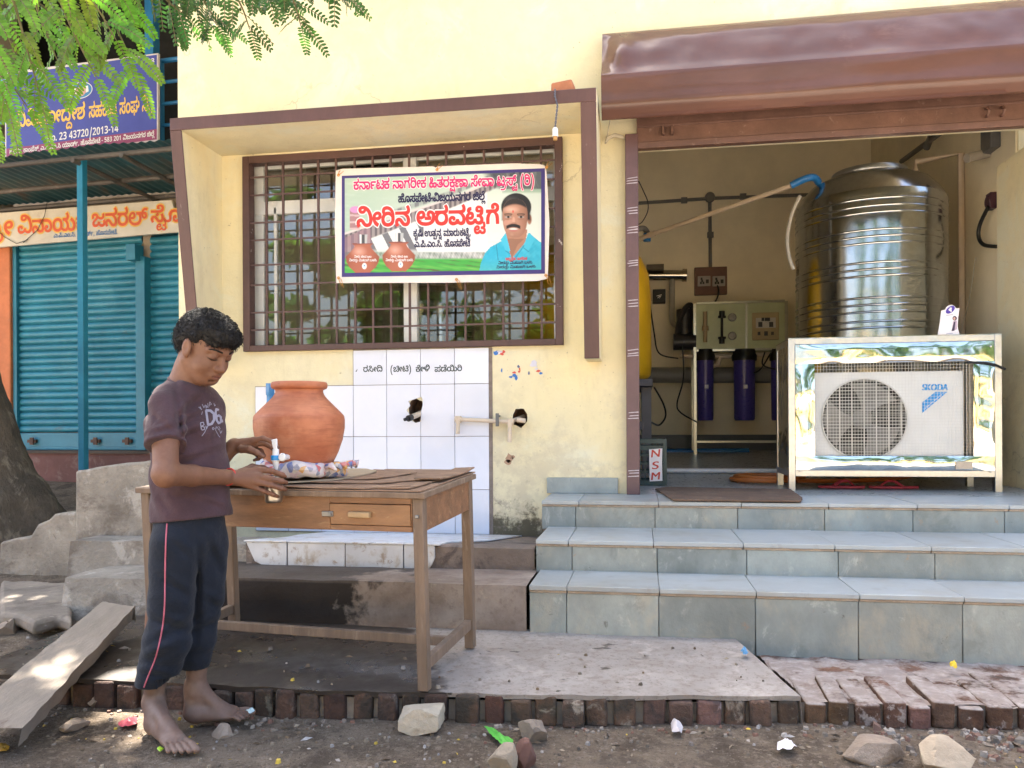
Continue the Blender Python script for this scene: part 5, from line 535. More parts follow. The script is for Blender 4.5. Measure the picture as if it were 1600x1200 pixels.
# window: frame, white sliding sashes, panes, iron grille
win = thing('window', None, None,(-1.575,5.13,1.6)); win.parent = bld; win.location = Vector((-1.575,5.13,1.6)) - world_loc(bld)
wx0, wx1, wz0, wz1 = -2.663,-.487,1.60,2.922
fm = MB(); t = .05
fm.box((wx0,5.06, wz0),(wx0 + t,5.14, wz1)).box((wx1 - t,5.06, wz0),(wx1,5.14, wz1)).box((wx0 + t,5.06, wz0),(wx1 - t,5.14, wz0 + .04)).box((wx0 + t,5.06, wz1 - .05),(wx1 - t,5.14, wz1))
fm.build('window_frame', M('chipped_brown_paint',(.085,.04,.035),.5,.2,6,.2,50, stains=[((.6,.56,.54),9,.655,.68,.85)]), win, bevel=.004)
gr = MB()
for px in (417,443,471,498,526,555,583,611,640,669,698,727,757,786,817,846):
    x = PY(px,400,5.09).x; gr.box((x - .007,5.083, wz0 + .03),(x + .007,5.097, wz1 - .04))
for py in (278,306,349,376,415,446,489,516):
    z = PY(400, py,5.09).z; gr.box((wx0 + .04,5.078, z - .006),(wx1 - .04,5.0825, z + .006))
gr.build('iron_grille', M('grille_brown',(.09,.045,.04),.5,.2,8,.1), win)
sa = MB(); ys0, ys1 = 5.19,5.235
zt = PY(500,322,5.2).z
def vbar(px, w, y0=ys0, y1=ys1, za=wz0 + .0, zb=wz1): x = PY(px,400,5.2).x; sa.box((x - w / 2, y0, za),(x + w / 2, y1, zb))
sa.box((wx0, ys0, wz0),(wx1, ys1, wz0 + .045)).box((wx0, ys0, wz1 - .05),(wx1, ys1, wz1)).box((wx0, ys0 - .01, zt - .045),(wx1, ys1, zt + .045))
vbar(393,.06); vbar(406,.07,5.185); vbar(640,.075,5.18); vbar(874,.07); vbar(432,.02,5.18,5.2, wz0, zt); vbar(650,.025,5.175)
sa.build('sliding_frame', M('white_aluminium',(.66,.66,.64),.4,.1,6,.05), win, bevel=.003)
gl = MB(); gl.box((wx0 + .05,5.20, wz0 + .04),(-1.57,5.204, zt - .04)).box((-1.62,5.212, wz0 + .04),(wx1 - .03,5.216, zt - .04)).box((wx0 + .05,5.205, zt + .04),(wx1 - .03,5.209, wz1 - .04))
gl.build('window_pane', m_glass, win)
# white tile panel under the window with its lettering
tp = MB(); zr = [PY(650, y, YW).z for y in (545.5,601,682,764,833)]
tx = [PY(x,640, YW).x for x in (553,605,658,711,764.5)]
tl = [PY(x,640, YW).x for x in (400,451,502)] + [tx[0]]
def tile(xa, xb, za, zb):
    tnt = random.uniform(.94,1.04); gp = .0015
    tp.box((xa + gp, YW - .012, zb + gp),(xb - gp, YW - .001, za - gp), c=(tnt, tnt, tnt * 1.01))
for i in range(4):
    for j in range(4):
        if not (j == 1 and i in (1,2)): tile(tx[i], tx[i + 1], zr[j], zr[j + 1])
for i in range(3):
    for j in range(1,4): tile(tl[i], tl[i + 1], zr[j], zr[j + 1])
tpo = tp.build('wall_tiles', m_wtile, bld, bevel=.002)
# the two tiles around the broken hole: outline with a bite out of it
bt = MB()
for (xa, xb, side) in ((tx[1], tx[2],1),(tx[2], tx[3],-1)):
    za, zb = zr[1] - .0015, zr[2] + .0015; edge = xb - .0015 if side == 1 else xa + .0015; other = xa + .0015 if side == 1 else xb - .0015
    if side == 1:
        bite = [(edge, hole1.z + .085)] + [(hole1.x - .047 + .014 * math.sin(k * 2.3), hole1.z + .06 - .03 * k) for k in range(5)] + [(hole1.x + .0, hole1.z - .083),(edge, hole1.z - .075)]
    else:
        bite = [(edge, hole1.z + .09),(edge + .014, hole1.z + .07),(edge + .012, hole1.z + .03),(edge + .004, hole1.z),(edge, hole1.z - .02)]
    P = [(other, za),(edge, za)] + bite + [(edge, zb),(other, zb)]
    bt.prism([(p[0], YW - .012, p[1]) for p in P],(0,.011,0), c=(.98,.98,1))
bt.build('broken_tile', m_wtile, tpo, smooth=False)
gp = MB(); gp.box((tx[0] - .004, YW - .004, zr[4]),(tx[1] - .0, YW - .0005, zr[0] + .003)).box((tx[3] + .001, YW - .004, zr[4]),(tx[4] + .022, YW - .0005, zr[0] + .003)).box((tx[1], YW - .004, zr[1] - .003),(tx[3], YW - .0005, zr[0] + .003)).box((tx[1], YW - .004, zr[4]),(tx[3], YW - .0005, zr[2] + .003)).box((tl[0] - .004, YW - .004, zr[4]),(tx[0] - .005, YW - .0005, zr[1] + .003))
gp.build('grout', m_grout, tpo)
# skirting tile beside the door, guide post, threshold
sk = MB(); a = PY(855,748, YW); b_ = PY(966,770, YW)
sk.box((a.x, YW - .022,.655),(b_.x, YW,.655 + .10), c=(1.2,1.2,1.22)); sk.build('skirting', m_riser, bld, bevel=.003)
# rolling shutter over the doorway
shu = thing('rolling_shutter', None, None,(1.2,4.9,2.9)); shu.parent = bld; shu.location = Vector((1.2,4.9,2.9)) - world_loc(bld)
x0, x1 = -.225,3.3
cs = MB()
def casing(u, v):
    prof = [(YW - .01,3.535),(5.02,3.53),(4.94,3.49),(4.87,3.41),(4.815,3.30),(4.77,3.20),(4.742,3.155),(4.738,3.148),(4.75,3.05),(4.752,2.975),(4.80,2.903),(4.86,2.935),(4.90,3.06),(YW - .01,3.06)]
    q = v * (len(prof) - 1); i = min(int(q), len(prof) - 2); f = q - i
    y = prof[i][0] * (1 - f) + prof[i + 1][0] * f; z = prof[i][1] * (1 - f) + prof[i + 1][1] * f
    x = x0 + (x1 - x0) * u
    d = 0
    if 3.16 < z < 3.50 and y < 5.0:   # dented sheet
        s = math.sin((z - 3.16) / .34 * math.pi)
        d = s * (.030 * mnoise.noise((x * 1.5,0,2)) + .020 * mnoise.noise((x * 3.4, z * 5,7)) + .006 * mnoise.noise((x * 11, z * 11,3)))
        if x < .12: d += s * .045 * math.cos((x - x0) * 24) * max(0,1 - (x - x0) / .34)
    elif z < 3.14 and y < 4.9: d = .006 * mnoise.noise((x * 2.2, z * 4,9))
    return (x, y + d, z)
cs.grid(casing,150,50)
for xx in (x0, x1):
    P = [casing(0, j / 50) for j in range(51)]; cs.add([(xx, p[1], p[2]) for p in P], [tuple(range(51))])
m_sheet = M('brown_sheet_metal',(.125,.058,.043),.17,.2,3,.06,25, spec=.4, stains=[((.24,.14,.11),4,.6,.74,.4),((.3,.25,.22),25,.7,.74,.6)], sc=(.5,1,1))
cs.build('shutter_casing', m_sheet, shu, sharp=40)
br = MB(); zb = PY(1300,213,5.06).z
br.box((-.02,5.05, zb),(2.5,5.085, zb + .2)).box((-.02,5.035, zb - .012),(2.5,5.09, zb + .028)).box((-.02,5.04, zb + .12),(2.5,5.049, zb + .135))
for px in (1036,1050): p = PY(px,200,5.04); br.box((p.x - .008,5.01, zb + .06),(p.x + .008,5.05, zb + .11))
for px in (1541,1565): p = PY(px,163,5.04); br.tube([(p.x,5.05, zb + .1),(p.x,5.02, zb + .1),(p.x,5.0, zb + .075),(p.x,5.02, zb + .055),(p.x,5.05, zb + .055)],.009,6)
br.build('bottom_rail', M('rusty_brown_rail',(.15,.075,.055),.5,.3,7,.3,40, stains=[((.3,.2,.16),12,.6,.7,.6),((.05,.03,.025),5,.6,.7,.5)]), shu, bevel=.003)
gp = MB(); pa = PY(978,500,5.05).x; pb = PY(998.5,500,5.05).x
gp.box((pa,5.03,.655),(pb,5.12,2.9)).build('guide_post', m_post, shu, bevel=.004)
for py in (283,331,360,413,475,553,650,741):
    z = PY(988, py,5.03).z; tq = MB()
    for q in range(3):
        dz = .016 * (q - 1) + random.uniform(-.004,.004); a = random.uniform(.2,.8)
        tq.add([(pa + .004 + random.uniform(0,.02),5.0285, z + dz),(pb - .003,5.0285, z + dz + a * .008),(pb - .006,5.0285, z + dz + a * .008 + .006),(pa + .006 + random.uniform(0,.02),5.0285, z + dz + .005)], [(0,1,2,3)])
    tq.build('tape_mark', m_tape, shu, smooth=False)
# ------------------------------------------------------------------ steps
stp = thing('stone_steps', 'three wide steps clad in grey green stone slabs leading up to the open doorway', 'steps',(1.2,4.3,.13))
S_Y = [3.66,4.05,4.58,5.12]; S_Z = [.349,.505,.655]; S_X0 = [-.515,-.535,-.57]; ZB = [.06,.33,.49]
joints = [[885,1029,1180,1341,1504], [894,1027,1167,1310,1461], [900,1024,1153,1289,1427,1570]]
for k in range(3):
    st = MB(); y, z, yb = S_Y[k], S_Z[k], S_Y[k + 1] + .03
    xs = [S_X0[k]] + [PY(p,900, y).x for p in joints[k]]
    while xs[-1] < 3.0: xs.append(xs[-1] + .42)
    st.box((xs[0] + .006, y + .022,-.05),(xs[-1], yb, z - .024), m=1)
    for a, b_ in zip(xs, xs[1:]):
        t = random.uniform(.82,1.14); q = random.uniform(.95,1.05)
        st.box((a + .0015, y, ZB[k] + random.uniform(0,.006)),(b_ - .0015, y + .021, z - .034), m=0, c=(t * q, t, t / q))
    sh_ = random.uniform(-.03,.03)
    for a, b_ in zip(xs, xs[1:]):
        t = random.uniform(.92,1.08)
        aa, bb = (a if a == xs[0] else a + sh_), b_ + sh_
        st.box((aa + .0012, y - .012, z - .022),(bb - .0012, yb, z + random.uniform(-.0015,.0015)), m=2, c=(t, t, t))
        st.box((aa + .002, y - .004, z - .034),(bb - .002, y + .02, z - .0225), m=3)
    o = st.build('step', [m_riser, m_grout, m_tread, M('pale_mortar',(.42,.33,.25),.85,.3,12,.3)], stp, bevel=.0025, seg=1)

# ------------------------------------------------------------------ cement ledge under the tiled wall
ldg = thing('cement_ledge', 'stained two level cement ledge below the white wall tiles, soaked dark behind the table', 'ledge',(-1.6,4.3,.13))
def ledge_mat(name):
    b = NB(name); x, y, z = b.xyz(); n = b.noise(3,8,.66, off=2); n2 = b.noise(26,6,.7)
    c = b.mix(b.ramp(n,.35,.7),(.20,.15,.12),(.34,.28,.235)); c = b.mix(b.ramp(n2,.5,.72,0,.5), c,(.14,.1,.08))
    c = b.mix(b.ramp(b.noise(6,8,.75, off=8),.6,.7,0,.6), c,(.43,.38,.3))
    s = b.math('ADD', b.math('MULTIPLY', x,-1), b.math('ADD', b.math('MULTIPLY', z,.35), b.math('MULTIPLY', b.noise(1.9,6,.6, off=6),1.25)))
    wet = b.ramp(s,1.98,2.04)
    top = b.ramp(z,.325,.338,0,1); wet = b.math('MULTIPLY', wet, b.math('SUBTRACT',1., b.math('MULTIPLY', top,.25)))
    c = b.mix(b.math('MULTIPLY', wet,.95), c,(.017,.013,.012))
    return b.fin(c, b.math('SUBTRACT',.85, b.math('MULTIPLY', wet,.3)),0, b.bump(b.math('ADD', n, b.math('MULTIPLY', n2,.5)),.5,.014),.18)
m_ledge = ledge_mat('ledge_cement')
lb = MB()
lb.grid(lambda u, v: (-2.25 + 1.72 * u,3.665 + .012 * mnoise.noise((u * 9, v * 3,4)) * (1 if v < .5 else .5) + max(0, v - .45) / .55 * .50,(.05 + min(v,.45) / .45 * .292) + .004 * mnoise.noise((u * 11, v * 7,1))),50,22)
lb.build('lower_step', m_ledge, ldg, sharp=50)
ub = MB(); xa, xb = -2.13,-.545
def up(y, z, n=40): return [(xa + (xb - xa) * i / n, y + .006 * mnoise.noise((i * .4,2,0)), z + .004 * mnoise.noise((i * .33,5,0))) for i in range(n + 1)]
rows = [up(4.075,.30), up(4.07,.452), up(4.09,.462), up(4.6,.41), up(YW,.375)]
ub.add([p for r in rows for p in r], [(j * 41 + i, j * 41 + i + 1,(j + 1) * 41 + i + 1,(j + 1) * 41 + i) for j in range(4) for i in range(40)])
ub.build('upper_step', M('muddy_cement',(.21,.16,.13),.7,.35,3,.6,40,.012, stains=[((.06,.045,.04),4,.5,.62,.85),((.4,.33,.28),9,.62,.7,.6)]), ldg, sharp=50)
ft = MB(); jx = [PY(p,860,4.07).x for p in (384,451,541,632,683)]; 
for i,(a, b_) in enumerate(zip(jx, jx[1:])):
    t = random.uniform(.9,1.05)
    top = [(a + .003,4.052,.466),(b_ - .003,4.052,.466)]
    if i == 0: P = [(a + .01,4.052,.464),(b_ - .004,4.052,.464),(b_ - .004,4.052,.325),(a + .13,4.052,.327),(a + .06,4.052,.36)]
    elif i == 3: P = [(a + .003,4.052,.464),(b_ - .01,4.052,.464),(b_ - .008,4.052,.40),(b_ - .025,4.052,.36),(b_ - .05,4.052,.325),(a + .003,4.052,.325)]
    else: P = [(a + .003,4.052,.464),(b_ - .003,4.052,.464),(b_ - .003,4.052,.323),(a + .003,4.052,.323)]
    ft.prism(P,(0,.012,0), c=(t, t, t))
for i,(a, b_) in enumerate(zip(jx, jx[1:])):
    if i == 0: P = [(a + .0,4.045,.474),(b_ - .002,4.045,.474),(b_ - .002,5.08,.386),(b_ - .2,5.08,.386),(b_ - .22,4.7,.418),(b_ - .17,4.4,.444)]
    elif i == 3: P = [(a,4.045,.474),(b_ + .02,4.045,.472),(b_ + .015,4.3,.45),(b_ + .18,4.5,.432),(b_ + .3,5.08,.384),(a,5.08,.386)]
    else: P = [(a,4.045,.474),(b_ - .002,4.045,.474),(b_ - .002,5.08,.386),(a,5.08,.386)]
    ft.prism(P,(0,0,-.009), c=(1.06,1.06,1.08))
ft.build('tile_facing', m_wtiled, ldg, bevel=.002, seg=1)

# ------------------------------------------------------------------ concrete odds and ends at the left
def slab_outline(name, label, cat, px, Y, th, mat, n=0, sub=3, dr=.0, ext=None):
    P = []
    for (x, y),(x2, y2) in zip(px, px[1:] + px[:1]):
        for i in range(sub):
            t = i / sub; P.append((x + (x2 - x) * t, y + (y2 - y) * t))
    P = [PY(x, y, Y) for x, y in P]
    P = [p + Vector((dr * mnoise.noise(p * 9),0, dr * mnoise.noise(p * 9 + Vector((5,1,2))))) for p in P]
    b = MB(); b.prism(P, ext or (0, th,0)); return b.build(name, mat, label=label, cat=cat, bevel=.014, seg=2)
slab_outline('concrete_wall', 'short rendered grey concrete wall behind the boy with a sloping top', 'wall', [(118,735),(180,726),(240,718),(300,712),(300,900),(118,900)],4.36,.16, m_conc, sub=4, dr=.008)
slab_outline('stepped_kerb_wall', 'low broken concrete kerb wall stepping down beside the tree foot', 'wall', [(0,848),(47,838),(58,818),(74,811),(84,803),(128,801),(130,960),(0,990)],4.42,.22, m_conc, sub=4, dr=.012)
def cstep(name, label, x0, x1, y0, y1, z0, z1, rnd=.03):
    b = MB(); nx, ny = 16,8
    def top(u, v):
        x = x0 + (x1 - x0) * u; y = y0 + (y1 - y0) * v
        return (x, y, z1 + .008 * mnoise.noise((x * 6, y * 6, z1)))
    b.grid(top, nx, ny)
    for (fx, k) in ((lambda u: (x0 + (x1 - x0) * u, y0), nx),(lambda u: (x0, y1 + (y0 - y1) * u), ny)):
        up_ = [top((fx(i / k)[0] - x0) / (x1 - x0),(fx(i / k)[1] - y0) / (y1 - y0)) for i in range(k + 1)]
        rowz = [up_] + [[(p[0] + .012 * mnoise.noise((p[0] * 8, p[1] * 8, q)), p[1] + .015 * mnoise.noise((p[0] * 8, p[1] * 8, q + 7)) - .01 * q, p[2] + (z0 - p[2]) * q / 5) for p in up_] for q in range(1,6)]
        b.add([p for r in rowz for p in r], [(j * (k + 1) + i,(j + 1) * (k + 1) + i,(j + 1) * (k + 1) + i + 1, j * (k + 1) + i + 1) for j in range(5) for i in range(k)])
    bm_o = b.build(name, m_conc, label=label, cat='step', sharp=180)
    return bm_o
cstep('concrete_step', 'upper raw concrete step at the foot of the grey rendered wall',-3.24,-2.14,4.13,4.4,.1,.44)
cstep('concrete_step', 'lower rounded concrete step with a stained front, beside the leaning plank',-2.98,-2.18,3.76,4.16,.05,.305)
# rough slab and leaning plank
sl_ = MB(); P = [PZ(x, y,.16) for x, y in ((0,905),(55,890),(112,900),(112,968),(90,962),(52,972),(30,960),(0,958))]
sl_.prism(P,(0,0,-.07)); sl_.build('broken_slab', m_concd, label='broken flat concrete slab lying on the dirt below the broken kerb wall', cat='slab', bevel=.02)
pk = MB(); A = [PZ(160,940,.265), PZ(208,934,.27), PZ(213,962,.26), PZ(34,1138,.115), PZ(-75,1133,.12)]
def plk(u, v):
    p0 = A[0].lerp(A[4], u); p1 = (A[1] + A[2]).lerp(A[3] * 2, u) / 2; p = p0.lerp(p1, v)
    e = .012 * mnoise.noise((u * 9, v * 2,1)); return (p.x + e * (v - .5) * 2, p.y + e, p.z + .006 * mnoise.noise((u * 12, v * 6,3)))
pk.grid(plk,40,10)
eg = [plk(i / 40,1) for i in range(41)]; pk.add(eg + [(p[0] - .01 + .01 * mnoise.noise((i * .5,0,0)), p[1] - .005, max(p[2] - .06,-.02)) for i, p in enumerate(eg)], [(i,41 + i,42 + i, i + 1) for i in range(40)])
eg = [plk(0, i / 10) for i in range(11)]; pk.add(eg + [(p[0], p[1] + .01, p[2] - .07) for p in eg], [(i, i + 1,12 + i,11 + i) for i in range(10)])
eg = [plk(i / 40,0) for i in range(41)]; pk.add(eg + [(p[0], p[1], max(p[2] - .075,-.02)) for p in eg], [(i, i + 1,42 + i,41 + i) for i in range(40)])
pk.build('concrete_plank', M('weathered_concrete_plank',(.27,.225,.18),.9,.3,2.6,.6,50,.008, sc=(1,.35,1), stains=[((.12,.08,.06),3.0,.62,.68,.85),((.46,.42,.36),7,.6,.7,.5)]), label='long weathered concrete plank leaning from the concrete steps down to the street', cat='plank', sharp=50)

# stones and loose bricks
def stone(name, label, px, py, wpx, hpx, z, col, seed, yd=.8, brick=False, mat=None, group=None, rot=None, cat='stone'):
    c = PZ(px, py, z); d = (c - EYE).dot(_F); s = d / FPX; bm = bmesh.new(); bmesh.ops.create_icosphere(bm, subdivisions=4, radius=1)
    rx, rz = wpx * s / 2, hpx * s / 2; ry = rx * yd
    rnd = random.Random(seed); pl = [(Vector((rnd.gauss(0,1), rnd.gauss(0,1), rnd.gauss(0,.8))).normalized(), rnd.uniform(.48,.8)) for _ in range(15)]
    if seed == 4: pl = [(Vector((a + rnd.gauss(0,.12), b_ + rnd.gauss(0,.12), c_ + rnd.gauss(0,.12))).normalized(), rnd.uniform(.52,.6)) for a, b_, c_ in ((1,0,0),(-1,0,0),(0,-1,.1),(0,1,0),(0,0,1),(0,0,-1),(1,-.6,1),(-1,-.5,1.2),(-1,-.4,-1.2))]; pl = [(n_, h * (1.25 if i > 5 else 1)) for i,(n_, h) in enumerate(pl)]
    for v in bm.verts:
        p = v.co.copy()
        for n_, h in pl:
            t = p.dot(n_)
            if t > h: p -= n_ * (t - h) * .97
        p *= 1 + .05 * mnoise.noise(p * 2 + Vector((seed,0,0))) + .035 * mnoise.noise(p * 5 + Vector((seed,3,0))) + .02 * mnoise.noise(p * 13 + Vector((seed,3,0)))
        v.co = Vector((p.x * rx / .86, p.y * ry / .86, p.z * rz / .84))
    if rot: bmesh.ops.rotate(bm, verts=bm.verts, cent=(0,0,0), matrix=Matrix.Rotation(rot,3, 'Y'))
    zmin = min(v.co.z for v in bm.verts)
    me = bpy.data.meshes.new(name); bm.to_mesh(me); bm.free(); me.materials.append(mat or col)
    me.polygons.foreach_set('use_smooth', [True] * len(me.polygons)); me.set_sharp_from_angle(angle=R(18))
    o = bpy.data.objects.new(name, me); COL.objects.link(o); o.location = (c.x, c.y, z + hpx * s / 2 * .9); tag(o, label, cat, group); return o
m_stw = M('pale_rock',(.52,.44,.33),.85,.25,6,.8,35,.012, stains=[((.3,.22,.14),9,.58,.7,.5),((.62,.58,.5),12,.6,.7,.5)])
m_stg = M('grey_brown_rock',(.30,.235,.18),.88,.3,6,.8,35,.012, stains=[((.13,.09,.07),8,.55,.7,.6)])
stone('stone', 'pale squared stone propping up the front right table leg',659,1146,96,52,-.005, m_stw,4,.75, rot=-.16)
stone('stone', 'grey brown boulder beside the bigger tan boulder, below the brick paving',1365,1188,100,44,-.01, m_stg,9,.8)
stone('stone', 'biggest tan boulder below the brick paving, partly out of view',1475,1216,110,64,-.02, M('tan_rock',(.44,.35,.25),.85,.25,5,.6,35,.01),12,.8)
stone('stone', 'rounded brown stone in the gutter right of the propped table leg',836,1160,54,40,-.01, m_stg,15,.8)
stone('stone', 'jagged tan stone just in front of the fallen reddish brick',784,1212,44,58,-.01, M('tan_rock_rough',(.36,.29,.21),.9,.25,5,.8,30,.012),21,.9)
stone('loose_brick', 'fallen reddish brick lying beside the jagged tan stone',822,1204,42,50,-.01, M('red_brick_loose',(.17,.085,.065),.9,.3,8,.8,40),33,1.0, rot=.35, cat='brick')
stone('stone', 'small grey stone below the kerb, just right of the leg stone',745,1118,36,26,.0, m_stg,41,.8)
stone('stone', 'small buried stone under the sole of the left foot',348,1158,42,26,-.022, m_stg,52,.9)
stone('stone', 'whitish stone near the kerb end behind the right ankle',172,1092,32,20,.0, M('white_rock',(.5,.49,.46),.85,.2,9,.7,35),61,.9)
stone('loose_brick', 'dark red brick scrap lying below the plank edge',108,1092,42,24,.0, M('dark_red_brick',(.10,.04,.03),.9,.3,9,.7,40),66,.8, cat='brick')
stone('stone', 'flat grey pebble in the dirt left of the front foot',118,1140,42,20,-.004, m_stg,71,1.0)
stone('stone', 'grey stone lying against the broken concrete slab',6,1005,46,40,.02, m_stg,75,.9)
stone('stone', 'light stone between the concrete plank and the broken slab',18,1058,30,24,.02, M('light_rock',(.45,.43,.4),.85,.2,9,.7,35),78,.9)
stone('stone', 'flat tan stone by the kerb left of the whitish one',150,1102,30,14,.0, m_stg,83,1.0)

# ------------------------------------------------------------------ shop next door (set back and slightly turned)
AN = R(4.5); SX = Vector((math.cos(AN), -math.sin(AN),0)); SYv = Vector((math.sin(AN), math.cos(AN),0)); SO = Vector((-3.25,6.78,0))
def SH(u, wv, z): return SO + SX * u + SYv * wv + Vector((0,0, z))
def PS(x, y, wv=0):                      # pixel -> (u, z) on the plane wv in front of/behind the shop line
    o = SO + SYv * wv; d = ray(x, y); t = (o - EYE).dot(SYv) / d.dot(SYv); p = EYE + d * t; return (p - SO).dot(SX), p.z
TS = Matrix.Translation(SO) @ Matrix(((SX.x, SYv.x,0),(SX.y, SYv.y,0),(0,0,1))).to_4x4()
shop = thing('shop_building', 'older shop building with closed blue roller shutters under a tin awning and balcony', 'building', SH(-2,1.5,.6))
def sb_(m, a, b_, **k): m.box(a, b_, T=TS, **k)
m_teal = M('teal_shutter_paint',(.036,.245,.345),.45,.25,3,.15,40, stains=[((.10,.12,.12),5,.58,.72,.5),((.09,.3,.38),2,.55,.7,.5)], sc=(1,1,1.0))
m_tealb = M('blue_frame_paint',(.025,.21,.31),.45,.2,4,.15,40, stains=[((.1,.1,.1),9,.64,.72,.6)])
uA, zA = PS(25,380); uB, _ = PS(218,500); uC, _ = PS(231,500); _, zs = PS(120,703); _, zp = PS(120,740)
wl = MB()
for a, b_ in (((-9,.02,0),(uA - .28,.3,6.0)),((uA - .05,.02, zA + .12),(.6,.3,3.5)),((uB,.05,0),(uC,.3, zA + .15))): sb_(wl, a, b_)
sb_(wl,(-9,.2,3.5),(.6,.35,3.72)); sb_(wl,(-9,-.0,3.35),(.6,.19,3.6)); sb_(wl,(-9,3,0),(.6,3.2,6.2))
wl.build('wall', M('shop_plaster',(.42,.33,.24),.85,.3,2.5,.4,40, stains=[((.16,.12,.1),4,.52,.66,.7),((.6,.56,.5),3,.58,.68,.5)]), shop)
up_ = MB(); sb_(up_,(-9,1.0,3.5),(.6,1.2,6.2)); up_.build('upper_wall', M('upper_wall_shade',(.012,.009,.008),.9,.3,2,.2), shop)  # near-black colour paints the shade of the balcony interior
rf = MB(); sb_(rf,(-9,-.1,6.2),(.6,3.2,6.35)); rf.build('roof', m_concd, shop)
op = MB(); sb_(op,(uA - .275,-.03,0),(uA - .045,.3, zA - .0)); op.build('pillar', M('orange_paint',(.62,.19,.07),.7,.25,2.5,.2,40, stains=[((.35,.16,.1),4,.6,.72,.6)]), shop, bevel=.01)
ul = MB(); sb_(ul,(uA - .285,-.02, zA),(.1,.28, zA + .11)); ul.build('lintel', m_tealb, shop)
pl = MB(); sb_(pl,(-9,-.12,0),(.1,.3, zs - .03)); pl.build('plinth', M('red_oxide_plinth',(.17,.075,.065),.8,.25,3,.3, stains=[((.28,.2,.17),4,.55,.7,.6)]), shop)
pt = MB(); sb_(pt,(-9,-.14, zs - .03),(.1,.3, zs - .002)); pt.build('sill', M('dark_sill',(.10,.075,.06),.85,.3,5,.3), shop)
def shutter(name, u0, u1, z0, z1):
    b = MB(); n = int((z1 - z0 - .17) / .066); L = []
    zz = z0 + .17; sl = (z1 - zz) / n
    prof = []
    for i in range(n):
        for q in range(6):
            t = q / 6; prof.append((.052 - .020 * math.sin(math.pi * t) ** .7 + (.012 if q == 0 else 0), zz + sl * (i + t)))
    prof.append((.05, z1))
    vs = []; 
    for wv, z in prof: vs += [TS @ Vector((u0, wv, z)), TS @ Vector((u1, wv, z))]
    b.add(vs, [(2 * i,2 * i + 1,2 * i + 3,2 * i + 2) for i in range(len(prof) - 1)])
    sh_o = b.build(name, m_teal, shop, sharp=60)
    c = MB(); sb_(c,(u0,.025, z0),(u1,.055, z0 + .165)); sb_(c,(u0,.02, z0),(u1,.06, z0 + .03)); c.build('bottom_rail', m_tealb, sh_o, bevel=.004)
    for u in (u0 + .12,(u0 + u1) / 2 + .15, u1 - .2):
        k = MB(); sb_(k,(u,.0, z0 + .07),(u + .10,.024, z0 + .10)); sb_(k,(u + .04,-.012, z0 + .05),(u + .08,.0, z0 + .12))
        k.build('lock_hasp', m_rust, sh_o)
    return sh_o
shutter('shutter', uA, uB, zs, zA)
u2, _ = PS(281,500); shutter('shutter', uC,.12, zs, zA - .02)
md = MB(); sb_(md,(uB - .005,-.05, zs),(uC + .005,.05, zA - .22)); _, zq = PS(220,385); sb_(md,(uB - .05,-.12, zq - .15),(uB + .05,.0, zq)); md.build('centre_post', m_tealb, shop, bevel=.004)
md = MB(); sb_(md,(uA - .045,-.0, zs),(uA,.06, zA)); md.build('guide_rail', m_tealb, shop, bevel=.004)
bx = MB(); sb_(bx,(uB - .02,-.10, zA - .0),(uB + .1,-.02, zA + .05)); bx.build('bracket', m_rust, shop)
# balcony rail above
rl = MB(); zr0 = PS(265,218,-.25)[1]; zr1 = PS(265,80,-.25)[1]
for k in range(5):
    z = zr0 + .0 + (zr1 - zr0) * k / 4
    rl.tube([TS @ Vector((-9,-.1, z)), TS @ Vector((.3,-.1, z))],.022 if k == 4 else .017,8)
for px in (30,251): u = PS(px,150,-.1)[0]; rl.box((u - .025,-.13, zr0 - .15),(u + .025,-.08, zr1), T=TS)
rl.build('balcony_rail', M('bright_blue_paint',(.02,.17,.42),.4,.2,6,.1), shop)
u = PS(236,60,-.05)[0]; pp = MB(); pp.box((u - .045,-.08,3.6),(u + .045,.01,6.2), T=TS); pp.build('balcony_post', bpy.data.materials['bright_blue_paint'], shop)

# tin awning on pipes
awn = thing('tin_awning', 'sagging dark teal tin awning on pipe rafters over the shop front', 'awning', SH(-2,-.5,.6))
aw = MB()
def awf(u, v):
    uu = -6.0 + 6.12 * u; wv = -1.05 + 1.05 * v; z = 3.36 - .06 * v + .006 * math.sin(uu * 75) * 1.0 + .03 * mnoise.noise((uu * 1.3, v * 1.2,0)) - .05 * (u < .55) * (1 - v) * (.55 - u) * 2
    return TS @ Vector((uu, wv - .05 * mnoise.noise((uu * 2,0,3)) * (1 - v), z))
aw.grid(awf,420,14)
aw.build('sheet', M('old_tin',(.030,.095,.11),.5,.35,3,.2,30, stains=[((.13,.085,.06),5,.56,.68,.6)], sc=(1,.3,1)), awn, sharp=180)
af = MB()
for wv, z in ((-1.0,3.29),(-.5,3.255),(-.06,3.235)): af.tube([TS @ Vector((-6, wv, z + .0)), TS @ Vector((.1, wv, z))],.022,8)
for uu in (-4.3,-3.2, PS(128,300,-.95)[0],-.75,-.1): af.tube([TS @ Vector((uu,-1.05,3.26)), TS @ Vector((uu,0,3.21))],.02,8)
af.build('rafter', M('dark_iron',(.10,.085,.075),.65,.3,9,.2, stains=[((.3,.24,.19),6,.58,.7,.6)]), awn)
up_, zt_ = PS(128,250,-.95); _, zb_ = PS(130,732,-.95)
ap = MB(); ap.box((up_ - .028,-.978,.45),(up_ + .028,-.922,3.31), T=TS); ap.build('post', M('pole_blue',(.022,.22,.36),.42,.2,5,.1, stains=[((.12,.08,.06),22,.7,.74,.7)]), awn, bevel=.004)
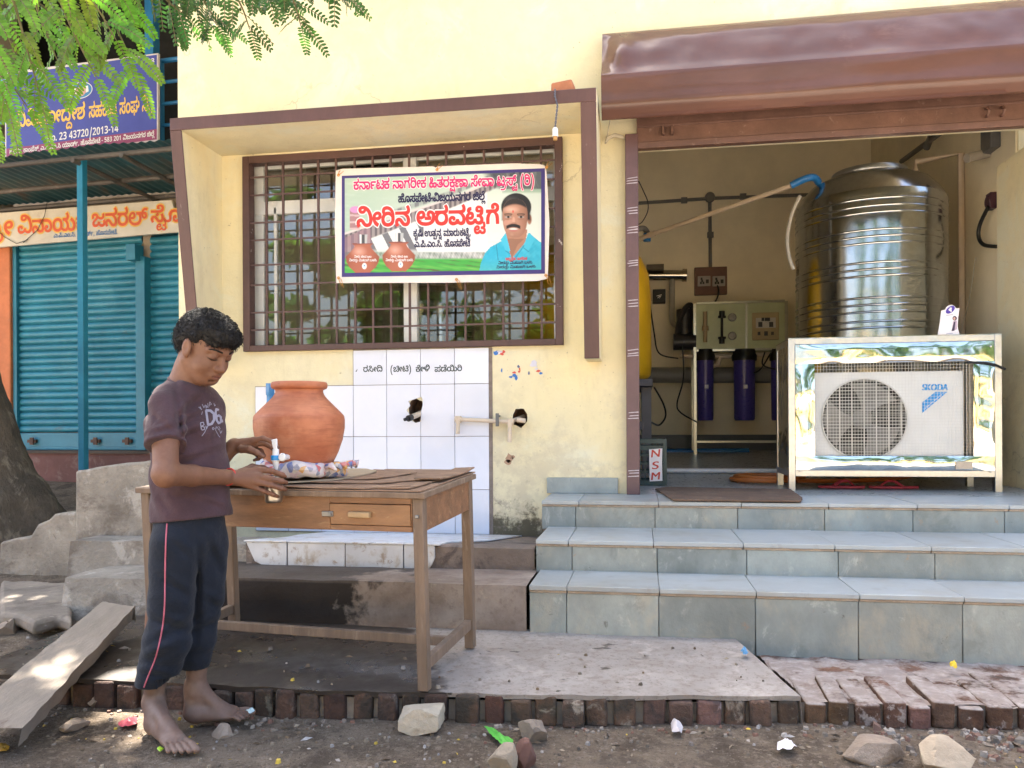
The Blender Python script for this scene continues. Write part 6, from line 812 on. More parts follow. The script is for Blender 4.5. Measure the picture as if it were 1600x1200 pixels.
# ------------------------------------------------------------------ lettering
from mathutils.geometry import tessellate_polygon
_gc = {}
def area2(l): return sum(l[i - 1][0] * l[i][1] - l[i][0] * l[i - 1][1] for i in range(len(l))) / 2
def inside2(p, l):
    c = False
    for i in range(len(l)):
        (xa, ya),(xb, yb) = l[i - 1], l[i]
        if (ya <= p[1]) != (yb <= p[1]) and p[0] < (xb - xa) * (p[1] - ya) / (yb - ya) + xa: c = not c
    return c
def tess(L):
    O = [l for l in L if area2(l) > 0]; H_ = [l for l in L if area2(l) <= 0]; P, F = [], []
    for o in O:
        hs = [h for h in H_ if inside2(h[0], o)]; best = None; A = abs(area2(o)) - sum(abs(area2(h)) for h in hs)
        for rot in range(0, len(o),3):
            LL = [o[rot:] + o[:rot]] + hs; pts = [p for l in LL for p in l]
            t = tessellate_polygon([[Vector((x, y,0)) for x, y in l] for l in LL]); e = abs(sum(abs(area2([pts[i] for i in f])) for f in t) - A) / A
            if best is None or e < best[0]: best = (e, pts, t)
            if e < .01: break
        b = len(P); P += best[1]; F += [tuple(b + i for i in f) for f in best[2]]
    return P, F
def glyph(key, grow=0):
    """outline of one letter: loops of (count, start, then steps), in units of 8/1000 of the letter size"""
    if (key, grow) not in _gc:
        D = GLY.get(key, []); L = []; i = 0
        while i < len(D):
            n, x, y = D[i:i + 3]; l = [(x * 8 - 400, y * 8 - 700)]; i += 3
            for k in range(n - 1): x += D[i]; y += D[i + 1]; i += 2; l.append((x * 8 - 400, y * 8 - 700))
            if grow:
                g = []
                for k in range(n):
                    a, b_, c_ = (Vector(l[k - 1]), Vector(l[k]), Vector(l[(k + 1) % n])); d = ((b_ - a).normalized() + (c_ - b_).normalized())
                    d = d.normalized() if d.length > 1e-4 else (b_ - a).normalized(); g.append((b_.x + d.y * grow, b_.y - d.x * grow))
                l = g
            L.append(l)
        _gc[(key, grow)] = tess(L) if L else ([], [])
    return _gc[(key, grow)]
HALO = 58
def ktext(mb, txt, f, x0, x1, b0, b1, h, layer, m=0, halo=None, c=(1,1,1), fat=0):
    """words along a baseline from (x0,b0) to (x1,b1) in the sign's own units, letters h tall; f(x, y, layer) -> place"""
    g, wd = TXT[txt]; k = (x1 - x0) / wd; ky = h / 560
    for gw, ly, mi in (((HALO, layer - .4, halo),(fat, layer, m)) if halo is not None else ((fat, layer, m),)):
        for gi, gx, gy in g:
            pts, tri = glyph(gi, gw)
            vs = []
            for x, y in pts:
                xx = x0 + (gx + x) * k; t = (xx - x0) / (x1 - x0); vs.append(f(xx, b0 + (b1 - b0) * t - (gy + y) * ky, ly))
            mb.add(vs, tri, mi, c)
_lat = {}
def latin(txt):
    if txt not in _lat:
        cu = bpy.data.curves.new('t', 'FONT'); cu.body = txt; o = bpy.data.objects.new('t', cu); COL.objects.link(o); bpy.context.view_layer.update()
        me = o.evaluated_get(bpy.context.evaluated_depsgraph_get()).to_mesh()
        _lat[txt] = ([(v.co.x, v.co.y) for v in me.vertices], [tuple(p.vertices) for p in me.polygons]); bpy.data.objects.remove(o); bpy.data.curves.remove(cu)
    return _lat[txt]
def ltext(mb, txt, f, x0, x1, b0, b1, h, layer, m=0, c=(1,1,1), fat=0, slant=0):
    pts, fs = latin(txt); X = [p[0] for p in pts]; Y = [p[1] for p in pts]; a, b_ = min(X), max(X); H_ = max(Y)
    for dx in ((-fat,0, fat) if fat else (0,)):
        vs = []
        for x, y in pts:
            t = (x - a) / (b_ - a); xx = x0 + (x1 - x0) * t + dx + slant * y / H_ * h; vs.append(f(xx, b0 + (b1 - b0) * t - y / H_ * h, layer + dx * .001))
        mb.add(vs, fs, m, c)
def flat(name, c, rough=.5): return M(name, c, rough,.08,9,0)
i_mag, i_navy, i_red, i_wht = flat('magenta_ink',(.68,.012,.16)), flat('navy_ink',(.012,.008,.06)), flat('red_ink',(.72,.03,.022)), flat('white_ink',(.82,.78,.80))
i_org, i_yel, i_blu = flat('orange_paint_ink',(.68,.10,.025)), flat('yellow_paint_ink',(.80,.50,.10)), flat('blue_paint_ink',(.05,.16,.38))

# ------------------------------------------------------------------ banner on the window grille
def BP(zx, zy, layer=0):
    px, py = 500 + zx / 4.2105,240 + zy / 4.2105
    u = (zx - 100) / 1400; v = (zy - 70) / 780
    wv = .012 * math.sin(u * 9 + v * 2) * .4 + .010 * mnoise.noise((u * 4, v * 2.5,3)) + (.02 * math.exp(-((u - .97) / .08) ** 2))
    return PY(px, py,5.045 - layer * .0016 + wv)
def paint():
    NX, NYY = 330,190
    u, v = np.meshgrid(np.linspace(0,1, NX + 1), np.linspace(0,1, NYY + 1))
    X = 163 + u * (1455 - 163); Y = (163 - u * 45) + v * ((785 - 22 * u) - (163 - u * 45))
    C = np.zeros(X.shape + (3,))
    def nz(sx, sy, seed):
        r = np.random.default_rng(seed); o = np.zeros_like(X)
        for k in range(7):
            a = r.uniform(0,6.28); f = 1.6 ** k; o += np.sin((X / sx * np.cos(a) * f + Y / sy * np.sin(a) * f) + r.uniform(0,6.28)) / (1.25 ** k)
        return o / 3.2
    def put(mask, c, a=1.):
        m = (np.clip(mask,0,1) * a)[..., None]; C[:] = C * (1 - m) + np.array(c) * m
    sm = lambda d, w=4: np.clip(.5 - d / w,0,1)
    def poly(P):
        ins = np.zeros(X.shape, bool); n = len(P)
        for i in range(n):
            (xa, ya),(xb, yb) = P[i], P[(i + 1) % n]
            cnd = (ya <= Y) != (yb <= Y)
            ins ^= cnd & (X < (xb - xa) * (Y - ya) / ((yb - ya) if yb != ya else 1e-9) + xa)
        return ins.astype(float)
    ell = lambda cx, cy, rx, ry: sm((np.hypot((X - cx) / rx,(Y - cy) / ry) - 1) * min(rx, ry))
    C[:] = (.40,.52,.44); n1 = nz(60,14,1)
    put(np.clip((Y - 200) / 400,0,1) * np.clip((X - 300) / 500,0,1),(.72,.70,.72)); put(np.clip(n1,0,1),(.50,.60,.53),.4)
    put(sm(-(X - 900),300) * sm(Y - 560 + 0 * X,200),(.66,.72,.68),.6)
    line = 525 - (X - 170) * .335 - np.clip(X - 900,0,600) * .08
    stripes = (np.sin(X / 5.2) > .1).astype(float)
    bandw = np.clip(95 - (X - 200) * .045,40,110)
    m = sm(-(Y - line),8) * sm(Y - line - bandw,14) * (X < 1330)
    put(m,(.30,.26,.27)); put(m * stripes,(.10,.085,.10),.85)
    put(sm(np.abs(Y - line) - 7,4) * (X < 1250),(.62,.56,.56))
    put(sm(np.abs(Y - line + 34) - 16,12) * (X > 480) * (X < 1300) * (.5 + .5 * (np.sin(X / 9) > 0)),(.13,.12,.15),.8)
    fall = sm(-(Y - line - bandw),10) * sm(Y - 640,30) * (X > 330) * (X < 1100)
    put(fall,(.72,.72,.76),.9); put(fall * (np.sin((X - Y * .55) / 17) > .35) * sm(-(700 - X),300) * 0 + fall * (np.sin((X - Y * .5) / 21) > .45) * (X < 680),(.07,.07,.09),.85)
    put(poly([(150,560),(330,480),(345,640),(150,700)]),(.32,.21,.24),.9); put(poly([(150,560),(330,480),(345,640),(150,700)]) * (np.sin(X / 6.5) > .2),(.18,.12,.16),.7)
    tow = sm(np.maximum(np.abs(X - 228) - 32, np.abs(Y - 435) - 65)); put(tow,(.36,.2,.22)); put(tow * (np.sin(Y / 7) > .6),(.55,.4,.42)); put(ell(232,368,36,22),(.6,.28,.55))
    dk_ = sm(-(X - (1080 + (Y - 120) * .9)),60) * sm(Y - 235,10) * (X > 1050); put(dk_,(.045,.05,.07),.9); put(dk_ * np.clip(nz(14,40,4),0,1),(.25,.26,.27),.7)
    put(sm(np.abs(Y - 245) - 12,16) * (X > 1200),(.16,.32,.2),.6)
    gm = sm(-(Y - 690),14); n2 = nz(70,8,8); put(gm,(.06,.36,.06)); put(gm * np.clip(n2,0,1),(.20,.50,.10),.8); put(gm * np.clip(-n2 - .25,0,1) * 2,(.10,.09,.05),.9)
    put(sm(np.abs(Y - 670) - 22,8) * (.55 + .45 * np.clip(nz(9,9,5),-1,1)),(.09,.14,.10),.9)
    for cx, ry0, w_ in ((280,590,109),(518,580,107)):
        cup = sm(np.maximum(np.abs(X - cx - 5) - (24 + (ry0 - Y) * .05), np.abs(Y - ry0 + 28) - 30)); put(cup,(.45,.46,.48)); put(cup * (np.abs(X - cx - 4) < 9),(.07,.07,.08)); put(cup * (np.abs(X - cx + 13) < 4),(.8,.8,.82))
        t = (Y - ry0) / 195; hw = np.interp(t, [0,.03,.09,.18,.45,.62,.8,1.0], [.60,.60,.47,.55,1.0,.98,.8,.42]) * w_
        pm = sm(np.abs(X - cx) - hw,5) * (t > 0) * (t < 1); sh_ = np.clip((X - cx) / w_,-1,1)
        put(pm,(.40,.125,.075)); put(pm * np.clip(1 - np.hypot((X - cx + 25) / 60,(Y - ry0 - 55) / 45),0,1),(.75,.42,.34),.8); put(pm * np.clip(np.abs(sh_) ** 3,0,1),(.2,.055,.03),.7); put(pm * (t < .04),(.24,.08,.06))
        mp = sm(np.hypot((X - cx - 12) / 1.,(Y - ry0 - 150) / 1.35) - 15); put(mp,(.85,.85,.86)); put(sm(np.hypot(X - cx - 12, Y - ry0 - 147) - 6),(.1,.3,.55))
    # portrait: shirt, neck, head
    fade = 1 - .45 * np.clip((Y - 690) / 90,0,1)
    shp = poly([(1045,790),(1058,720),(1085,655),(1120,615),(1200,572),(1225,530),(1262,640),(1345,585),(1372,520),(1420,560),(1462,590),(1475,790)])
    put(shp,(.03,.40,.60),1.); C[:] = C * (1 - (shp * (1 - fade) * .8)[..., None]) + np.array((.12,.45,.25)) * (shp * (1 - fade) * .8)[..., None]
    put(shp * np.clip(nz(45,60,11),0,1),(.015,.26,.42),.55); put(shp * np.clip(nz(60,40,12),0,1),(.12,.58,.75),.5)
    put(poly([(1215,560),(1225,500),(1365,500),(1350,585),(1262,690)]),(.40,.20,.13)); put(poly([(1232,560),(1345,560),(1300,600),(1262,690)]),(.27,.13,.085),.8)
    for L in ([(1188,565),(1222,520),(1252,640),(1222,640)], [(1340,600),(1378,520),(1418,560),(1370,640),(1345,622)]): put(poly(L),(.06,.46,.66))
    for (xa, ya, xb, yb) in ((1222,640,1250,660),(1343,604,1262,720),(1160,600,1172,700),(1342,622,1372,645)):
        tt = np.clip(((X - xa) * (xb - xa) + (Y - ya) * (yb - ya)) / ((xb - xa) ** 2 + (yb - ya) ** 2),0,1); put(sm(np.hypot(X - xa - tt * (xb - xa), Y - ya - tt * (yb - ya)) - 2.2,3),(.01,.14,.26),.85)
    put(ell(1378,432,15,34),(.36,.17,.11)); put(ell(1380,434,7,20),(.2,.09,.06),.7)
    put(ell(1291,352,99,92),(.018,.015,.014)); put(sm(np.maximum(np.abs(X - 1291) - 93, np.abs(Y - 385) - 52),14),(.018,.015,.014)); put(np.clip(1 - np.hypot((X - 1255) / 60,(Y - 300) / 26),0,1),(.09,.08,.08),.6)
    yy = (Y - 425) / 128; hw = 82 * np.clip(1 - np.abs(yy) ** 3.0,0,1) ** .42 * np.where(yy > 0,1 - .13 * yy,1)
    face = sm(np.abs(X - 1283) - hw,5) * (np.abs(yy) < 1); put(face,(.44,.225,.155))
    put(face * np.clip((X - 1295) / 75,0,1) ** 1.3,(.20,.085,.055),.85); put(face * np.clip((1235 - X) / 40,0,1),(.30,.14,.095),.7); put(face * np.clip(1 - np.hypot((X - 1258) / 62,(Y - 368) / 28),0,1),(.72,.46,.37),.8); put(face * np.clip((Y - 500) / 55,0,1),(.27,.135,.095),.7)
    put(face * sm(Y - (334 + .0042 * (X - 1283) ** 2),12),(.020,.017,.015),.97); put(face * np.clip(1 - np.hypot((X - 1262) / 20,(Y - 532) / 14),0,1),(.5,.28,.2),.6)
    for ex in (1238,1322):
        put(sm(np.maximum(np.abs(X - ex) - 26, np.abs(Y - 397 + .004 * (X - ex) ** 2 * -1) - 4)),(.04,.025,.02),.9); put(ell(ex,417,20,7),(.40,.34,.32),.9); put(ell(ex + 1,417,8,8),(.02,.012,.01)); put(sm(np.abs(Y - 409) - 2.5,3) * (np.abs(X - ex) < 23),(.05,.03,.02),.8); put(ell(ex,432,22,5),(.27,.13,.09),.6)
    put(ell(1274,440,9,24),(.62,.36,.27),.8); put(ell(1274,460,21,9),(.36,.165,.11),.8)
    put(ell(1253,446,16,14),(.6,.32,.25),.5); put(ell(1226,455,18,18),(.58,.31,.24),.5)
    mu = sm(np.maximum(np.abs(X - 1272) - 46, np.abs(Y - 479 - .006 * (X - 1272) ** 2 * 1.0 + 6) - 11),5); put(mu,(.018,.012,.011)); put(ell(1272,496,26,6),(.75,.7,.68)); put(ell(1272,507,26,6),(.42,.15,.13))
    put(ell(1270,381,4.5,9),(.65,.03,.03))
    return X, Y, C
m_string = flat('orange_string',(.55,.26,.06),.8)
bn = thing('banner', 'printed vinyl banner with clay pots and a moustached man, tied to the window grille', 'banner', PY(690,440,5.04))
OUT = [(104,112),(150,100),(770,84),(772,86),(1300,66),(1478,72),(1500,200),(1508,450),(1499,826),(1440,838),(900,846),(107,852),(98,500)]
bb = MB()
def bsheet(u, v):
    top = np.interp(u, [0,.03,.47,.478,.486,.85,.98,1], [112,100,84,92,84,64,70,80]); bot = np.interp(u, [0,.5,.95,1], [852,850,838,822])
    xl = np.interp(v, [0,.5,1], [104,97,107]); xr = np.interp(v, [0,.05,.5,1], [1478,1490,1510,1499])
    return BP(xl + (xr - xl) * u, top + (bot - top) * v,0)
bb.grid(bsheet,90,40)
m_vin = flat('banner_vinyl',(.72,.66,.63),.35)
bb.build('sheet', m_vin, bn, sharp=180, fixn=False)
bd = MB(); bd.grid(lambda u, v: BP(143 + (1480 - 143) * u,(146 - 50 * u) + ((812 - 22 * u) - (146 - 50 * u)) * v,.8),80,30); bd.build('border', flat('violet_border',(.045,.025,.17),.35), bn, sharp=180, fixn=False)
X_, Y_, C_ = paint(); pc = MB()
nyy, nxx = X_.shape
pc.add([BP(a, b_,1.6) for a, b_ in zip(X_.ravel(), Y_.ravel())], [(j * nxx + i, j * nxx + i + 1,(j + 1) * nxx + i + 1,(j + 1) * nxx + i) for j in range(nyy - 1) for i in range(nxx - 1)])
def printed(name, rough=.4):
    b = NB(name); return b.fin(b.attr(), rough,0, None,.4)
pc.build('picture', printed('printed_picture'), bn, sharp=180, fixn=False, colors=C_.reshape(-1,3))
L_INK = [i_mag, i_navy, i_red, i_wht]
def line(parent, inks, *a, **k): m = MB(); ktext(m, *a, **k); return m.build('lettering', inks, parent, smooth=False, fixn=False)
line(bn, L_INK, 'ಕರ್ನಾಟಕ ನಾಗರೀಕ ಹಿತರಕ್ಷಣಾ ಸೇವಾ ಟ್ರಸ್ಟ್ (ರಿ)', BP,218,1408,238,206,54,3,0,3, fat=8)
line(bn, L_INK, 'ಹೊಸಪೇಟೆ-ವಿಜಯನಗರ ಜಿಲ್ಲೆ', BP,513,1085,322,305,42,3,1, fat=16)
line(bn, L_INK, 'ನೀರಿನ ಅರವಟ್ಟಿಗೆ', BP,238,1178,482,462,96,3,2,3, fat=12)
line(bn, L_INK, 'ಕೃಷಿ ಉತ್ಪನ್ನ ಮಾರುಕಟ್ಟೆ,', BP,613,992,546,540,36,3,1, fat=14)
line(bn, L_INK, 'ಎ.ಪಿ.ಎಂ.ಸಿ. ಹೊಸಪೇಟೆ', BP,620,986,616,611,36,3,1, fat=14)
for cx, yb_ in ((280,685),(520,684)):
    line(bn, L_INK, 'ನೀರು ಜೀವ ಜಲ', BP, cx - 55, cx + 58, yb_, yb_,12,3,3); line(bn, L_INK, 'ನೀರನ್ನು ಮಿತವಾಗಿ ಬಳಸಿ', BP, cx - 88, cx + 92, yb_ + 24, yb_ + 24,13,3,3)
line(bn, L_INK, 'ಅಧ್ಯಕ್ಷರು ನಾಗರೀಕ', BP,1220,1362,702,700,16,3,2); line(bn, L_INK, 'ನೀರನ್ನು ಮಿತವಾಗಿ ಬಳಸಿ', BP,1172,1396,728,724,15,3,1); line(bn, L_INK, 'ನೀರನ್ನು ಮಿತವಾಗಿ ಬಳಸಿ', BP,1160,1418,756,750,14,3,1)
for q in ((122,142),(770,106),(1490,92),(122,818),(898,828),(1486,800)):
    ey = MB(); p = BP(*q,2); ey.lathe([(.004,0),(.009,0),(.010,.002),(.004,.002)], p,10, T=Matrix.Rotation(R(90),4, 'X'))
    dz = .05 if q[1] < 400 else -.05; ey.tube([p, p + Vector((.008,-.012, dz * .4)), p + Vector((.012,.03, dz))],.0025,5); ey.tube([p, p + Vector((.02,-.004, dz * .2)), p + Vector((.035,.0, dz * .9 - .02))],.0018,5); ey.build('tie_string', m_string, bn)

# ------------------------------------------------------------------ tile lettering, painted signs
i_til = flat('dark_tile_letters',(.02,.035,.04))
fT = lambda zx, zy, l: PY(540 + zx / 5,520 + zy / 5, YW - .0125 - l * .0004)
for wd, a, b_ in (('ರಸೀದಿ',135,288),('(ಚೀಟಿ)',348,512),('ಕೇಳಿ',545,656),('ಪಡೆಯಿರಿ',693,910)): line(tpo, [i_til], wd, fT, a, b_,306,303 - (a - 135) * .008,38,1)
dot = MB(); dot.add([fT(x, y,1) for x, y in ((76,300),(84,306),(92,290),(90,280),(86,292))], [(0,1,2,3,4)])
dot.build('lettering', i_til, tpo, smooth=False, fixn=False)

def shop_sign(px4, wv, label, mat, thick=.03):
    P = [PS(x, y, wv) for x, y in px4]
    o = MB(); o.prism([TS @ Vector((u, wv, z)) for u, z in P], SYv * thick); return o
ssn = thing('shop_sign', 'long cream shop signboard with orange painted lettering above the blue shutters', 'sign', SH(-1.5,-.1,2.6))
shop_sign([(-60,337),(268,312),(282,362),(-60,391)],-.13, '', None).build('board', M('cream_board',(.66,.6,.5),.5,.12,3,.05, stains=[((.45,.38,.3),4,.6,.72,.5)]), ssn, bevel=.003)
fS = lambda zx, zy, l: (lambda q: TS @ Vector((q[0],-.132 - l * .002, q[1])))(PS(zx / 4,300 + zy / 4,-.132))
line(ssn, [i_org, i_yel, i_blu], 'ಶ್ರೀ', fS,-85,78,276,268,88,1,0,1); line(ssn, [i_org, i_yel, i_blu], 'ವಿನಾಯಕ', fS,108,535,262,238,84,1,0,1); line(ssn, [i_org, i_yel, i_blu], 'ಜನರಲ್', fS,572,918,220,205,84,1,0,1); line(ssn, [i_org, i_yel, i_blu], 'ಸ್ಟೋರ್', fS,940,1290,192,180,78,1,0,1)
line(ssn, [i_org, i_yel, i_blu], 'ಎ.ಪಿ.ಎಂ.ಸಿ. ಯಾರ್ಡ್, ಹೊಸಪೇಟೆ.', fS,335,735,286,264,24,1,2)
wr = MB(); wr.tube([fS(x, y,6) for x, y in ((300,70),(285,150),(240,240),(150,320))],.003,5); wr.tube([fS(x, y,6) for x, y in ((-20,230),(30,280),(110,325),(180,300))],.003,5); wr.build('loose_wire', m_black, ssn)
bsn = thing('balcony_sign', 'large violet society signboard with yellow and white lettering fixed to the balcony rail', 'sign', SH(-1.8,-.3,3.7))
b4 = [(8,113),(247,83),(247,222),(8,250)]
shop_sign(b4,-.22, '', None,.025).build('frame', flat('sign_edge_pale',(.62,.56,.6)), bsn)
fB = lambda zx, zy, l: (lambda q: TS @ Vector((q[0],-.221 - l * .002, q[1])))(PS(zx / 4, zy / 4,-.221))
lin = lambda x, a, b_: a + (b_ - a) * (x - 40) / 940
bp_ = MB(); bp_.add([fB(40,470,.5), fB(980,342,.5), fB(980,806,.5), fB(40,930,.5)], [(0,1,2,3)],0); bp_.add([fB(40,930,.5), fB(980,806,.5), fB(980,872,.5), fB(40,985,.5)], [(0,1,2,3)],1)
def ring(cx, cy, rx, ry, l, m, n=36): bp_.add([fB(cx + rx * math.cos(2 * math.pi * k / n), cy + ry * math.sin(2 * math.pi * k / n) - rx * math.cos(2 * math.pi * k / n) * .13, l) for k in range(n)], [tuple(range(n))], m)
ring(505,565,74,52,1,2); ring(505,565,70,48,1.5,3)
for q, mm in (([(455,545),(478,548),(482,590),(452,585)],2),([(535,540),(552,535),(556,572),(540,580)],2),([(478,552),(500,545),(538,548),(540,578),(520,600),(495,604),(480,588)],4)): bp_.add([fB(x, y,2) for x, y in q], [tuple(range(len(q)))], mm)
bp_.build('panel', [flat('violet_board',(.055,.065,.36)), flat('magenta_strip',(.30,.045,.14)), i_wht, flat('emblem_blue',(.05,.22,.5)), flat('emblem_skin',(.6,.33,.3))], bsn, smooth=False, fixn=False)
line(bsn, [i_wht, i_yel], 'ವಿವಿಧೋದ್ದೇಶ', fB,95,532,800,742,78,2,1); line(bsn, [i_wht, i_yel], 'ಸಹಕಾರ ಸಂಘ ನಿ.,', fB,556,958,738,690,74,2,1); line(bsn, [i_wht, i_yel], 'ಸಂ. 23 43720/2013-14', fB,292,742,888,824,38,2,0)
line(bsn, [i_wht, i_yel], 'ಕಛೇರಿ, ಕಾಂಪ್ಲೆಕ್ಸ್ ಎ.ಪಿ.ಎಂ.ಸಿ ಯಾರ್ಡ್, ಹೊಸಪೇಟೆ - 583 201 ವಿಜಯನಗರ ಜಿಲ್ಲೆ', fB,60,966,965,850,24,2,0); line(bsn, [i_wht, i_yel], '93', fB,924,968,402,396,26,2,0)
# ------------------------------------------------------------------ wooden table
FLc, FRc = Vector((-1.985,2.925,.846)), Vector((-.778,2.79,.846))
ex = (FRc - FLc).normalized(); ey0 = Vector((-ex.y, ex.x,0)); ti = R(3.4); ey = ey0 * math.cos(ti) + Vector((0,0,1)) * math.sin(ti); ez = ex.cross(ey)
TW, TD = (FRc - FLc).length,.57
TT = Matrix((( ex.x, ey.x, ez.x, FLc.x),(ex.y, ey.y, ez.y, FLc.y),(ex.z, ey.z, ez.z, FLc.z),(0,0,0,1)))
def tp_(u, v, w): return TT @ Vector((u, v, w))
m_wood = M('old_varnished_wood',(.27,.13,.06),.5,.35,3,.3,26,.004, sc=(1,6,6), stains=[((.42,.27,.14),3.0,.55,.7,.6),((.14,.07,.035),2.2,.57,.7,.6),((.5,.36,.2),9,.68,.73,.7)])
m_woodv = M('grey_weathered_wood',(.22,.15,.102),.75,.3,3,.4,26,.005, sc=(6,6,.8), stains=[((.16,.1,.065),2.0,.55,.7,.6),((.42,.33,.25),3,.58,.7,.5)])
m_woodr = M('drawer_wood',(.29,.14,.06),.45,.3,3,.25,26,.003, sc=(1,6,6), stains=[((.5,.34,.17),5,.6,.7,.6),((.2,.1,.05),3,.6,.7,.5)])
tb = thing('table', 'old brown wooden table with one drawer, standing with a leg on a stone', 'table',(-1.38,3.1,.1))
b = MB(); b.box((-.012,-.014,-.024),(TW + .012, TD + .012,-.002), T=TT); b.build('tabletop', m_woodv, tb, bevel=.003)
# delaminated layers of ply on the right half of the top
b = MB()
def ply(P, w, th, curl=.0, n=6):
    c = sum((Vector(p) for p in P), Vector((0,0))) / len(P)
    pts = []
    for (x, y),(x2, y2) in zip(P, P[1:] + P[:1]):
        for i in range(n):
            t = i / n; q = Vector((x + (x2 - x) * t, y + (y2 - y) * t)); q += Vector((.008 * mnoise.noise((q.x * 30, q.y * 30, w * 100)),.008 * mnoise.noise((q.x * 30, q.y * 30,5 + w * 100))))
            pts.append(q)
    cur = lambda q: w + curl * max(0,(q - c).length / .25 - .4) + .003 * mnoise.noise((q.x * 8, q.y * 8, w * 50))
    n_ = len(pts); o = [tp_(q.x, q.y, cur(q)) for q in pts]; u = [p + ez * th for p in o]; k = [tp_(*(c + (q - c) * .5), w + th + .002 * mnoise.noise((q.x * 9, q.y * 9,2))) for q in pts]; cc = tp_(c.x, c.y, w + th)
    o2 = len(b.v); b.add(o + u + k + [cc], [(i,(i + 1) % n_, n_ + (i + 1) % n_, n_ + i) for i in range(n_)] + [(n_ + i, n_ + (i + 1) % n_,2 * n_ + (i + 1) % n_,2 * n_ + i) for i in range(n_)] + [(2 * n_ + i,2 * n_ + (i + 1) % n_,3 * n_) for i in range(n_)])
ply([(.52,-.01),(1.21,-.012),(1.215,.60),(.60,.60)],0,.004); ply([(.62,.02),(1.16,.01),(1.19,.55),(.75,.59)],.004,.004,.004)
ply([(.72,.08),(1.0,.12),(1.16,.30),(1.14,.57),(.82,.56)],.008,.004,.008); ply([(.70,.16),(.92,.22),(1.02,.42),(.80,.50)],.013,.003,.012); ply([(1.10,.2),(1.20,.22),(1.215,.6),(1.13,.59)],.012,.005,.02); ply([(.58,-.008),(.98,-.006),(1.15,.06),(.9,.09)],.0085,.0035,.004)
b.build('peeling_veneer', M('split_veneer',(.27,.165,.105),.8,.35,4,.5,40,.006, sc=(1,4,4), stains=[((.42,.3,.2),4,.55,.68,.6),((.12,.07,.05),6,.58,.7,.6)]), tb, sharp=50)
L = .041
def leg(u, v, zb, m=m_woodv):
    a = tp_(u, v,-.024); bb_ = a - ez * ((a.z - zb) / ez.z); q = MB(); q.beam(a, bb_, L, L, up=ey); q.build('leg', m, tb, bevel=.004)
    return a, bb_
ST = leg(.022,.02,.12); leg(TW - .022,.02,.112); leg(.022, TD - .02,.13); leg(TW - .022, TD - .02,.128)
b = MB(); dx0, dx1 = TW * .69, TW - .05
b.box((.045,.005,-.15),(dx0,.028,-.025), T=TT).box((dx1,.005,-.15),(TW - .045,.028,-.025), T=TT).box((dx0,.005,-.048),(dx1,.028,-.025), T=TT).box((dx0,.005,-.15),(dx1,.028,-.13), T=TT)
b.build('front_apron', m_wood, tb, bevel=.002)
b = MB(); b.box((TW - .03,.043,-.15),(TW - .006, TD - .043,-.025), T=TT).box((.006,.043,-.15),(.03, TD - .043,-.025), T=TT).box((.045, TD - .03,-.15),(TW - .045, TD - .006,-.025), T=TT); b.build('side_apron', m_wood, tb, bevel=.002)
b = MB(); b.box((dx0 + .002,.003,-.128),(dx1 - .002,.022,-.0505), T=TT).box((dx0 + .01,.022,-.12),(dx1 - .01,.45,-.06), T=TT); dr = b.build('drawer', m_woodr, tb, bevel=.002)
b = MB(); b.box((dx0 + .085,-.02,-.098),(dx0 + .172,.003,-.077), T=TT); b.build('handle', M('pale_wood',(.5,.33,.17),.6,.25,9,.3), dr, bevel=.004)
b = MB(); b.box((dx0 - .03,-.003,-.099),(dx0 + .016,.005,-.079), T=TT).box((dx0 + .0,-.012,-.095),(dx0 + .012,-.003,-.083), T=TT); m_ha = steel('hasp_steel',(.3,.3,.3),.5); b.build('hasp', m_ha, tb, bevel=.002); MB().box((TW - .03,-.009,-.096),(TW - .016,-.003,-.084), T=TT).build('hasp', m_ha, tb, bevel=.002)
b = MB(); w = -.645
for u in (.022, TW - .022): b.beam(tp_(u,.042, w), tp_(u, TD - .042, w),.028,.042)
b.beam(tp_(.036,.30, w), tp_(TW - .036,.30, w),.026,.038); b.build('stretcher', m_woodv, tb, bevel=.003)
# cardboard sheets on the table
def card(label, P, w, curl, col=(.40,.315,.215)):
    global b
    b = MB(); ply(P, w,.004, curl,5); return b.build('cardboard_sheet', M('cardboard', col,.85,.15,4,.2,40, stains=[((.3,.22,.14),5,.6,.72,.4)]), label=label, cat='cardboard', sharp=50)
card('flattened tan cardboard sheet under the clay pot and reaching right of it', [(.30,.02),(.62,-.01),(.80,.16),(.84,.42),(.74,.52),(.38,.56)],.012,.012)
card('pale cardboard sheet on the left part of the table, behind the right forearm', [(.06,.03),(.40,.0),(.46,.3),(.44,.58),(.10,.57)],.004,.01,(.46,.38,.26))
b = MB()
for k in range(5):
    c = tp_(.05 + .006 * k,.06 + .01 * (k % 2),.012 + .007 * k); b.tube([c + Vector((.04 * math.cos(a) + .004 * math.sin(3 * a + k),.028 * math.sin(a),.004 * math.sin(2 * a + k))) for a in np.linspace(0,6.283,25)],.004,6)
b.build('cable_coil', m_black, label='small coil of black cable on the left end of the table', cat='cable')

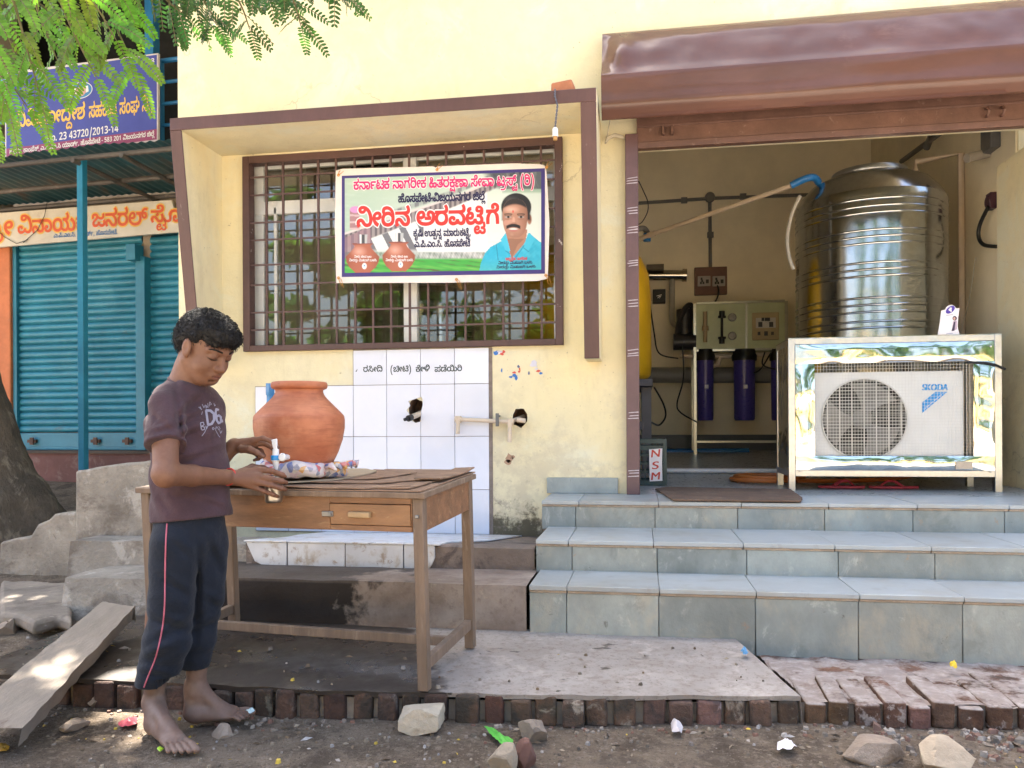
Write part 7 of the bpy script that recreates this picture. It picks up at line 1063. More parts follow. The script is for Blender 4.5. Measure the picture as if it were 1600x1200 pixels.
# ------------------------------------------------------------------ clay pot, ring of cloth, bottle
PC = PD(468.5,747,3.26); PC.z = .893; sc_ = 3.26 / FPX
pot = thing('clay_pot', 'round terracotta water pot with a wide rim and a white and blue tap', 'pot', PC)
prof = [(0,0),(30,.5),(41,3),(47,9),(53,18),(61,34),(67.5,53),(70.8,72),(71,84),(70.2,90),(68.6,93),(60,102),(51,111),(43,119),(38.5,125),(37,129),(37.5,132.5),(42.5,134.5),(44,137.5),(44,142),(42.5,144.5),(40,145),(37.5,142),(35,134),(33,128),(36,120),(55,104),(66,90),(66,72),(50,20),(0,6)]
pr = []
for (a, z),(a2, z2) in zip(prof, prof[1:]):
    for i in range(3): pr.append(((a + (a2 - a) * i / 3), z + (z2 - z) * i / 3))
def clay():
    b = NB('terracotta'); n = b.noise(5,7,.65); n2 = b.noise(9,6,.65,(1,1,7), off=3)
    c = b.mix(b.ramp(n,.32,.7),(.34,.105,.05),(.50,.185,.09)); c = b.mix(b.ramp(n2,.45,.7,0,.6), c,(.24,.07,.04)); c = b.mix(b.ramp(b.noise(28,4,.7,(1,1,3), off=8),.66,.72,0,.6), c,(.17,.055,.035))
    c = b.mix(b.ramp(b.noise(4.2,6,.65, off=11),.5,.66,0,.5), c,(.58,.27,.15))
    return b.fin(c,.52,0, b.bump(b.noise(14,4,.6,(1,1,12)),.18,.006),.35)
q = MB(); q.lathe([(r_ * sc_ * .98, z * sc_ * .985) for r_, z in pr], PC,72)
for i_, p in enumerate(q.v):
    v = Vector(p); q.v[i_] = tuple(v + Vector((v.x - PC.x, v.y - PC.y,0)) * .012 * mnoise.noise(v * 6))
q.build('body', clay(), pot, sharp=70)
TP = PD(431,716,2.985); tdir = Vector((PC.x - TP.x, PC.y - TP.y,0)).normalized()
q = MB(); q.tube([TP, TP + tdir * .13],.011,12); q.lathe([(.0,.034),(.012,.034),(.0125,.012),(.0165,.010),(.0165,-.010),(.0125,-.012),(.011,-.022),(.0075,-.036),(.006,-.042),(0,-.042)], TP,20)
q.lathe([(0,-.004),(.013,-.003),(.016,.004),(.013,.011),(0,.013)], TP + Vector((.030,-.004,.004)),14, T=Matrix.Rotation(R(90),4, 'X'))
tap = q.build('tap', m_white, pot, sharp=50)
q = MB(); q.lathe([(.0172,-.009),(.0185,-.006),(.0185,.006),(.0172,.009)], TP + Vector((0,0,.002)),20); q.build('blue_ring', flat('tap_blue',(.02,.26,.62),.3), tap)
q = MB(); q.hexa([TP + Vector(p) for p in ((-.007,-.006,.03),(.007,-.006,.03),(.007,.006,.03),(-.007,.006,.03),(-.019,-.005,.068),(.005,-.005,.074),(.005,.006,.074),(-.019,.006,.068))]); q.build('lever', m_white, tap, bevel=.004, seg=3)
def cloth_mat():
    b = NB('printed_rag'); v = b.n('ShaderNodeTexVoronoi'); v.inputs['Scale'].default_value = 46; b.l(b.pos, v.inputs['Vector'])
    r_ = b.n('ShaderNodeValToRGB'); r_.color_ramp.interpolation = 'CONSTANT'
    for k,(p, c) in enumerate(((0,(.62,.56,.53)),(.3,(.55,.16,.15)),(.4,(.62,.54,.54)),(.52,(.16,.2,.42)),(.62,(.66,.36,.12)),(.7,(.6,.46,.5)),(.86,(.3,.3,.36)))):
        e = r_.color_ramp.elements[k] if k < 2 else r_.color_ramp.elements.new(p); e.position = p; e.color = (*c,1)
    s = b.n('ShaderNodeSeparateColor'); b.l(v.outputs['Color'], s.inputs[0]); b.l(s.outputs[0], r_.inputs[0])
    n = b.noise(30,5,.6); return b.fin(b.mix(b.ramp(n,.4,.7,0,.4), r_.outputs[0],(.62,.57,.55)),.9,0, b.bump(b.noise(60,4,.6),.6,.01),.1)
q = MB(); RC = tp_(.68 * TW * 0 + 0,0,0); RCc = Vector((PC.x + .012, PC.y - .0,.875))
def rag(u, v):
    a = 2 * math.pi * u; f = 2 * math.pi * v + 3 * a; rr = .031 + .007 * math.sin(5 * a + 1) + .006 * math.cos(2 * f) + .006 * mnoise.noise((math.cos(a) * 5, math.sin(a) * 5, v * 3)); RR = .138 + .008 * math.sin(3 * a)
    return (RCc.x + (RR + rr * math.cos(2 * math.pi * v)) * math.cos(a), RCc.y + (RR + rr * math.cos(2 * math.pi * v)) * math.sin(a), RCc.z + rr * .95 * math.sin(2 * math.pi * v) + .032 - .009 * math.sin(a))
q.grid(rag,140,20)
for k in range(5):
    a = -.5 + .1 * k; s_ = rag((a / 6.283) % 1,.1); q.tube([Vector(s_), Vector(s_) + Vector((.03 + .01 * k,-.02 + .01 * k,.006)), Vector(s_) + Vector((.055,-.03 + .014 * k,-.012))], [.012,.014,.005],7)
q.build('cloth_ring', cloth_mat(), label='twisted ring of printed rag cradling the clay pot base', cat='cloth', sharp=180)
q = MB(); p = PD(422.5,660,3.6); p.z = .90
q.lathe([(0,0),(.021,0),(.021,.28),(.016,.30),(.016,.325),(.019,.33),(.019,.38),(0,.38)], p,18); q.build('blue_bottle', M('blue_translucent_plastic',(.06,.23,.48),.2,.1,8,.02), label='slim blue plastic bottle half hidden behind the left of the clay pot', cat='bottle')

# ------------------------------------------------------------------ things on the front wall
hp = thing('wall_pipe', 'cream plastic pipe on the wall with two open ended elbows and a grey clip', 'pipe', PY(770,657,5.05))
A_, B_, C2 = PY(716,655,5.055), PY(797,659,5.055), PY(815,655,5.10)
q = MB(); q.tube([A_, B_],.0135,10); q.tube([B_, C2 + Vector((0,.1,.02))],.0135,10); q.tube([PY(808,656,5.06), PY(821,657.5,5.06)],.0155,10)
for P_, y2 in ((A_,678),(B_,691)):
    q.tube([P_ + Vector((0,0,.02)), P_ + Vector((0,0,-.025))],.019,12); q.tube([P_ + Vector((-.022,0,0)), P_ + Vector((.024,0,0))],.018,12)
    q.tube([P_, Vector((P_.x - .002, P_.y - .01, PY(0 + 716, y2,5.055).z))],.0135,10)
q.build('pipe', m_pvc, hp, sharp=50)
q = MB(); c = PY(777,656,5.04); q.box((c.x - .011,5.036, c.z - .042),(c.x + .011,5.042, c.z + .042)).box((c.x - .011,5.042, c.z + .02),(c.x + .011, YW, c.z + .03)); q.build('clip', M('clip_grey',(.13,.13,.13),.45,.2,10,.1), hp, bevel=.002)
q = MB(); a = PY(644,652,5.03); q.tube([a + Vector((.06,.16,.045)), a + Vector((-.0,-.02,.0))],.0185,12); st_ = q.build('stub_pipe', m_pvc, label='short cream pipe stub poking out of the broken wall tile', cat='pipe', sharp=50)
q = MB(); q.tube([a + Vector((.0,-.016,.0)), a + Vector((-.012,-.05,-.009))],.021,12); q.tube([a + Vector((-.012,-.05,-.009)), a + Vector((-.03,-.075,-.016))],.011,10); q.build('nozzle', m_black, st_, sharp=50)
q = MB(); rnd = random.Random(5)
for (cx, cy, w_, h_, cc) in ((775,551,4,4,1),(780,551,5,3,0),(784,553,4,2.5,2),(787,550,2.5,3,2),(781,549,5,1.5,3),(784,579,1.6,4,1),(804,587,6,3,1),(806,591,3,4.5,1),(803,582,3,2,2),(811,581,2,2,2),(810,573,3,2.5,4),(812,577,1.6,3,2),(834,569,7,6,3),(841,580,4,2,2),(845,583,3,2.5,1),(826,583,1.5,3,4),(838,576,3,2,3),(798,589,3,2,1)):
    P = []
    for k in range(9): a2 = 2 * math.pi * k / 9; r_ = rnd.uniform(.55,1.15); P.append(PY(cx + w_ * r_ * math.cos(a2), cy + h_ * r_ * math.sin(a2), YW - .0015 - .0006 * cc))
    q.add(P, [tuple(range(9))], cc)
q.build('torn_sticker', [i_wht, flat('sticker_blue',(.03,.16,.5)), flat('sticker_red',(.62,.08,.06)), flat('sticker_pale',(.6,.58,.68)), flat('sticker_dark',(.1,.13,.25))], label='torn blue and red scraps of stickers left on the yellow wall', cat='sticker', smooth=False, fixn=False)
q = MB()
for (cx, cy, w_, h_) in ((796,716,6,8),(793,722,6,5),(801,714,4,4)):
    P = [PY(cx + w_ * random.uniform(.6,1.1) * math.cos(2 * math.pi * k / 10), cy + h_ * random.uniform(.6,1.1) * math.sin(2 * math.pi * k / 10), YW - .001) for k in range(10)]; q.add(P, [tuple(range(10))])
q.build('plaster_scar', flat('bare_plaster',(.42,.26,.17),.9), bld, smooth=False, fixn=False)
# loose brick and hanging bulb holder on the hood
q = MB(); a = PY(861,139,4.72); q.hexa([(a.x,4.69,3.026),(a.x + .155,4.66,3.026),(a.x + .165,4.76,3.026),(a.x + .01,4.79,3.026),(a.x + .004,4.69,3.105),(a.x + .125,4.665,3.11),(a.x + .135,4.76,3.11),(a.x + .012,4.79,3.105)])
q.build('loose_brick', M('orange_brick',(.40,.155,.085),.9,.25,9,.6,40), label='orange brick lying loose on top of the window hood', cat='brick', bevel=.008)
bh = thing('bulb_holder', 'white bulb holder hanging on a twisted wire from the window hood', 'bulb holder', PY(867.5,225,4.59))
cc = PY(867.5,207,4.585); q = MB(); q.lathe([(0,.026),(.012,.026),(.0165,.02),(.0165,-.012),(.018,-.014),(.018,-.024),(0,-.024)], cc,18); q.build('socket', m_white, bh, sharp=50)
q = MB(); q.lathe([(.012,-.024),(.0125,-.044),(.0,-.044)], cc,16); q.build('cap', flat('brass',(.5,.27,.08),.4), bh)
q = MB(); Pt = [PY(867,139,4.60), PY(867,150,4.592), PY(871,165,4.592), PY(869,182,4.588), cc + Vector((0,0,.026))]
for s_ in (-1,1): q.tube([Pt[min(int(t),3)].lerp(Pt[min(int(t),3) + 1], t - min(int(t),3)) + Vector((s_ * .0035 * math.cos(t * 9), s_ * .0035 * math.sin(t * 9),0)) for t in np.linspace(0,4,40)],.0028,5)
q.build('wire', flat('blue_grey_wire',(.10,.11,.16)), bh)
q = MB(); P0 = PY(957,200,5.07); q.tube([PY(953,188,5.06), PY(950,208,5.05), PY(946,224,5.05), PY(950,216,5.04), PY(960,211,5.04), PY(972,214,5.05), PY(977,216,5.06)], [.004,.004,.006,.012,.013,.012,.008],8); q.build('old_conduit_end', M('dusty_conduit',(.5,.44,.34),.8,.2,12,.2), label='bent dusty conduit end under the left corner of the shutter box', cat='conduit')

# ------------------------------------------------------------------ steel cage with air conditioner unit
CY = 5.42; cx0, cx1 = PY(1232,640, CY).x, PY(1566,640, CY).x; ct, cb = 1.645,.75; CD = .48
cg = thing('steel_cage', 'shiny stainless steel cage on short legs guarding the outdoor unit', 'cage',((cx0 + cx1) / 2, CY + .2,.656))
q = MB(); e = .042
for x in (cx0, cx1 - e):
    q.box((x, CY,.656),(x + e, CY + e, ct)); q.box((x, CY + CD - e,.66),(x + e, CY + CD, ct))
for z in (cb, ct - .04):
    q.box((cx0 + e, CY + .001, z),(cx1 - e, CY + e, z + .04)); q.box((cx0 + e, CY + CD - e, z),(cx1 - e, CY + CD - .001, z + .04))
    for x in (cx0, cx1 - e): q.box((x + .001, CY + e, z),(x + e - .001, CY + CD - e, z + .04))
q.build('frame', m_steelf, cg, bevel=.002)
wx0_, wx1_ = PY(1273,640, CY).x, PY(1521,640, CY).x; wz1_, wz0_ = PY(1400,566, CY).z, PY(1400,712.5, CY).z
pa = (cx0 + e + .002, CY - .003, cb + .042); pb = (cx1 - e - .002, CY + .001, ct - .042)
fp = MB()
def pan(xa, xb, za, zb):
    n, k = max(2, int((xb - xa) / .02)), max(2, int((zb - za) / .02))
    def edge(u, v): return min(1,6 * min(u,1 - u)) * min(1,6 * min(v,1 - v))
    fp.grid(lambda u, v: (xa + (xb - xa) * u, CY - .002 - edge(u, v) * (.006 + .0075 * mnoise.noise(((xa + (xb - xa) * u) * 9,(za + (zb - za) * v) * 9,4))), za + (zb - za) * v), n, k)
pan(pa[0], pb[0], wz1_, pb[2]); pan(pa[0], pb[0], pa[2], wz0_); pan(pa[0], wx0_, wz0_, wz1_); pan(wx1_, pb[0], wz0_, wz1_)
fp.build('front_panel', m_steel, cg, sharp=180)
q = MB(); q.box((cx0 + .004, CY + e, cb + .04),(cx0 + .007, CY + CD - e, ct - .04)).box((cx1 - .007, CY + e, cb + .04),(cx1 - .004, CY + CD - e, ct - .04)).box((cx0 + .002, CY + .002, ct),(cx1 - .002, CY + CD, ct + .003)); q.build('side_panel', steel('side_sheet',(.6,.58,.54),.18,.3), cg)
q = MB(); n1, n2 = 50,30
for i in range(n1 + 1): x = wx0_ + (wx1_ - wx0_) * i / n1; q.box((x - .0007, CY + .004, wz0_),(x + .0007, CY + .0055, wz1_))
for j in range(n2 + 1): z = wz0_ + (wz1_ - wz0_) * j / n2; q.box((wx0_, CY + .0056, z - .0007),(wx1_, CY + .007, z + .0007))
q.build('wire_mesh', M('mesh_wire',(.6,.6,.6),.35,.1,9,0, metal=.6), cg, smooth=False)
for (x, y) in ((1247,541),(1548,541),(1250,736),(1548,737),(1245,640),(1283,562),(1317,562),(1353,562),(1385,562)): p = PY(x, y, CY - .006); MB().lathe([(0,.004),(.006,.003),(.007,0)], p,10, T=Matrix.Rotation(R(90),4, 'X')).build('screw', m_steelf, cg)
q = MB(); a, b_ = PY(1492,721, CY), PY(1518,733, CY); q.box((a.x, CY - .017, b_.z),(b_.x, CY - .012, a.z)); q.build('maker_plate', M('plate_tan',(.55,.45,.35),.4,.2,20,.1), cg)
UY = 5.475; ux0, ux1 = PY(1262,640, UY).x, PY(1505,640, UY).x; uz1, uz0 = PY(1400,581, UY).z,.80
ac = thing('air_conditioner', 'white air conditioner outdoor unit with a round fan grille and blue maker mark', 'air conditioner',((ux0 + ux1) / 2, UY + .15,.8))
fx, fzc, fr = PY(1350,655, UY).x, PY(1350,655, UY).z,.262
q = MB(); q.box((ux0, UY + .075, uz0),(ux1, UY + .32, uz1))
# front face with a round opening
n = 48; ring_ = [(fx + fr * math.cos(2 * math.pi * k / n), UY, fzc + fr * math.sin(2 * math.pi * k / n)) for k in range(n)]
rx0, rx1, rz0, rz1 = ux0, ux1, uz0, uz1
sq = []
for k in range(n):
    a = 2 * math.pi * k / n; c_, s_ = math.cos(a), math.sin(a); t = min((rx1 - fx) / c_ if c_ > 1e-6 else 9,(rx0 - fx) / c_ if c_ < -1e-6 else 9,(rz1 - fzc) / s_ if s_ > 1e-6 else 9,(rz0 - fzc) / s_ if s_ < -1e-6 else 9); sq.append((fx + c_ * t, UY, fzc + s_ * t))
q.add(ring_ + sq, [(k,(k + 1) % n, n + (k + 1) % n, n + k) for k in range(n)])
for cx_, cz_, in ((rx1, rz1),(rx1, rz0),(rx0, rz1),(rx0, rz0)):
    ks = sorted(range(n), key=lambda k: abs(sq[k][0] - cx_) + abs(sq[k][2] - cz_))[:2]; ks = [k for k in range(n) if abs(sq[k][0] - cx_) < 1e-6], [k for k in range(n) if abs(sq[k][2] - cz_) < 1e-6]
    k1 = min(ks[0], key=lambda k: abs(sq[k][2] - cz_)); k2 = min(ks[1], key=lambda k: abs(sq[k][0] - cx_)); q.add([sq[k1], sq[k2],(cx_, UY, cz_)], [(0,1,2)])
for (xa, xb, za, zb) in ((ux0, ux1, uz1 - .001, uz1),(ux0, ux0 + .001, uz0, uz1),(ux1 - .001, ux1, uz0, uz1)): q.box((xa, UY, za),(xb, UY + .076, zb))
cas = q.build('casing', M('cream_white_casing',(.66,.67,.66),.4,.08,4,.05, stains=[((.5,.46,.38),4,.62,.74,.3)]), ac, fixn=True, sharp=30)
q = MB(); q.lathe([(fr,0),(fr - .004,-.06),(0,-.061)],(fx, UY, fzc),40, T=Matrix.Rotation(R(90),4, 'X')); 
q.build('fan_housing', M('dark_housing',(.010,.011,.012),.6,.2,9,.1), ac)
q = MB()
for k in range(3):
    a0 = 2 * math.pi * k / 3 + 1.2
    def bl(u, v): a = a0 + (v - .5) * 1.25 * (.6 + .5 * u); rr = .06 + u * (fr - .085); return (fx + rr * math.cos(a), UY + .018 + .03 * (v), fzc + rr * math.sin(a))
    q.grid(bl,8,8)
q.lathe([(0,.01),(.05,.005),(.065,-.02),(.065,-.03)],(fx, UY + .02, fzc),24, T=Matrix.Rotation(R(90),4, 'X')); q.build('fan', M('grey_fan',(.17,.17,.165),.5,.1,9,.05), ac, sharp=60)
q = MB()
for k in range(24):
    z = fzc - fr + (k + .5) * 2 * fr / 24; hw = math.sqrt(max(0,(fr + .004) ** 2 - (z - fzc) ** 2)); q.box((fx - hw, UY - .012, z - .0013),(fx + hw, UY - .006, z + .0013))
for k in range(7): x = fx - fr + (k + .5) * 2 * fr / 7; hh = math.sqrt(max(0, fr ** 2 - (x - fx) ** 2)); q.box((x - .003, UY - .0055, fzc - hh),(x + .003, UY - .001, fzc + hh))
q.tube([(fx + fr * math.cos(a), UY - .006, fzc + fr * math.sin(a)) for a in np.linspace(0,6.2832,49)],.005,6, cap=False)
q.build('grille', M('grille_white',(.58,.58,.55),.45,.1,9,0), ac)
fL = lambda zx, zy, l: PY(1200 + zx / 4,480 + zy / 4, UY - .003 - l * .0008)
q = MB(); ltext(q, 'SKODA', fL,964,1122,520,519,39,1,0, fat=3.5, slant=.12); q.add([fL(*p,1) for p in ((1046,529),(1122,529),(964,662),(964,595))], [(0,1,2,3)])
ltext(q, 'Feel the Inverter', fL,985,1090,634,546,12,2,1)
q.build('maker_mark', [flat('mark_blue',(.01,.27,.66)), i_wht], ac, smooth=False, fixn=False)
q = MB(); q.tube([PY(1510,566, CY - .01), PY(1540,566.5, CY - .02), PY(1556,570, CY - .015), PY(1571,577, CY - .01)],.007,8); q.build('black_cable', m_black, label='black cable looped over the upper right corner of the steel cage', cat='cable')
# standee on the cage
sd = thing('counter_standee', 'small white card standee with a purple emblem leaning on the steel cage top', 'standee', PY(1482,526, CY + .06))
fC = lambda zx, zy, l: PY(1440 + zx / 15,460 + zy / 15, CY + .07 - l * .0008)
q = MB(); q.prism([fC(*p,0) for p in ((370,985),(430,640),(460,380),(555,355),(575,300),(640,255),(710,245),(770,270),(808,325),(888,320),(860,540),(845,760),(900,970))],(0,.003,0)); q.build('card', i_wht, sd, smooth=False)
q = MB(); q.add([fC(673 + 105 * math.cos(a) + 20 * math.sin(a),360 - 88 * math.sin(a) - 30 * math.cos(a),1) for a in np.linspace(0,6.1,26)], [tuple(range(26))],0)
q.add([fC(*p,2) for p in ((630,350),(660,330),(655,312),(690,305),(715,320),(700,345),(708,400),(680,415),(672,380),(645,390))], [tuple(range(10))],1)
for k in range(2): q.add([fC(*p,1) for p in ((575,485 + 435 * k),(735 + 0 * k,468 + 435 * k),(735,480 + 435 * k),(575,497 + 435 * k))], [(0,1,2,3)],2)
q.add([fC(776 + 52 * math.cos(a),560 - 55 * math.sin(a),1) for a in np.linspace(0,6.1,20)], [tuple(range(20))],3); q.add([fC(768 + 26 * math.cos(a),565 - 34 * math.sin(a),2) for a in np.linspace(0,6.1,16)], [tuple(range(16))],4)
q.add([fC(*p,1) for p in ((735,630),(830,610),(830,820),(715,850))], [(0,1,2,3)],5); q.add([fC(*p,2) for p in ((760,640),(795,630),(770,850),(700,860))], [(0,1,2,3)],3)
q.build('print', [flat('emblem_purple',(.07,.035,.36)), i_wht, flat('grey_print',(.25,.25,.35)), flat('dark_print',(.05,.03,.07)), flat('skin_print',(.6,.36,.28)), flat('pink_print',(.5,.38,.5))], sd, smooth=False, fixn=False)
# flip flops below the cage
def slipper(label, x0, x1, flip):
    y = 5.62; a, b_ = PY(x0,764, y), PY(x1,764, y); L_ = abs(b_.x - a.x); o = thing('flip_flop', label, 'flip flop',((a.x + b_.x) / 2, y,.668), 'red flip flops under the steel cage')
    m1 = flat('red_rubber',(.36,.03,.05),.6)
    q = MB(); P = []
    for k in range(28):
        t = 2 * math.pi * k / 28; u = math.cos(t) * .5; wd = .042 * (1 + .22 * math.cos(t) * (1 if not flip else -1)); P.append(((a.x + b_.x) / 2 + u * L_, y + wd * math.sin(t), fz(y) + .003))
    q.prism(P,(0,0,.017)); q.build('sole', m1, o, bevel=.004)
    q = MB(); cx = (a.x + b_.x) / 2; sgn = -1 if flip else 1; toe = Vector((cx - sgn * -.26 * L_, y, fz(y) + .022)); hb = cx - sgn * .18 * L_
    for s_ in (-1,1): q.tube([toe, Vector((cx + sgn * .12 * L_, y + s_ * .014, fz(y) + .052)), Vector((cx - sgn * .02 * L_, y + s_ * .03, fz(y) + .05)), Vector((hb, y + s_ * .037, fz(y) + .014))], [.005,.007,.007,.006],6)
    q.build('strap', m1, o)
slipper('left red rubber flip flop in the shade under the steel cage, nearer the mat',1278,1352, False)
slipper('right red rubber flip flop in the shade under the steel cage',1357,1436, True)
q = MB(); mt_ = [PZ(1024,766,.66), PZ(1040,763,.66), PZ(1236,767,.66), PZ(1254,780,.66), PZ(1252,785,.66), PZ(1052,783,.66)]
n_ = []
for p, p2 in zip(mt_, mt_[1:] + mt_[:1]):
    for i in range(8): r_ = p.lerp(p2, i / 8); n_.append(r_ + Vector((.006 * mnoise.noise(r_ * 20),.006 * mnoise.noise(r_ * 20 + Vector((3,0,0))),0)))
q.prism(n_,(0,0,.012)); q.build('door_mat', M('jute_mat',(.17,.105,.07),.95,.3,6,.9,55,.012, stains=[((.27,.19,.14),5,.55,.7,.6)]), label='worn brown jute mat on the top step before the doorway', cat='mat', bevel=.004)

# ------------------------------------------------------------------ inside the room
def pipe(name, label, cat, pts, r, m, n=10, parent=None, group=None):
    q = MB(); q.tube(pts, r, n); return q.build(name, m, parent, label=label, cat=cat, group=group, sharp=60)
def smooth_path(P, k=8):
    P = [Vector(p) for p in P]; o = []
    for i in range(len(P) - 1):
        a, b_, c_, d = P[max(i - 1,0)], P[i], P[i + 1], P[min(i + 2, len(P) - 1)]
        for j in range(k): t = j / k; o.append(.5 * ((2 * b_) + (c_ - a) * t + (2 * a - 5 * b_ + 4 * c_ - d) * t * t + (3 * b_ - a - 3 * c_ + d) * t ** 3))
    return o + [P[-1]]
def tank(label, c, r, zb, zt, ribs, px):
    o = thing('steel_tank', label, 'tank',(c[0], c[1], zb)); P = [(0, zb),(r, zb)]; zs = sorted(ribs)
    for z in zs: P += [(r, z - .009),(r + .0035, z - .004),(r + .0045, z),(r + .0035, z + .004),(r, z + .009)]
    P += [(r, zt - .06),(r + .004, zt - .03),(r, zt),(r * .93, zt + .07),(r * .80, zt + .15),(r * .62, zt + .20),(r * .50, zt + .215)]
    q = MB(); q.lathe(P,(c[0], c[1],0),72); q.build('drum', m_steelt, o, sharp=17)
    q = MB(); q.lathe([(r * .5, zt + .21),(r * .52, zt + .235),(r * .50, zt + .26),(r * .46, zt + .265),(0, zt + .275)],(c[0], c[1],0),48); q.build('lid', m_steelf, o, sharp=50)
    q = MB()
    for a in (.8,2.3,3.9,5.5): q.box((c[0] + r * .75 * math.cos(a) - .03, c[1] + r * .75 * math.sin(a) - .03, fz(c[1]) - .02),(c[0] + r * .75 * math.cos(a) + .03, c[1] + r * .75 * math.sin(a) + .03, zb))
    q.lathe([(0, zb - .05),(r * .95, zb - .05),(r * .95, zb - .001),(0, zb - .001)],(c[0], c[1],0),32); q.build('stand', M('stand_iron',(.06,.055,.05),.6,.2,8,.1), o)
    return o
dF = 5.72; TC = PD(1359,500,6.3); zof = lambda y: EYE.z + (668 - y) * dF / FPX
tank('tall ribbed stainless steel water tank behind the steel cage',(TC.x, TC.y),.548,1.25, zof(291), [zof(220 + v / 4) for v in (352,398,440,550,592,635,757,800,842,980,1025,1070,1130,1170)],0)
T2C = PY(668,500,8.2); tank('second stainless steel tank seen through the window behind the banner',(T2C.x, T2C.y),.56,.95,2.35, [1.25,1.30,1.35,1.62,1.67,1.72,2.0,2.05,2.1],0)
ov = TC + Vector((-.575,0,0)); ip = [PY(1250,306,6.2), PY(1237,335,6.2), PY(1230,372,6.2), PY(1233,402,6.2), PY(1240,421,6.2)]
pipe('clear_hose', 'clear bent level hose on the left side of the tall steel tank', 'hose', smooth_path(ip),.014, M('clear_tube',(.4,.37,.33),.25,.1,9,0))
# yellow tank on a stand
yt = thing('yellow_tank', 'bright yellow plastic water tank just left of the doorway post', 'tank',(-.50,7.0, fz(7.0)))
q = MB(); q.lathe([(0,1.46),(.50,1.46),(.55,1.52),(.56,1.6),(.555,2.2),(.54,2.38),(.48,2.52),(.38,2.62),(.2,2.68),(0,2.69)],(-.47,7.0,0),56); q.build('drum', M('yellow_plastic',(.72,.43,.015),.4,.15,3,.06), yt, sharp=180)
q = MB()
for x in (-.9,.04): 
    for y in (6.6,7.4): q.box((x - .04, y - .04, fz(y) - .02),(x + .04, y + .04,1.40))
q.box((-1.05,6.45,1.40),(.09,7.55,1.458)); q.box((-.95,6.5,1.05),(.02,6.54,1.12)); q.build('stand', M('dark_steel_stand',(.07,.07,.09),.5,.2,8,.1), yt, bevel=.004)
RY = 8.9
# water purifier plant
ro = thing('purifier', 'pale green fronted water purifying unit on a steel frame with purple filter housings', 'water purifier', PY(1157,712, RY))
p0, p1 = PY(1086,476, RY), PY(1228,544, RY)
q = MB(); q.box((p0.x, RY, p1.z),(p1.x, RY + .4, p0.z)); q.build('cabinet', M('pale_green_panel',(.50,.55,.33),.35,.15,3,.1, stains=[((.55,.56,.42),3,.55,.7,.5)]), ro, bevel=.004)
q = MB(); ft_ = .03
for x in (p0.x - .02, p1.x - .01): q.box((x, RY - .01, PY(1095,712, RY).z),(x + .032, RY + .03, p0.z + .01)); q.box((x, RY + .37, PY(1095,712, RY).z + .03),(x + .032, RY + .41, p0.z + .01))
for z in (p0.z, p1.z - .02, PY(1150,692, RY).z): q.box((p0.x + .012, RY - .008, z),(p1.x - .01, RY + .022, z + .026))
xm = PY(1166,500, RY).x; q.box((xm - .012, RY - .006, p1.z),(xm + .012, RY - .001, p0.z)); q.build('frame', steel('dull_frame',(.5,.49,.42),.3), ro, bevel=.002)
q = MB()
def gauge(px, py, r_): c = PY(px, py, RY - .002); q.lathe([(0,.02),(r_ * .8,.02),(r_,.012),(r_,0)], c,20, T=Matrix.Rotation(R(90),4, 'X'))
m_ga = M('gauge_grey',(.30,.29,.26),.4,.3,40,.1); gauge(1144,496,.045); q.build('gauge', m_ga, ro); q = MB(); gauge(1144,525,.045); q.build('gauge', m_ga, ro)
q = MB()
a, b_ = PY(1102,487, RY - .03), PY(1102,535, RY - .03); q.tube([a, b_],.022,10); c = PY(1102,513, RY - .03); q.tube([c + Vector((0,0,.025)), c - Vector((0,0,.025))],.036,10); q.build('flow_tube', M('tan_tube',(.42,.31,.18),.4,.15,8,.05), ro)
q = MB(); a, b_ = PY(1128,486, RY - .03), PY(1128,537, RY - .03); q.tube([a, a - Vector((0,0,.07))],.03,10); q.tube([b_, b_ + Vector((0,0,.07))],.03,10); q.tube([a, b_],.014,8)
for t in (.18,.82): c = a.lerp(b_, t); q.tube([c + Vector((-.04,0,0)), c + Vector((.04,0,0))],.014,8)
q.build('flow_meter', m_black, ro)
q = MB(); a, b_ = PY(1175,489, RY - .004), PY(1217,531, RY - .004); q.box((a.x, RY - .02, b_.z),(b_.x, RY, a.z)); cp = q.build('control_panel', M('tan_control',(.42,.33,.18),.5,.15,6,.05), ro, bevel=.006)
q = MB(); a, b_ = PY(1181,497, RY - .02), PY(1212,512, RY - .02); q.box((a.x, RY - .024, b_.z),(b_.x, RY - .0205, a.z), m=1)
for px, py, s_ in ((1186,521,2),(1197,521,2.6),(1207,521,2),(1192,499,2),(1197,499,2),(1201,499,2),(1188,507,3),(1205,507,3)): c = PY(px, py, RY - .026); q.box((c.x - s_ * .007, RY - .03, c.z - s_ * .009),(c.x + s_ * .007, RY - .0242 + (.004 if py > 515 else 0), c.z + s_ * .009))
q.build('button', [m_black, flat('pale_label',(.55,.54,.5))], cp, smooth=False)
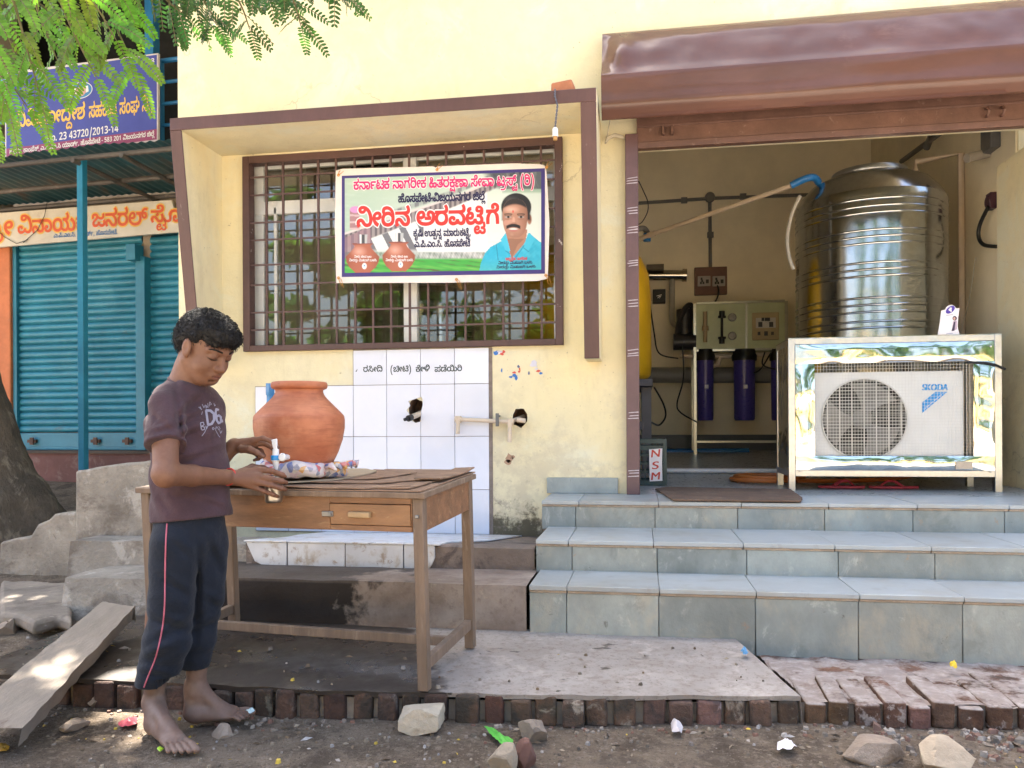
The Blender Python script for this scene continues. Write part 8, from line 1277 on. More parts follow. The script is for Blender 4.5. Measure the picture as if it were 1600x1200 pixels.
for px, wd in ((1102,26),(1163,33),(1218,26)):
    c = PY(px,600, RY + .05); s_ = (RY + .05) / FPX * 1.0; rr = wd / 2 * s_ * .97; zt_, zb_ = PY(px,563, RY + .05).z, PY(px,657, RY + .05).z
    q = MB(); q.lathe([(0, zb_),(rr * .86, zb_),(rr * .95, zb_ + .02),(rr, zt_),(0, zt_)],(c.x, RY + .05,0),28); f_ = q.build('filter_housing', M('purple_plastic',(.065,.05,.27),.3,.1,5,.03), ro, sharp=60)
    q = MB(); z2 = PY(px,546, RY + .05).z; q.lathe([(0, zt_),(rr * 1.14, zt_ - .005),(rr * 1.18, zt_ + .05),(rr * 1.05, zt_ + .07),(rr * 1.05, z2),(0, z2)],(c.x, RY + .05,0),24); q.build('cap', m_black, f_, sharp=50)
    q = MB(); m_ = PY(px + 2,604, RY + .05 - rr); q.box((m_.x - .02, RY + .05 - rr - .004, m_.z - .02),(m_.x + .02, RY + .05 - rr + .02, m_.z + .02)); q.build('mark', i_wht, f_)
for P in ([(1062,556),(1090,557)], [(1112,556),(1150,557)], [(1178,554),(1212,554)], [(1125,558),(1122,570),(1112,572)]): MB().tube([PY(x, y, RY + .08) for x, y in P],.027,10).build('connecting_pipe', m_pvc, ro, sharp=60)
q = MB(); q.tube([PY(1010,586,9.4), PY(1225,586,9.4)],.09,16); q.build('cross_pipe', M('grey_thick_pipe',(.24,.235,.23),.5,.1,4,.05), label='thick grey pipe running along the back wall behind the purple filters', cat='pipe')
# pump, membrane tube, boxes, wiring on the back wall
q = MB(); c = PY(1072,515,9.0); q.tube([c + Vector((-.02,0,.22)), c + Vector((-.02,0,-.17))],.085,14); q.tube([c + Vector((-.14,-.05,-.14)), c + Vector((.1,-.05,-.14))],.09,12); q.tube(smooth_path([c + Vector((-.1,-.06,-.06)), c + Vector((-.06,-.1,.14)), c + Vector((.04,-.08,.26)), c + Vector((.10,-.02,.1))]),.03,8)
q.build('pump', M('dark_pump',(.03,.027,.03),.4,.4,14,.2, stains=[((.3,.25,.2),7,.62,.7,.7),((.05,.08,.2),9,.62,.7,.6)]), label='dark booster pump beside the green purifier cabinet', cat='pump')
mb_ = thing('membrane_tube', 'horizontal steel membrane tube high on the back wall', 'membrane housing', PY(1045,432,9.45))
q = MB(); q.tube([PY(1000,430,9.45), PY(1066,430,9.45)],.06,16); q.tube([PY(1066,430,9.45), PY(1073,430,9.45)],.075,16); q.build('tube', steel('membrane_steel',(.5,.45,.38),.18), mb_, sharp=60)
q = MB(); a, b_ = PY(1010,416,9.4), PY(1037,423,9.4); q.box((a.x,9.3, b_.z),(b_.x,9.56, a.z)); q.build('bracket', M('bracket_brown',(.15,.12,.09),.6,.2,9,.1), mb_)
pipe('drop_pipe', 'pale pipe dropping from the membrane tube and bending towards the pump', 'pipe', smooth_path([PY(1050,437,9.45), PY(1050,470,9.45), PY(1050,497,9.45), PY(1054,507,9.42), PY(1068,510,9.3)],6),.033, M('grey_pvc',(.42,.39,.34),.4,.1,8,.03))
q = MB(); a, b_ = PY(1020,452,9.5), PY(1040,473,9.5); q.box((a.x,9.5, b_.z),(b_.x,9.6, a.z)); o_ = q.build('black_box', m_black, label='small black electrical box on the back wall below the steel tube', cat='electrical box', bevel=.006)
q = MB(); 
for k in range(4): q.add([PY(1026 + k * 1.5,462 + (k % 2) * 3,9.497), PY(1034 - k,460 + k * 2,9.497), PY(1034 - k,461 + k * 2,9.497), PY(1026 + k * 1.5,463 + (k % 2) * 3,9.497)], [(0,1,2,3)])
q.build('marking', i_wht, o_, smooth=False)
sw = thing('switch_board', 'brown wooden switchboard with two white socket plates on the back wall', 'switchboard', PY(1110,460,9.57))
q = MB(); a, b_ = PY(1085,418.5,9.56), PY(1136,460,9.56); q.box((a.x,9.54, b_.z),(b_.x,9.6, a.z)); q.build('board', M('board_brown',(.17,.075,.05),.5,.15,6,.05), sw, bevel=.006)
for x0_, x1_ in ((1090,1110),(1113,1133)):
    q = MB(); a, b_ = PY(x0_,432,9.54), PY(x1_,447,9.54); q.box((a.x,9.525, b_.z),(b_.x,9.541, a.z)); so_ = q.build('socket_plate', flat('plate_grey',(.42,.38,.36)), sw, bevel=.004)
    q = MB()
    for k,(fx_, fy_) in enumerate(((.3,.25),(.25,.65),(.45,.65),(.35,.45),(.75,.5))): cx_ = a.x + (b_.x - a.x) * fx_; cz_ = a.z + (b_.z - a.z) * fy_; s_ = .018 if k < 4 else .028; q.box((cx_ - s_ * .6,9.521, cz_ - s_),(cx_ + s_ * .6,9.526, cz_ + s_ * .6))
    q.build('switch', m_black, so_)
pipe('plug_cable', 'black cable hanging from the right socket plate', 'cable', smooth_path([PY(1121,446,9.5), PY(1123,455,9.48), PY(1120,467,9.45), PY(1114,476,9.2)]),.009, m_black)
cd = thing('conduit', 'thin grey electrical conduit with a round junction box on the back wall', 'conduit', PY(1109,310,9.58))
q = MB(); q.tube([PY(960,320,9.58), PY(1109,310,9.58), PY(1300,303,9.58)],.02,8); q.tube([PY(1109,310,9.58), PY(1110,418,9.58)],.02,8)
for px, py in ((1069,313),(1161,307),(1110,367)): c = PY(px, py,9.575); q.box((c.x - .035,9.55, c.z - .03),(c.x + .035,9.6, c.z + .03))
q.build('tube', m_grey, cd, sharp=60)
q = MB(); c = PY(1109,309,9.56); q.lathe([(0,.05),(.055,.045),(.06,0)], c,20, T=Matrix.Rotation(R(90),4, 'X')); q.build('junction_box', m_grey, cd, sharp=50)
# feed pipe across to the tank, with blue ends
fpz = thing('feed_pipe', 'long cream pipe slanting up to the steel tank with blue hose ends', 'pipe', PY(1120,335,7.2))
A2, B2 = PY(996,374,7.4), PY(1236,290,6.5)
q = MB(); q.tube([A2, B2],.02,10); q.tube([A2.lerp(B2,.08), A2.lerp(B2,.13)],.026,10); q.build('tube', m_pvc, fpz, sharp=60)
q = MB(); q.tube(smooth_path([B2, PY(1250,283,6.48), PY(1263,278,6.46), PY(1273,278,6.5), PY(1279,285,6.55)]),.028,10); q.build('blue_end', m_blue, fpz, sharp=60); q = MB().tube([PY(1011,365,7.4), PY(1011,377,7.4)],.034,10); q.build('blue_end', m_blue, fpz, sharp=60)
q = MB(); q.tube(smooth_path([PY(996,358,7.42), PY(1006,357,7.42), PY(1011,363,7.41), PY(1011,367,7.4)]),.026,10); q.build('elbow', m_grey, fpz)
pipe('thin_wire', 'thin black wire looping beside the doorway post, high up', 'wire', smooth_path([PY(998,283,5.4), PY(1006,300,5.4), PY(1012,315,5.4), PY(1012,330,5.4), PY(1004,346,5.4), PY(997,351,5.4)]),.0035, m_black,6)
for k, P in enumerate(([(1015,470),(1022,520),(1030,552),(1060,560)], [(1066,540),(1068,590),(1058,630),(1064,645),(1090,660)], [(1022,605),(1036,630),(1040,650),(1030,664),(1018,660)], [(1208,545),(1190,575),(1178,583)], [(1195,550),(1192,570),(1215,578)])):
    pipe('loose_cable',('black cable sagging from the black box down to the pump', 'black cable hanging below the pump to the frame leg', 'black cable loop below the yellow tank stand', 'thin cable slanting below the green cabinet', 'thin cable crossing beside the right filter')[k], 'cable', smooth_path([PY(x, y,8.6 if k != 2 else 6.9) for x, y in P]),.008, m_black,6)
# floor pipe, hose, crate
pipe('floor_pipe', 'pale pipe lying across the floor behind the crate', 'pipe', [Vector((p.x, p.y, fz(p.y) + .02)) for p in (PY(1036,722,6.6), PY(1220,722,6.6))],.02, m_white)
pipe('blue_floor_pipe', 'blue pipe on the floor below the purifier', 'pipe', [PY(1010,706,9.3), PY(1170,705,9.3)],.035, m_blue)
c = PZ(1192,736, fz(6.2) + .012); c.y = 6.15; q = MB()
c = PY(1195,736,6.1); c.z = fz(6.1) + .018
for k in range(2): q.tube([c + Vector((.24 * math.cos(a) + .03 * k,.2 * math.sin(a),.02 * k)) for a in np.linspace(0,6.2832,41)],.016,8, cap=False)
q.tube(smooth_path([c + Vector((.2,-.14,0)), c + Vector((.5,-.1,-.004)), c + Vector((.9,.1,0)), c + Vector((1.1,.3,0))]),.016,8)
q.build('orange_hose', M('orange_rubber',(.42,.13,.03),.5,.2,9,.05), label='loop of orange hose on the floor left of the steel cage', cat='hose')
cr = thing('plastic_crate', 'dark green plastic crate with a paper sheet lettered in red beside the post', 'crate', PY(1010,752,5.75))
ca, cb_ = PY(985,752,5.75), PY(1039,686,5.75); zc0, zc1 = fz(5.75) + .003, cb_.z
q = MB()
xw = (ca.x, cb_.x); yw = (5.75,6.05)
for x in xw:
    for y in yw: q.box((x - .012, y - .012, zc0),(x + .012, y + .012, zc1))
for z, h_ in ((zc0,.035),(zc0 + (zc1 - zc0) * .27,.012),(zc0 + (zc1 - zc0) * .45,.012),(zc0 + (zc1 - zc0) * .63,.012),(zc0 + (zc1 - zc0) * .76,.03),(zc1 - .03,.03)):
    q.box((xw[0],5.742, z),(xw[1],5.752, z + h_)); q.box((xw[0],6.048, z),(xw[1],6.058, z + h_)); q.box((xw[0] - .005,5.75, z),(xw[0] + .005,6.05, z + h_)); q.box((xw[1] - .005,5.75, z),(xw[1] + .005,6.05, z + h_))
for k in range(1,7):
    x = xw[0] + (xw[1] - xw[0]) * k / 7; q.box((x - .004,5.744, zc0),(x + .004,5.75, zc1 - .03)); y = 5.75 + .3 * k / 7; q.box((xw[1] - .003, y - .004, zc0),(xw[1] + .003, y + .004, zc1 - .03))
q.box((xw[0],5.75, zc0 + .01),(xw[1],6.05, zc0 + .018)); q.build('basket', M('crate_green',(.018,.05,.055),.4,.2,8,.05), cr)
fN = lambda zx, zy, l: PY(980 + zx / 3.75,460 + zy / 3.75,5.738 - l * .001)
q = MB(); q.add([fN(*p,0) for p in ((128,908),(206,902),(204,1000),(207,1092),(132,1096))], [(0,1,2,3,4)]); pap = q.build('paper_sheet', i_wht, cr, smooth=False)
q = MB()
for ch, y in (('N',955),('S',1025),('M',1088)): ltext(q, ch, fN,141 if ch != 'S' else 146,188 if ch != 'S' else 182, y, y - 4,44,1, fat=1.6, slant=.1)
q.build('lettering', flat('red_marker',(.62,.06,.035)), pap, smooth=False, fixn=False)
# right hand wall fittings
XW = 2.583
def PXw(x, y): d = ray(x, y); return EYE + d * (XW / d.x)
cw = thing('wall_conduit', 'dark conduit slanting down the right inner wall behind the tank', 'conduit', PXw(1450,225)); q = MB(); q.tube([PXw(1412,252) + Vector((-.02,0,0)), PXw(1497,190) + Vector((-.02,0,0))],.024,8); c = PXw(1455,222); q.tube([c + Vector((-.02,.06,-.03)), c + Vector((-.02,-.06,.03))],.032,8); q.build('tube', m_grey, cw, sharp=60)
o1, o2 = PXw(1508,240), PXw(1511,530)
pipe('riser_pipe', 'cream pipe rising up the right inner wall and crossing to the tank top', 'pipe', [PY(1431,268,7.0), PY(1431,253,7.0), Vector((o1.x - .03, o1.y, o1.z)), Vector((o1.x - .03, o1.y,.9))],.026, m_pvc)
q = MB(); a, b_ = PXw(1545,200), PXw(1560,238); c = PXw(1551,218); q.box((c.x - .07, c.y - .14, c.z - .10),(c.x, c.y + .04, c.z + .10)); o_ = q.build('meter_box', M('grey_box',(.12,.12,.13),.4,.2,9,.1), label='grey electric box high on the right inner wall by the pillar', cat='electrical box', bevel=.008)
q = MB(); c = PXw(1546,243); q.tube([c + Vector((-.18,-.06,-.03)), c + Vector((0,.0,.02))],.035,10); o_ = q.build('wall_camera', M('pale_cam',(.45,.40,.33),.4,.1,8,.05), label='pale tube shaped camera pointing out below the grey electric box', cat='camera', sharp=60)
q = MB(); c = PXw(1553,315); q.tube([c + Vector((-.05,0,0)), c],.045,12); q.box((c.x - .045, c.y - .05, c.z - .06),(c.x - .0, c.y + .03, c.z + .06)); q.build('wall_plug', M('plum_plastic',(.06,.02,.04),.4,.2,8,.05), label='dark plum plug socket on the right inner wall', cat='plug', bevel=.004)
pipe('hanging_cable', 'thick black cable drooping from the plum plug on the right inner wall', 'cable', smooth_path([PXw(1556,322) + Vector((-.05,0,0)), PXw(1547,350) + Vector((-.07,0,0)), PXw(1545,370) + Vector((-.07,0,0)), PXw(1551,382) + Vector((-.06,0,0)), PXw(1564,385) + Vector((-.03,0,0))]),.014, m_black)
pipe('pull_string', 'thin pale string hanging slantwise right of the card standee', 'string', [PXw(1535,402) + Vector((-.05,0,0)), PXw(1530,440) + Vector((-.05,0,0)), PXw(1523,480) + Vector((-.05,0,0)), PXw(1510,525) + Vector((-.05,0,0))],.003, flat('pale_string',(.5,.47,.4)))
# ------------------------------------------------------------------ the boy
class Field:
    """signed distance grid grown from tapered limbs and ellipsoids, turned into one smooth skin"""
    def __init__(s, lo, hi, h):
        s.lo = np.array(lo, float); s.h = h; s.n = np.ceil((np.array(hi) - s.lo) / h).astype(int) + 1
        s.F = np.full(s.n,.06, np.float32)
    def win(s, lo, hi):
        a = np.clip(np.floor((np.array(lo) - s.lo) / s.h).astype(int),0, s.n - 1); b = np.clip(np.ceil((np.array(hi) - s.lo) / s.h).astype(int) + 1,1, s.n)
        ax = [s.lo[i] + s.h * np.arange(a[i], b[i]) for i in range(3)]
        return tuple(slice(a[i], b[i]) for i in range(3)), np.meshgrid(*ax, indexing='ij', sparse=True)
    def comb(s, sl, d, k, op):
        A = s.F[sl]
        if op == 'sub': d = -d; h = np.clip(.5 - .5 * (d - A) / k,0,1) if k else (d > A) * 1.; 
        if op == 'sub': s.F[sl] = (A * h + d * (1 - h) + k * h * (1 - h)) if k else np.maximum(A, d); return
        if k: h = np.clip(.5 + .5 * (A - d) / k,0,1); s.F[sl] = A * (1 - h) + d * h - k * h * (1 - h)
        else: s.F[sl] = np.minimum(A, d)
    def cap(s, a, b, ra, rb, k=.01, op='add'):
        a, b = np.array(a, float), np.array(b, float); m = max(ra, rb) + k + 2.5 * s.h + .004
        sl,(X, Y, Z) = s.win(np.minimum(a, b) - m, np.maximum(a, b) + m); d = b - a; L = max(d @ d,1e-9)
        t = np.clip(((X - a[0]) * d[0] + (Y - a[1]) * d[1] + (Z - a[2]) * d[2]) / L,0,1)
        D = np.sqrt((X - a[0] - t * d[0]) ** 2 + (Y - a[1] - t * d[1]) ** 2 + (Z - a[2] - t * d[2]) ** 2) - (ra + (rb - ra) * t)
        s.comb(sl, D.astype(np.float32), k, op)
    def cone(s, a, b, ra, rb, k=.01):
        a, b = np.array(a, float), np.array(b, float); m = max(ra, rb) + k + 3 * s.h; sl,(X, Y, Z) = s.win(np.minimum(a, b) - m, np.maximum(a, b) + m); d = b - a; L = d @ d
        t0 = ((X - a[0]) * d[0] + (Y - a[1]) * d[1] + (Z - a[2]) * d[2]) / L; t = np.clip(t0,0,1)
        D = np.sqrt((X - a[0] - t * d[0]) ** 2 + (Y - a[1] - t * d[1]) ** 2 + (Z - a[2] - t * d[2]) ** 2) - (ra + (rb - ra) * t)
        s.comb(sl, np.maximum(D,(t0 - 1) * math.sqrt(L)).astype(np.float32), k, 'add')
    def chain(s, P, r, k=.01):
        for i in range(len(P) - 1): s.cap(P[i], P[i + 1], r[i], r[i + 1], k)
    def ell(s, c, r, axes=None, k=.01, op='add'):
        c = np.array(c, float); A = np.eye(3) if axes is None else np.array([list(v) for v in axes], float); m = max(r) + k + 2.5 * s.h + .004
        sl,(X, Y, Z) = s.win(c - m, c + m); q = [(X - c[0]) * A[i][0] + (Y - c[1]) * A[i][1] + (Z - c[2]) * A[i][2] for i in range(3)]
        k0 = np.sqrt(sum((q[i] / r[i]) ** 2 for i in range(3))); k1 = np.sqrt(sum((q[i] / r[i] ** 2) ** 2 for i in range(3)))
        s.comb(sl,(k0 * (k0 - 1) / np.maximum(k1,1e-6)).astype(np.float32), k, op)
    def sect(s, a, b, ra, rb, fx, sx, k=.02):
        """stretch of an elliptic body between two centres; radii (front, side)"""
        a, b = np.array(a, float), np.array(b, float); m = max(*ra, *rb) + k + 3 * s.h
        sl,(X, Y, Z) = s.win(np.minimum(a, b) - m, np.maximum(a, b) + m); d = b - a; t = np.clip(((X - a[0]) * d[0] + (Y - a[1]) * d[1] + (Z - a[2]) * d[2]) / (d @ d),0,1)
        q = (X - a[0] - t * d[0], Y - a[1] - t * d[1], Z - a[2] - t * d[2]); F = q[0] * fx[0] + q[1] * fx[1] + q[2] * fx[2]; Sd = q[0] * sx[0] + q[1] * sx[1] + q[2] * sx[2]
        U = q[2] - 0 * F; rf = ra[0] + (rb[0] - ra[0]) * t; rs = ra[1] + (rb[1] - ra[1]) * t; mm = np.minimum(rf, rs)
        D = (np.sqrt((F / rf) ** 2 + (Sd / rs) ** 2 + (np.where((t <= 0) | (t >= 1), U / mm,0)) ** 2) - 1) * mm
        s.comb(sl, D.astype(np.float32), k, 'add')
    def plane(s, p, n):    # keep the side behind n
        n = np.array(n, float); n /= np.linalg.norm(n); ax = [s.lo[i] + s.h * np.arange(s.n[i]) for i in range(3)]; X, Y, Z = np.meshgrid(*ax, indexing='ij', sparse=True)
        s.F = np.maximum(s.F,((X - p[0]) * n[0] + (Y - p[1]) * n[1] + (Z - p[2]) * n[2]).astype(np.float32))
    def coords(s):
        ax = [s.lo[i] + s.h * np.arange(s.n[i]) for i in range(3)]; return np.meshgrid(*ax, indexing='ij', sparse=True)
    def skin(s):
        F = s.F.astype(np.float64); ins = F < 0; n = s.n
        c = np.zeros(n - 1, int); corners = [(i, j, k) for i in (0,1) for j in (0,1) for k in (0,1)]
        for i, j, k in corners: c += ins[i:n[0] - 1 + i, j:n[1] - 1 + j, k:n[2] - 1 + k]
        cell = (c > 0) & (c < 8); idx = -np.ones(n - 1, int); I = np.argwhere(cell); idx[cell] = np.arange(len(I))
        V = np.zeros((len(I),3)); cnt = np.zeros(len(I))
        for a in range(3):
            for o1 in (0,1):
                for o2 in (0,1):
                    o = [0,0,0]; oth = [x for x in range(3) if x != a]; o[oth[0]] = o1; o[oth[1]] = o2; e = list(o); e[a] = 1
                    p = I + o; q = I + e; fa = F[p[:,0], p[:,1], p[:,2]]; fb = F[q[:,0], q[:,1], q[:,2]]; m = (fa < 0) != (fb < 0); t = np.where(m, fa / np.where(m, fa - fb,1),0)
                    P = p.astype(float); P[:, a] += t; V[m] += P[m]; cnt[m] += 1
        V = V / cnt[:, None] * s.h + s.lo; Q = []
        for a in range(3):
            b_, c_ = (a + 1) % 3,(a + 2) % 3; sl0 = [slice(1, n[i] - 1) for i in range(3)]; sl0[a] = slice(0, n[a] - 1); sl1 = list(sl0); sl1[a] = slice(1, n[a])
            A = ins[tuple(sl0)]; B = ins[tuple(sl1)]; off = np.array([1,1,1]); off[a] = 0
            for flip, M_ in ((0, A & ~B),(1, ~A & B)):
                G = np.argwhere(M_) + off
                if not len(G): continue
                def at(db, dc): g = G.copy(); g[:, b_] -= db; g[:, c_] -= dc; return idx[g[:,0], g[:,1], g[:,2]]
                q = np.stack([at(1,1), at(0,1), at(0,0), at(1,0)],1); Q.append(q[:, ::-1] if flip else q)
        return V, np.concatenate(Q)
def relax(V, Q, it=2, lam=.5):
    n = len(V); E = np.concatenate([Q[:, [0,1]], Q[:, [1,2]], Q[:, [2,3]], Q[:, [3,0]]]); E = np.concatenate([E, E[:, ::-1]])
    cnt = np.bincount(E[:,0], minlength=n)[:, None]
    for i in range(it):
        for l in (lam, -lam * .96):
            S_ = np.zeros_like(V)
            for a in range(3): S_[:, a] = np.bincount(E[:,0], V[E[:,1], a], minlength=n)
            V = V + l * (S_ / np.maximum(cnt,1) - V)
    return V
def mesh_from(name, V, Q, m, parent, col=None):
    b = MB(); b.v = [tuple(p) for p in V]; b.f = [tuple(q) for q in Q]; b.m = [0] * len(Q); b.c = [(1,1,1)] * len(Q)
    return b.build(name, m, parent, sharp=180, fixn=False, colors=col)
def A3(v): return np.array(v, float)
def pd(x, y, d): return A3(PD(x, y, d))

vr, vt = A3(_R0), -A3(_F)                    # picture right, towards the viewer
UPv = np.array([0,0,1.])
def frame(toward, pitch):
    f0 = vr * math.cos(toward) + vt * math.sin(toward); f = f0 * math.cos(pitch) - UPv * math.sin(pitch); u = UPv * math.cos(pitch) + f0 * math.sin(pitch); s_ = np.cross(u, f); return f, s_, u
boy = thing('person', 'barefoot boy in brown T-shirt and dark trousers filling a cup at the pot tap', 'person', PZ(285,1130,0))

# joints
HC = pd(322,542,2.80); hf, hs, hu = frame(R(25), R(29))
def hd_(f, s_, u): return HC + hf * f + hs * s_ + hu * u
NB_ = pd(290,606,2.83)
bf, bs, bu = frame(R(28), R(4))
RS, LS = pd(258,637,2.71), pd(326,638,2.93)
RE, RW = pd(259,741,2.585), pd(360,746,2.86)
LE, LW = pd(322,742,3.0), pd(366,696,3.02)
HIP = pd(296,818,2.85)

# ---- skin
lo = pd(190,1190,2.9) - .12; hi = pd(460,470,2.9) + .12
lo = np.array([HIP[0] - .36, HIP[1] - .42,-.02]); hi = np.array([HIP[0] + .44, HIP[1] + .48,1.56])
B = Field(lo, hi,.0035)
# head
B.ell(hd_(-.014,0,.030),(.096,.074,.086),(hf, hs, hu),.01)
B.ell(hd_(.026,0,-.038),(.062,.060,.080),(hf, hs, hu),.035)
B.ell(hd_(.056,0,-.094),(.026,.029,.021),(hf, hs, hu),.03)
for q in (-1,1):
    B.cap(hd_(-.004, q * .056,-.058), hd_(.050, q * .026,-.096),.019,.018,.03)
    B.ell(hd_(.054, q * .036,-.044),(.027,.027,.030),(hf, hs, hu),.022)
    B.ell(hd_(.093, q * .033,.002),(.016,.021,.011),(hf, hs, hu),.014, 'sub')
    B.ell(hd_(.0745, q * .0325,-.003),(.0145,.0165,.0125),(hf, hs, hu),.004)
    B.cap(hd_(.086, q * .012,.019), hd_(.067, q * .052,.017),.0085,.008,.016)
    B.ell(hd_(.094, q * .0135,-.041),(.011,.0085,.0085),(hf, hs, hu),.006)
    e_u = hu * .97 - hf * .24; e_f = hf * .97 + hu * .24
    B.ell(hd_(-.002, q * .080,-.010),(.0205,.0085,.033),(e_f, hs, e_u),.006)
    B.ell(hd_(.003, q * .0905,-.008),(.011,.007,.020),(e_f, hs, e_u),.004, 'sub')
    B.ell(hd_(.004, q * .077,-.034),(.009,.006,.010),(hf, hs, hu),.006)
B.cap(hd_(.082,0,.006), hd_(.106,0,-.036),.0072,.0120,.012)
B.ell(hd_(.100,0,-.043),(.011,.012,.008),(hf, hs, hu),.006)
for q in (-1,1): B.ell(hd_(.101, q * .0075,-.0525),(.006,.0045,.004),(hf, hs, hu),.003, 'sub')
B.ell(hd_(.080,0,-.070),(.016,.027,.017),(hf, hs, hu),.018)
B.ell(hd_(.0885,0,-.0648),(.0085,.019,.0052),(hf, hs, hu),.005)
B.ell(hd_(.0860,0,-.0768),(.0085,.016,.0060),(hf, hs, hu),.005)
B.cap(hd_(.0955,-.018,-.0702), hd_(.0955,.018,-.0702),.0022,.0022,.003, 'sub')
B.ell(hd_(.083,0,-.0885),(.010,.018,.005),(hf, hs, hu),.007, 'sub')
# neck and hidden trunk
B.chain([hd_(-.030,0,-.045), NB_ * .45 + hd_(-.03,0,-.06) * .55, NB_, NB_ - UPv * .07], [.056,.051,.056,.075],.03)
for sh_p in (RS, LS): B.cap(NB_ - UPv * .04, sh_p - UPv * .012,.038,.040,.03)
B.sect(NB_ - UPv * .13, HIP,(.062,.09),(.07,.09), bf, bs,.03)
# arms
B.chain([RS, RS * .5 + RE * .5, RE, RE * .62 + RW * .38, RW * .9 + RE * .1, RW], [.041,.0425,.0385,.0355,.026,.0245],.012)
B.cap(RE + vr * -.006, RE + vr * -.004 + UPv * -.008,.033,.03,.02)
B.chain([LS, LE, LE * .6 + LW * .4, LW * .93 + LE * .07, LW], [.046,.037,.034,.0255,.024],.012)
# right hand wrapped round the cup
K = [pd(402,734,2.900), pd(404,744,2.884), pd(402,753,2.880), pd(397,761,2.884)]
for kk, r_ in zip(K,(.0135,.0135,.013,.012)): B.cap(RW, kk,.021, r_,.012)
B.cap(pd(378,748,2.885), pd(394,748,2.888),.022,.019,.012)
for P, r_ in (([K[0],(425,736,2.898),(441,742,2.925),(445,745,2.95)],.0094),([K[1],(425,749,2.882),(441,752,2.908),(447,754,2.94)],.0097),([K[2],(423,758,2.880),(440,763,2.906),(446,765,2.935)],.0093),([K[3],(412,767,2.886),(427,773,2.906),(434,776,2.93)],.0082)):
    P = [P[0]] + [pd(*p) for p in P[1:]]; B.chain(P, [r_ * 1.25, r_ * 1.08, r_, r_ * .82],.005)
B.chain([pd(376,739,2.90), pd(394,730,2.945), pd(411,731,2.975), pd(424,736,2.985)], [.016,.0125,.0098,.0085],.007)
# left hand on the lever
KL = [pd(396,688,3.0), pd(397,694,3.02), pd(395,700,3.035), pd(391,705,3.045)]
for kk, r_ in zip(KL,(.0135,.0135,.0128,.0115)): B.cap(LW, kk,.0205, r_,.012)
B.cap(pd(378,695,3.01), pd(389,695,3.01),.020,.018,.012)
for P, r_ in (([KL[0],(411,685,2.995),(425,690,2.992),(434,699,2.99)],.0092),([KL[1],(413,693,3.03),(426,700,3.02),(431,707,3.01)],.0090),([KL[2],(408,704,3.035),(412,712,3.02),(405,716,3.01)],.0078),([KL[3],(402,711,3.04),(404,717,3.025),(397,719,3.015)],.0068)):
    P = [P[0]] + [pd(*p) for p in P[1:]]; B.chain(P, [r_ * 1.25, r_ * 1.08, r_, r_ * .85],.005)
B.chain([pd(377,702,2.985), pd(390,702,2.965), pd(401,707,2.962), pd(411,713,2.968)], [.0155,.0125,.0105,.0088],.007)
# legs and bare feet
RA, LA = pd(240,1096,2.865), pd(306,1078,2.90)
B.chain([pd(252,960,2.81), pd(246,1030,2.83), RA], [.052,.046,.032],.015); B.chain([pd(318,950,2.89), pd(309,1010,2.90), LA], [.052,.044,.031],.015)
def foot(an, heel, toe, big, k):   # heel, ball direction on the ground; big: side of the big toe
    heel, toe = A3(heel), A3(toe); d = toe - heel; L_ = np.linalg.norm(d[:2]); f = np.array([d[0], d[1],0]) / L_; s_ = np.cross(UPv, f) * big; g = heel[2]
    q = lambda a, b_, z: heel + f * (a * L_) + s_ * b_ + UPv * z
    B.cap(an, q(.10,0,.048),.033,.030,.02); B.ell(q(.08,0,.028),(.036,.031,.029),(f, s_, UPv),.02)
    B.cap(an + f * .012, q(.45,.004,.046),.030,.024,.025); B.cap(q(.12,-.006,.026), q(.66,-.018,.018),.025,.016,.022); B.cap(q(.15,.008,.030), q(.68,.016,.020),.026,.019,.022); B.cap(q(.42,.006,.048), q(.70,.010,.024),.022,.016,.022)
    B.ell(an + s_ * .028 + UPv * .004,(.013,.011,.014),(f, s_, UPv),.012); B.ell(an - s_ * .028 - UPv * .004,(.013,.010,.014),(f, s_, UPv),.012)
    B.cap(an - f * .018 + UPv * .02, q(.02,0,.035),.020,.021,.02)
    for i,(b0, b1, a1, r_) in enumerate(((.026,.034,1.02,.0125),(.010,.013,1.0,.0092),(-.004,-.006,.96,.0086),(-.017,-.023,.915,.0083),(-.028,-.038,.86,.0080))):
        B.chain([q(.68 - .03 * i, b0,.018), q((.68 - .03 * i) * .4 + a1 * .6, b0 * .35 + b1 * .65,.018 + .003), q(a1 - .04, b1,.011)], [r_ * 1.1, r_ * .88, r_],.004)
hz = .012
foot(RA, PZ(237,1141, hz), PZ(292,1182, hz),1,0)
foot(LA, PZ(296,1128, hz + .008), PZ(394,1122, hz + .008),1,0)
V, Q = B.skin(); V = relax(V, Q,2)
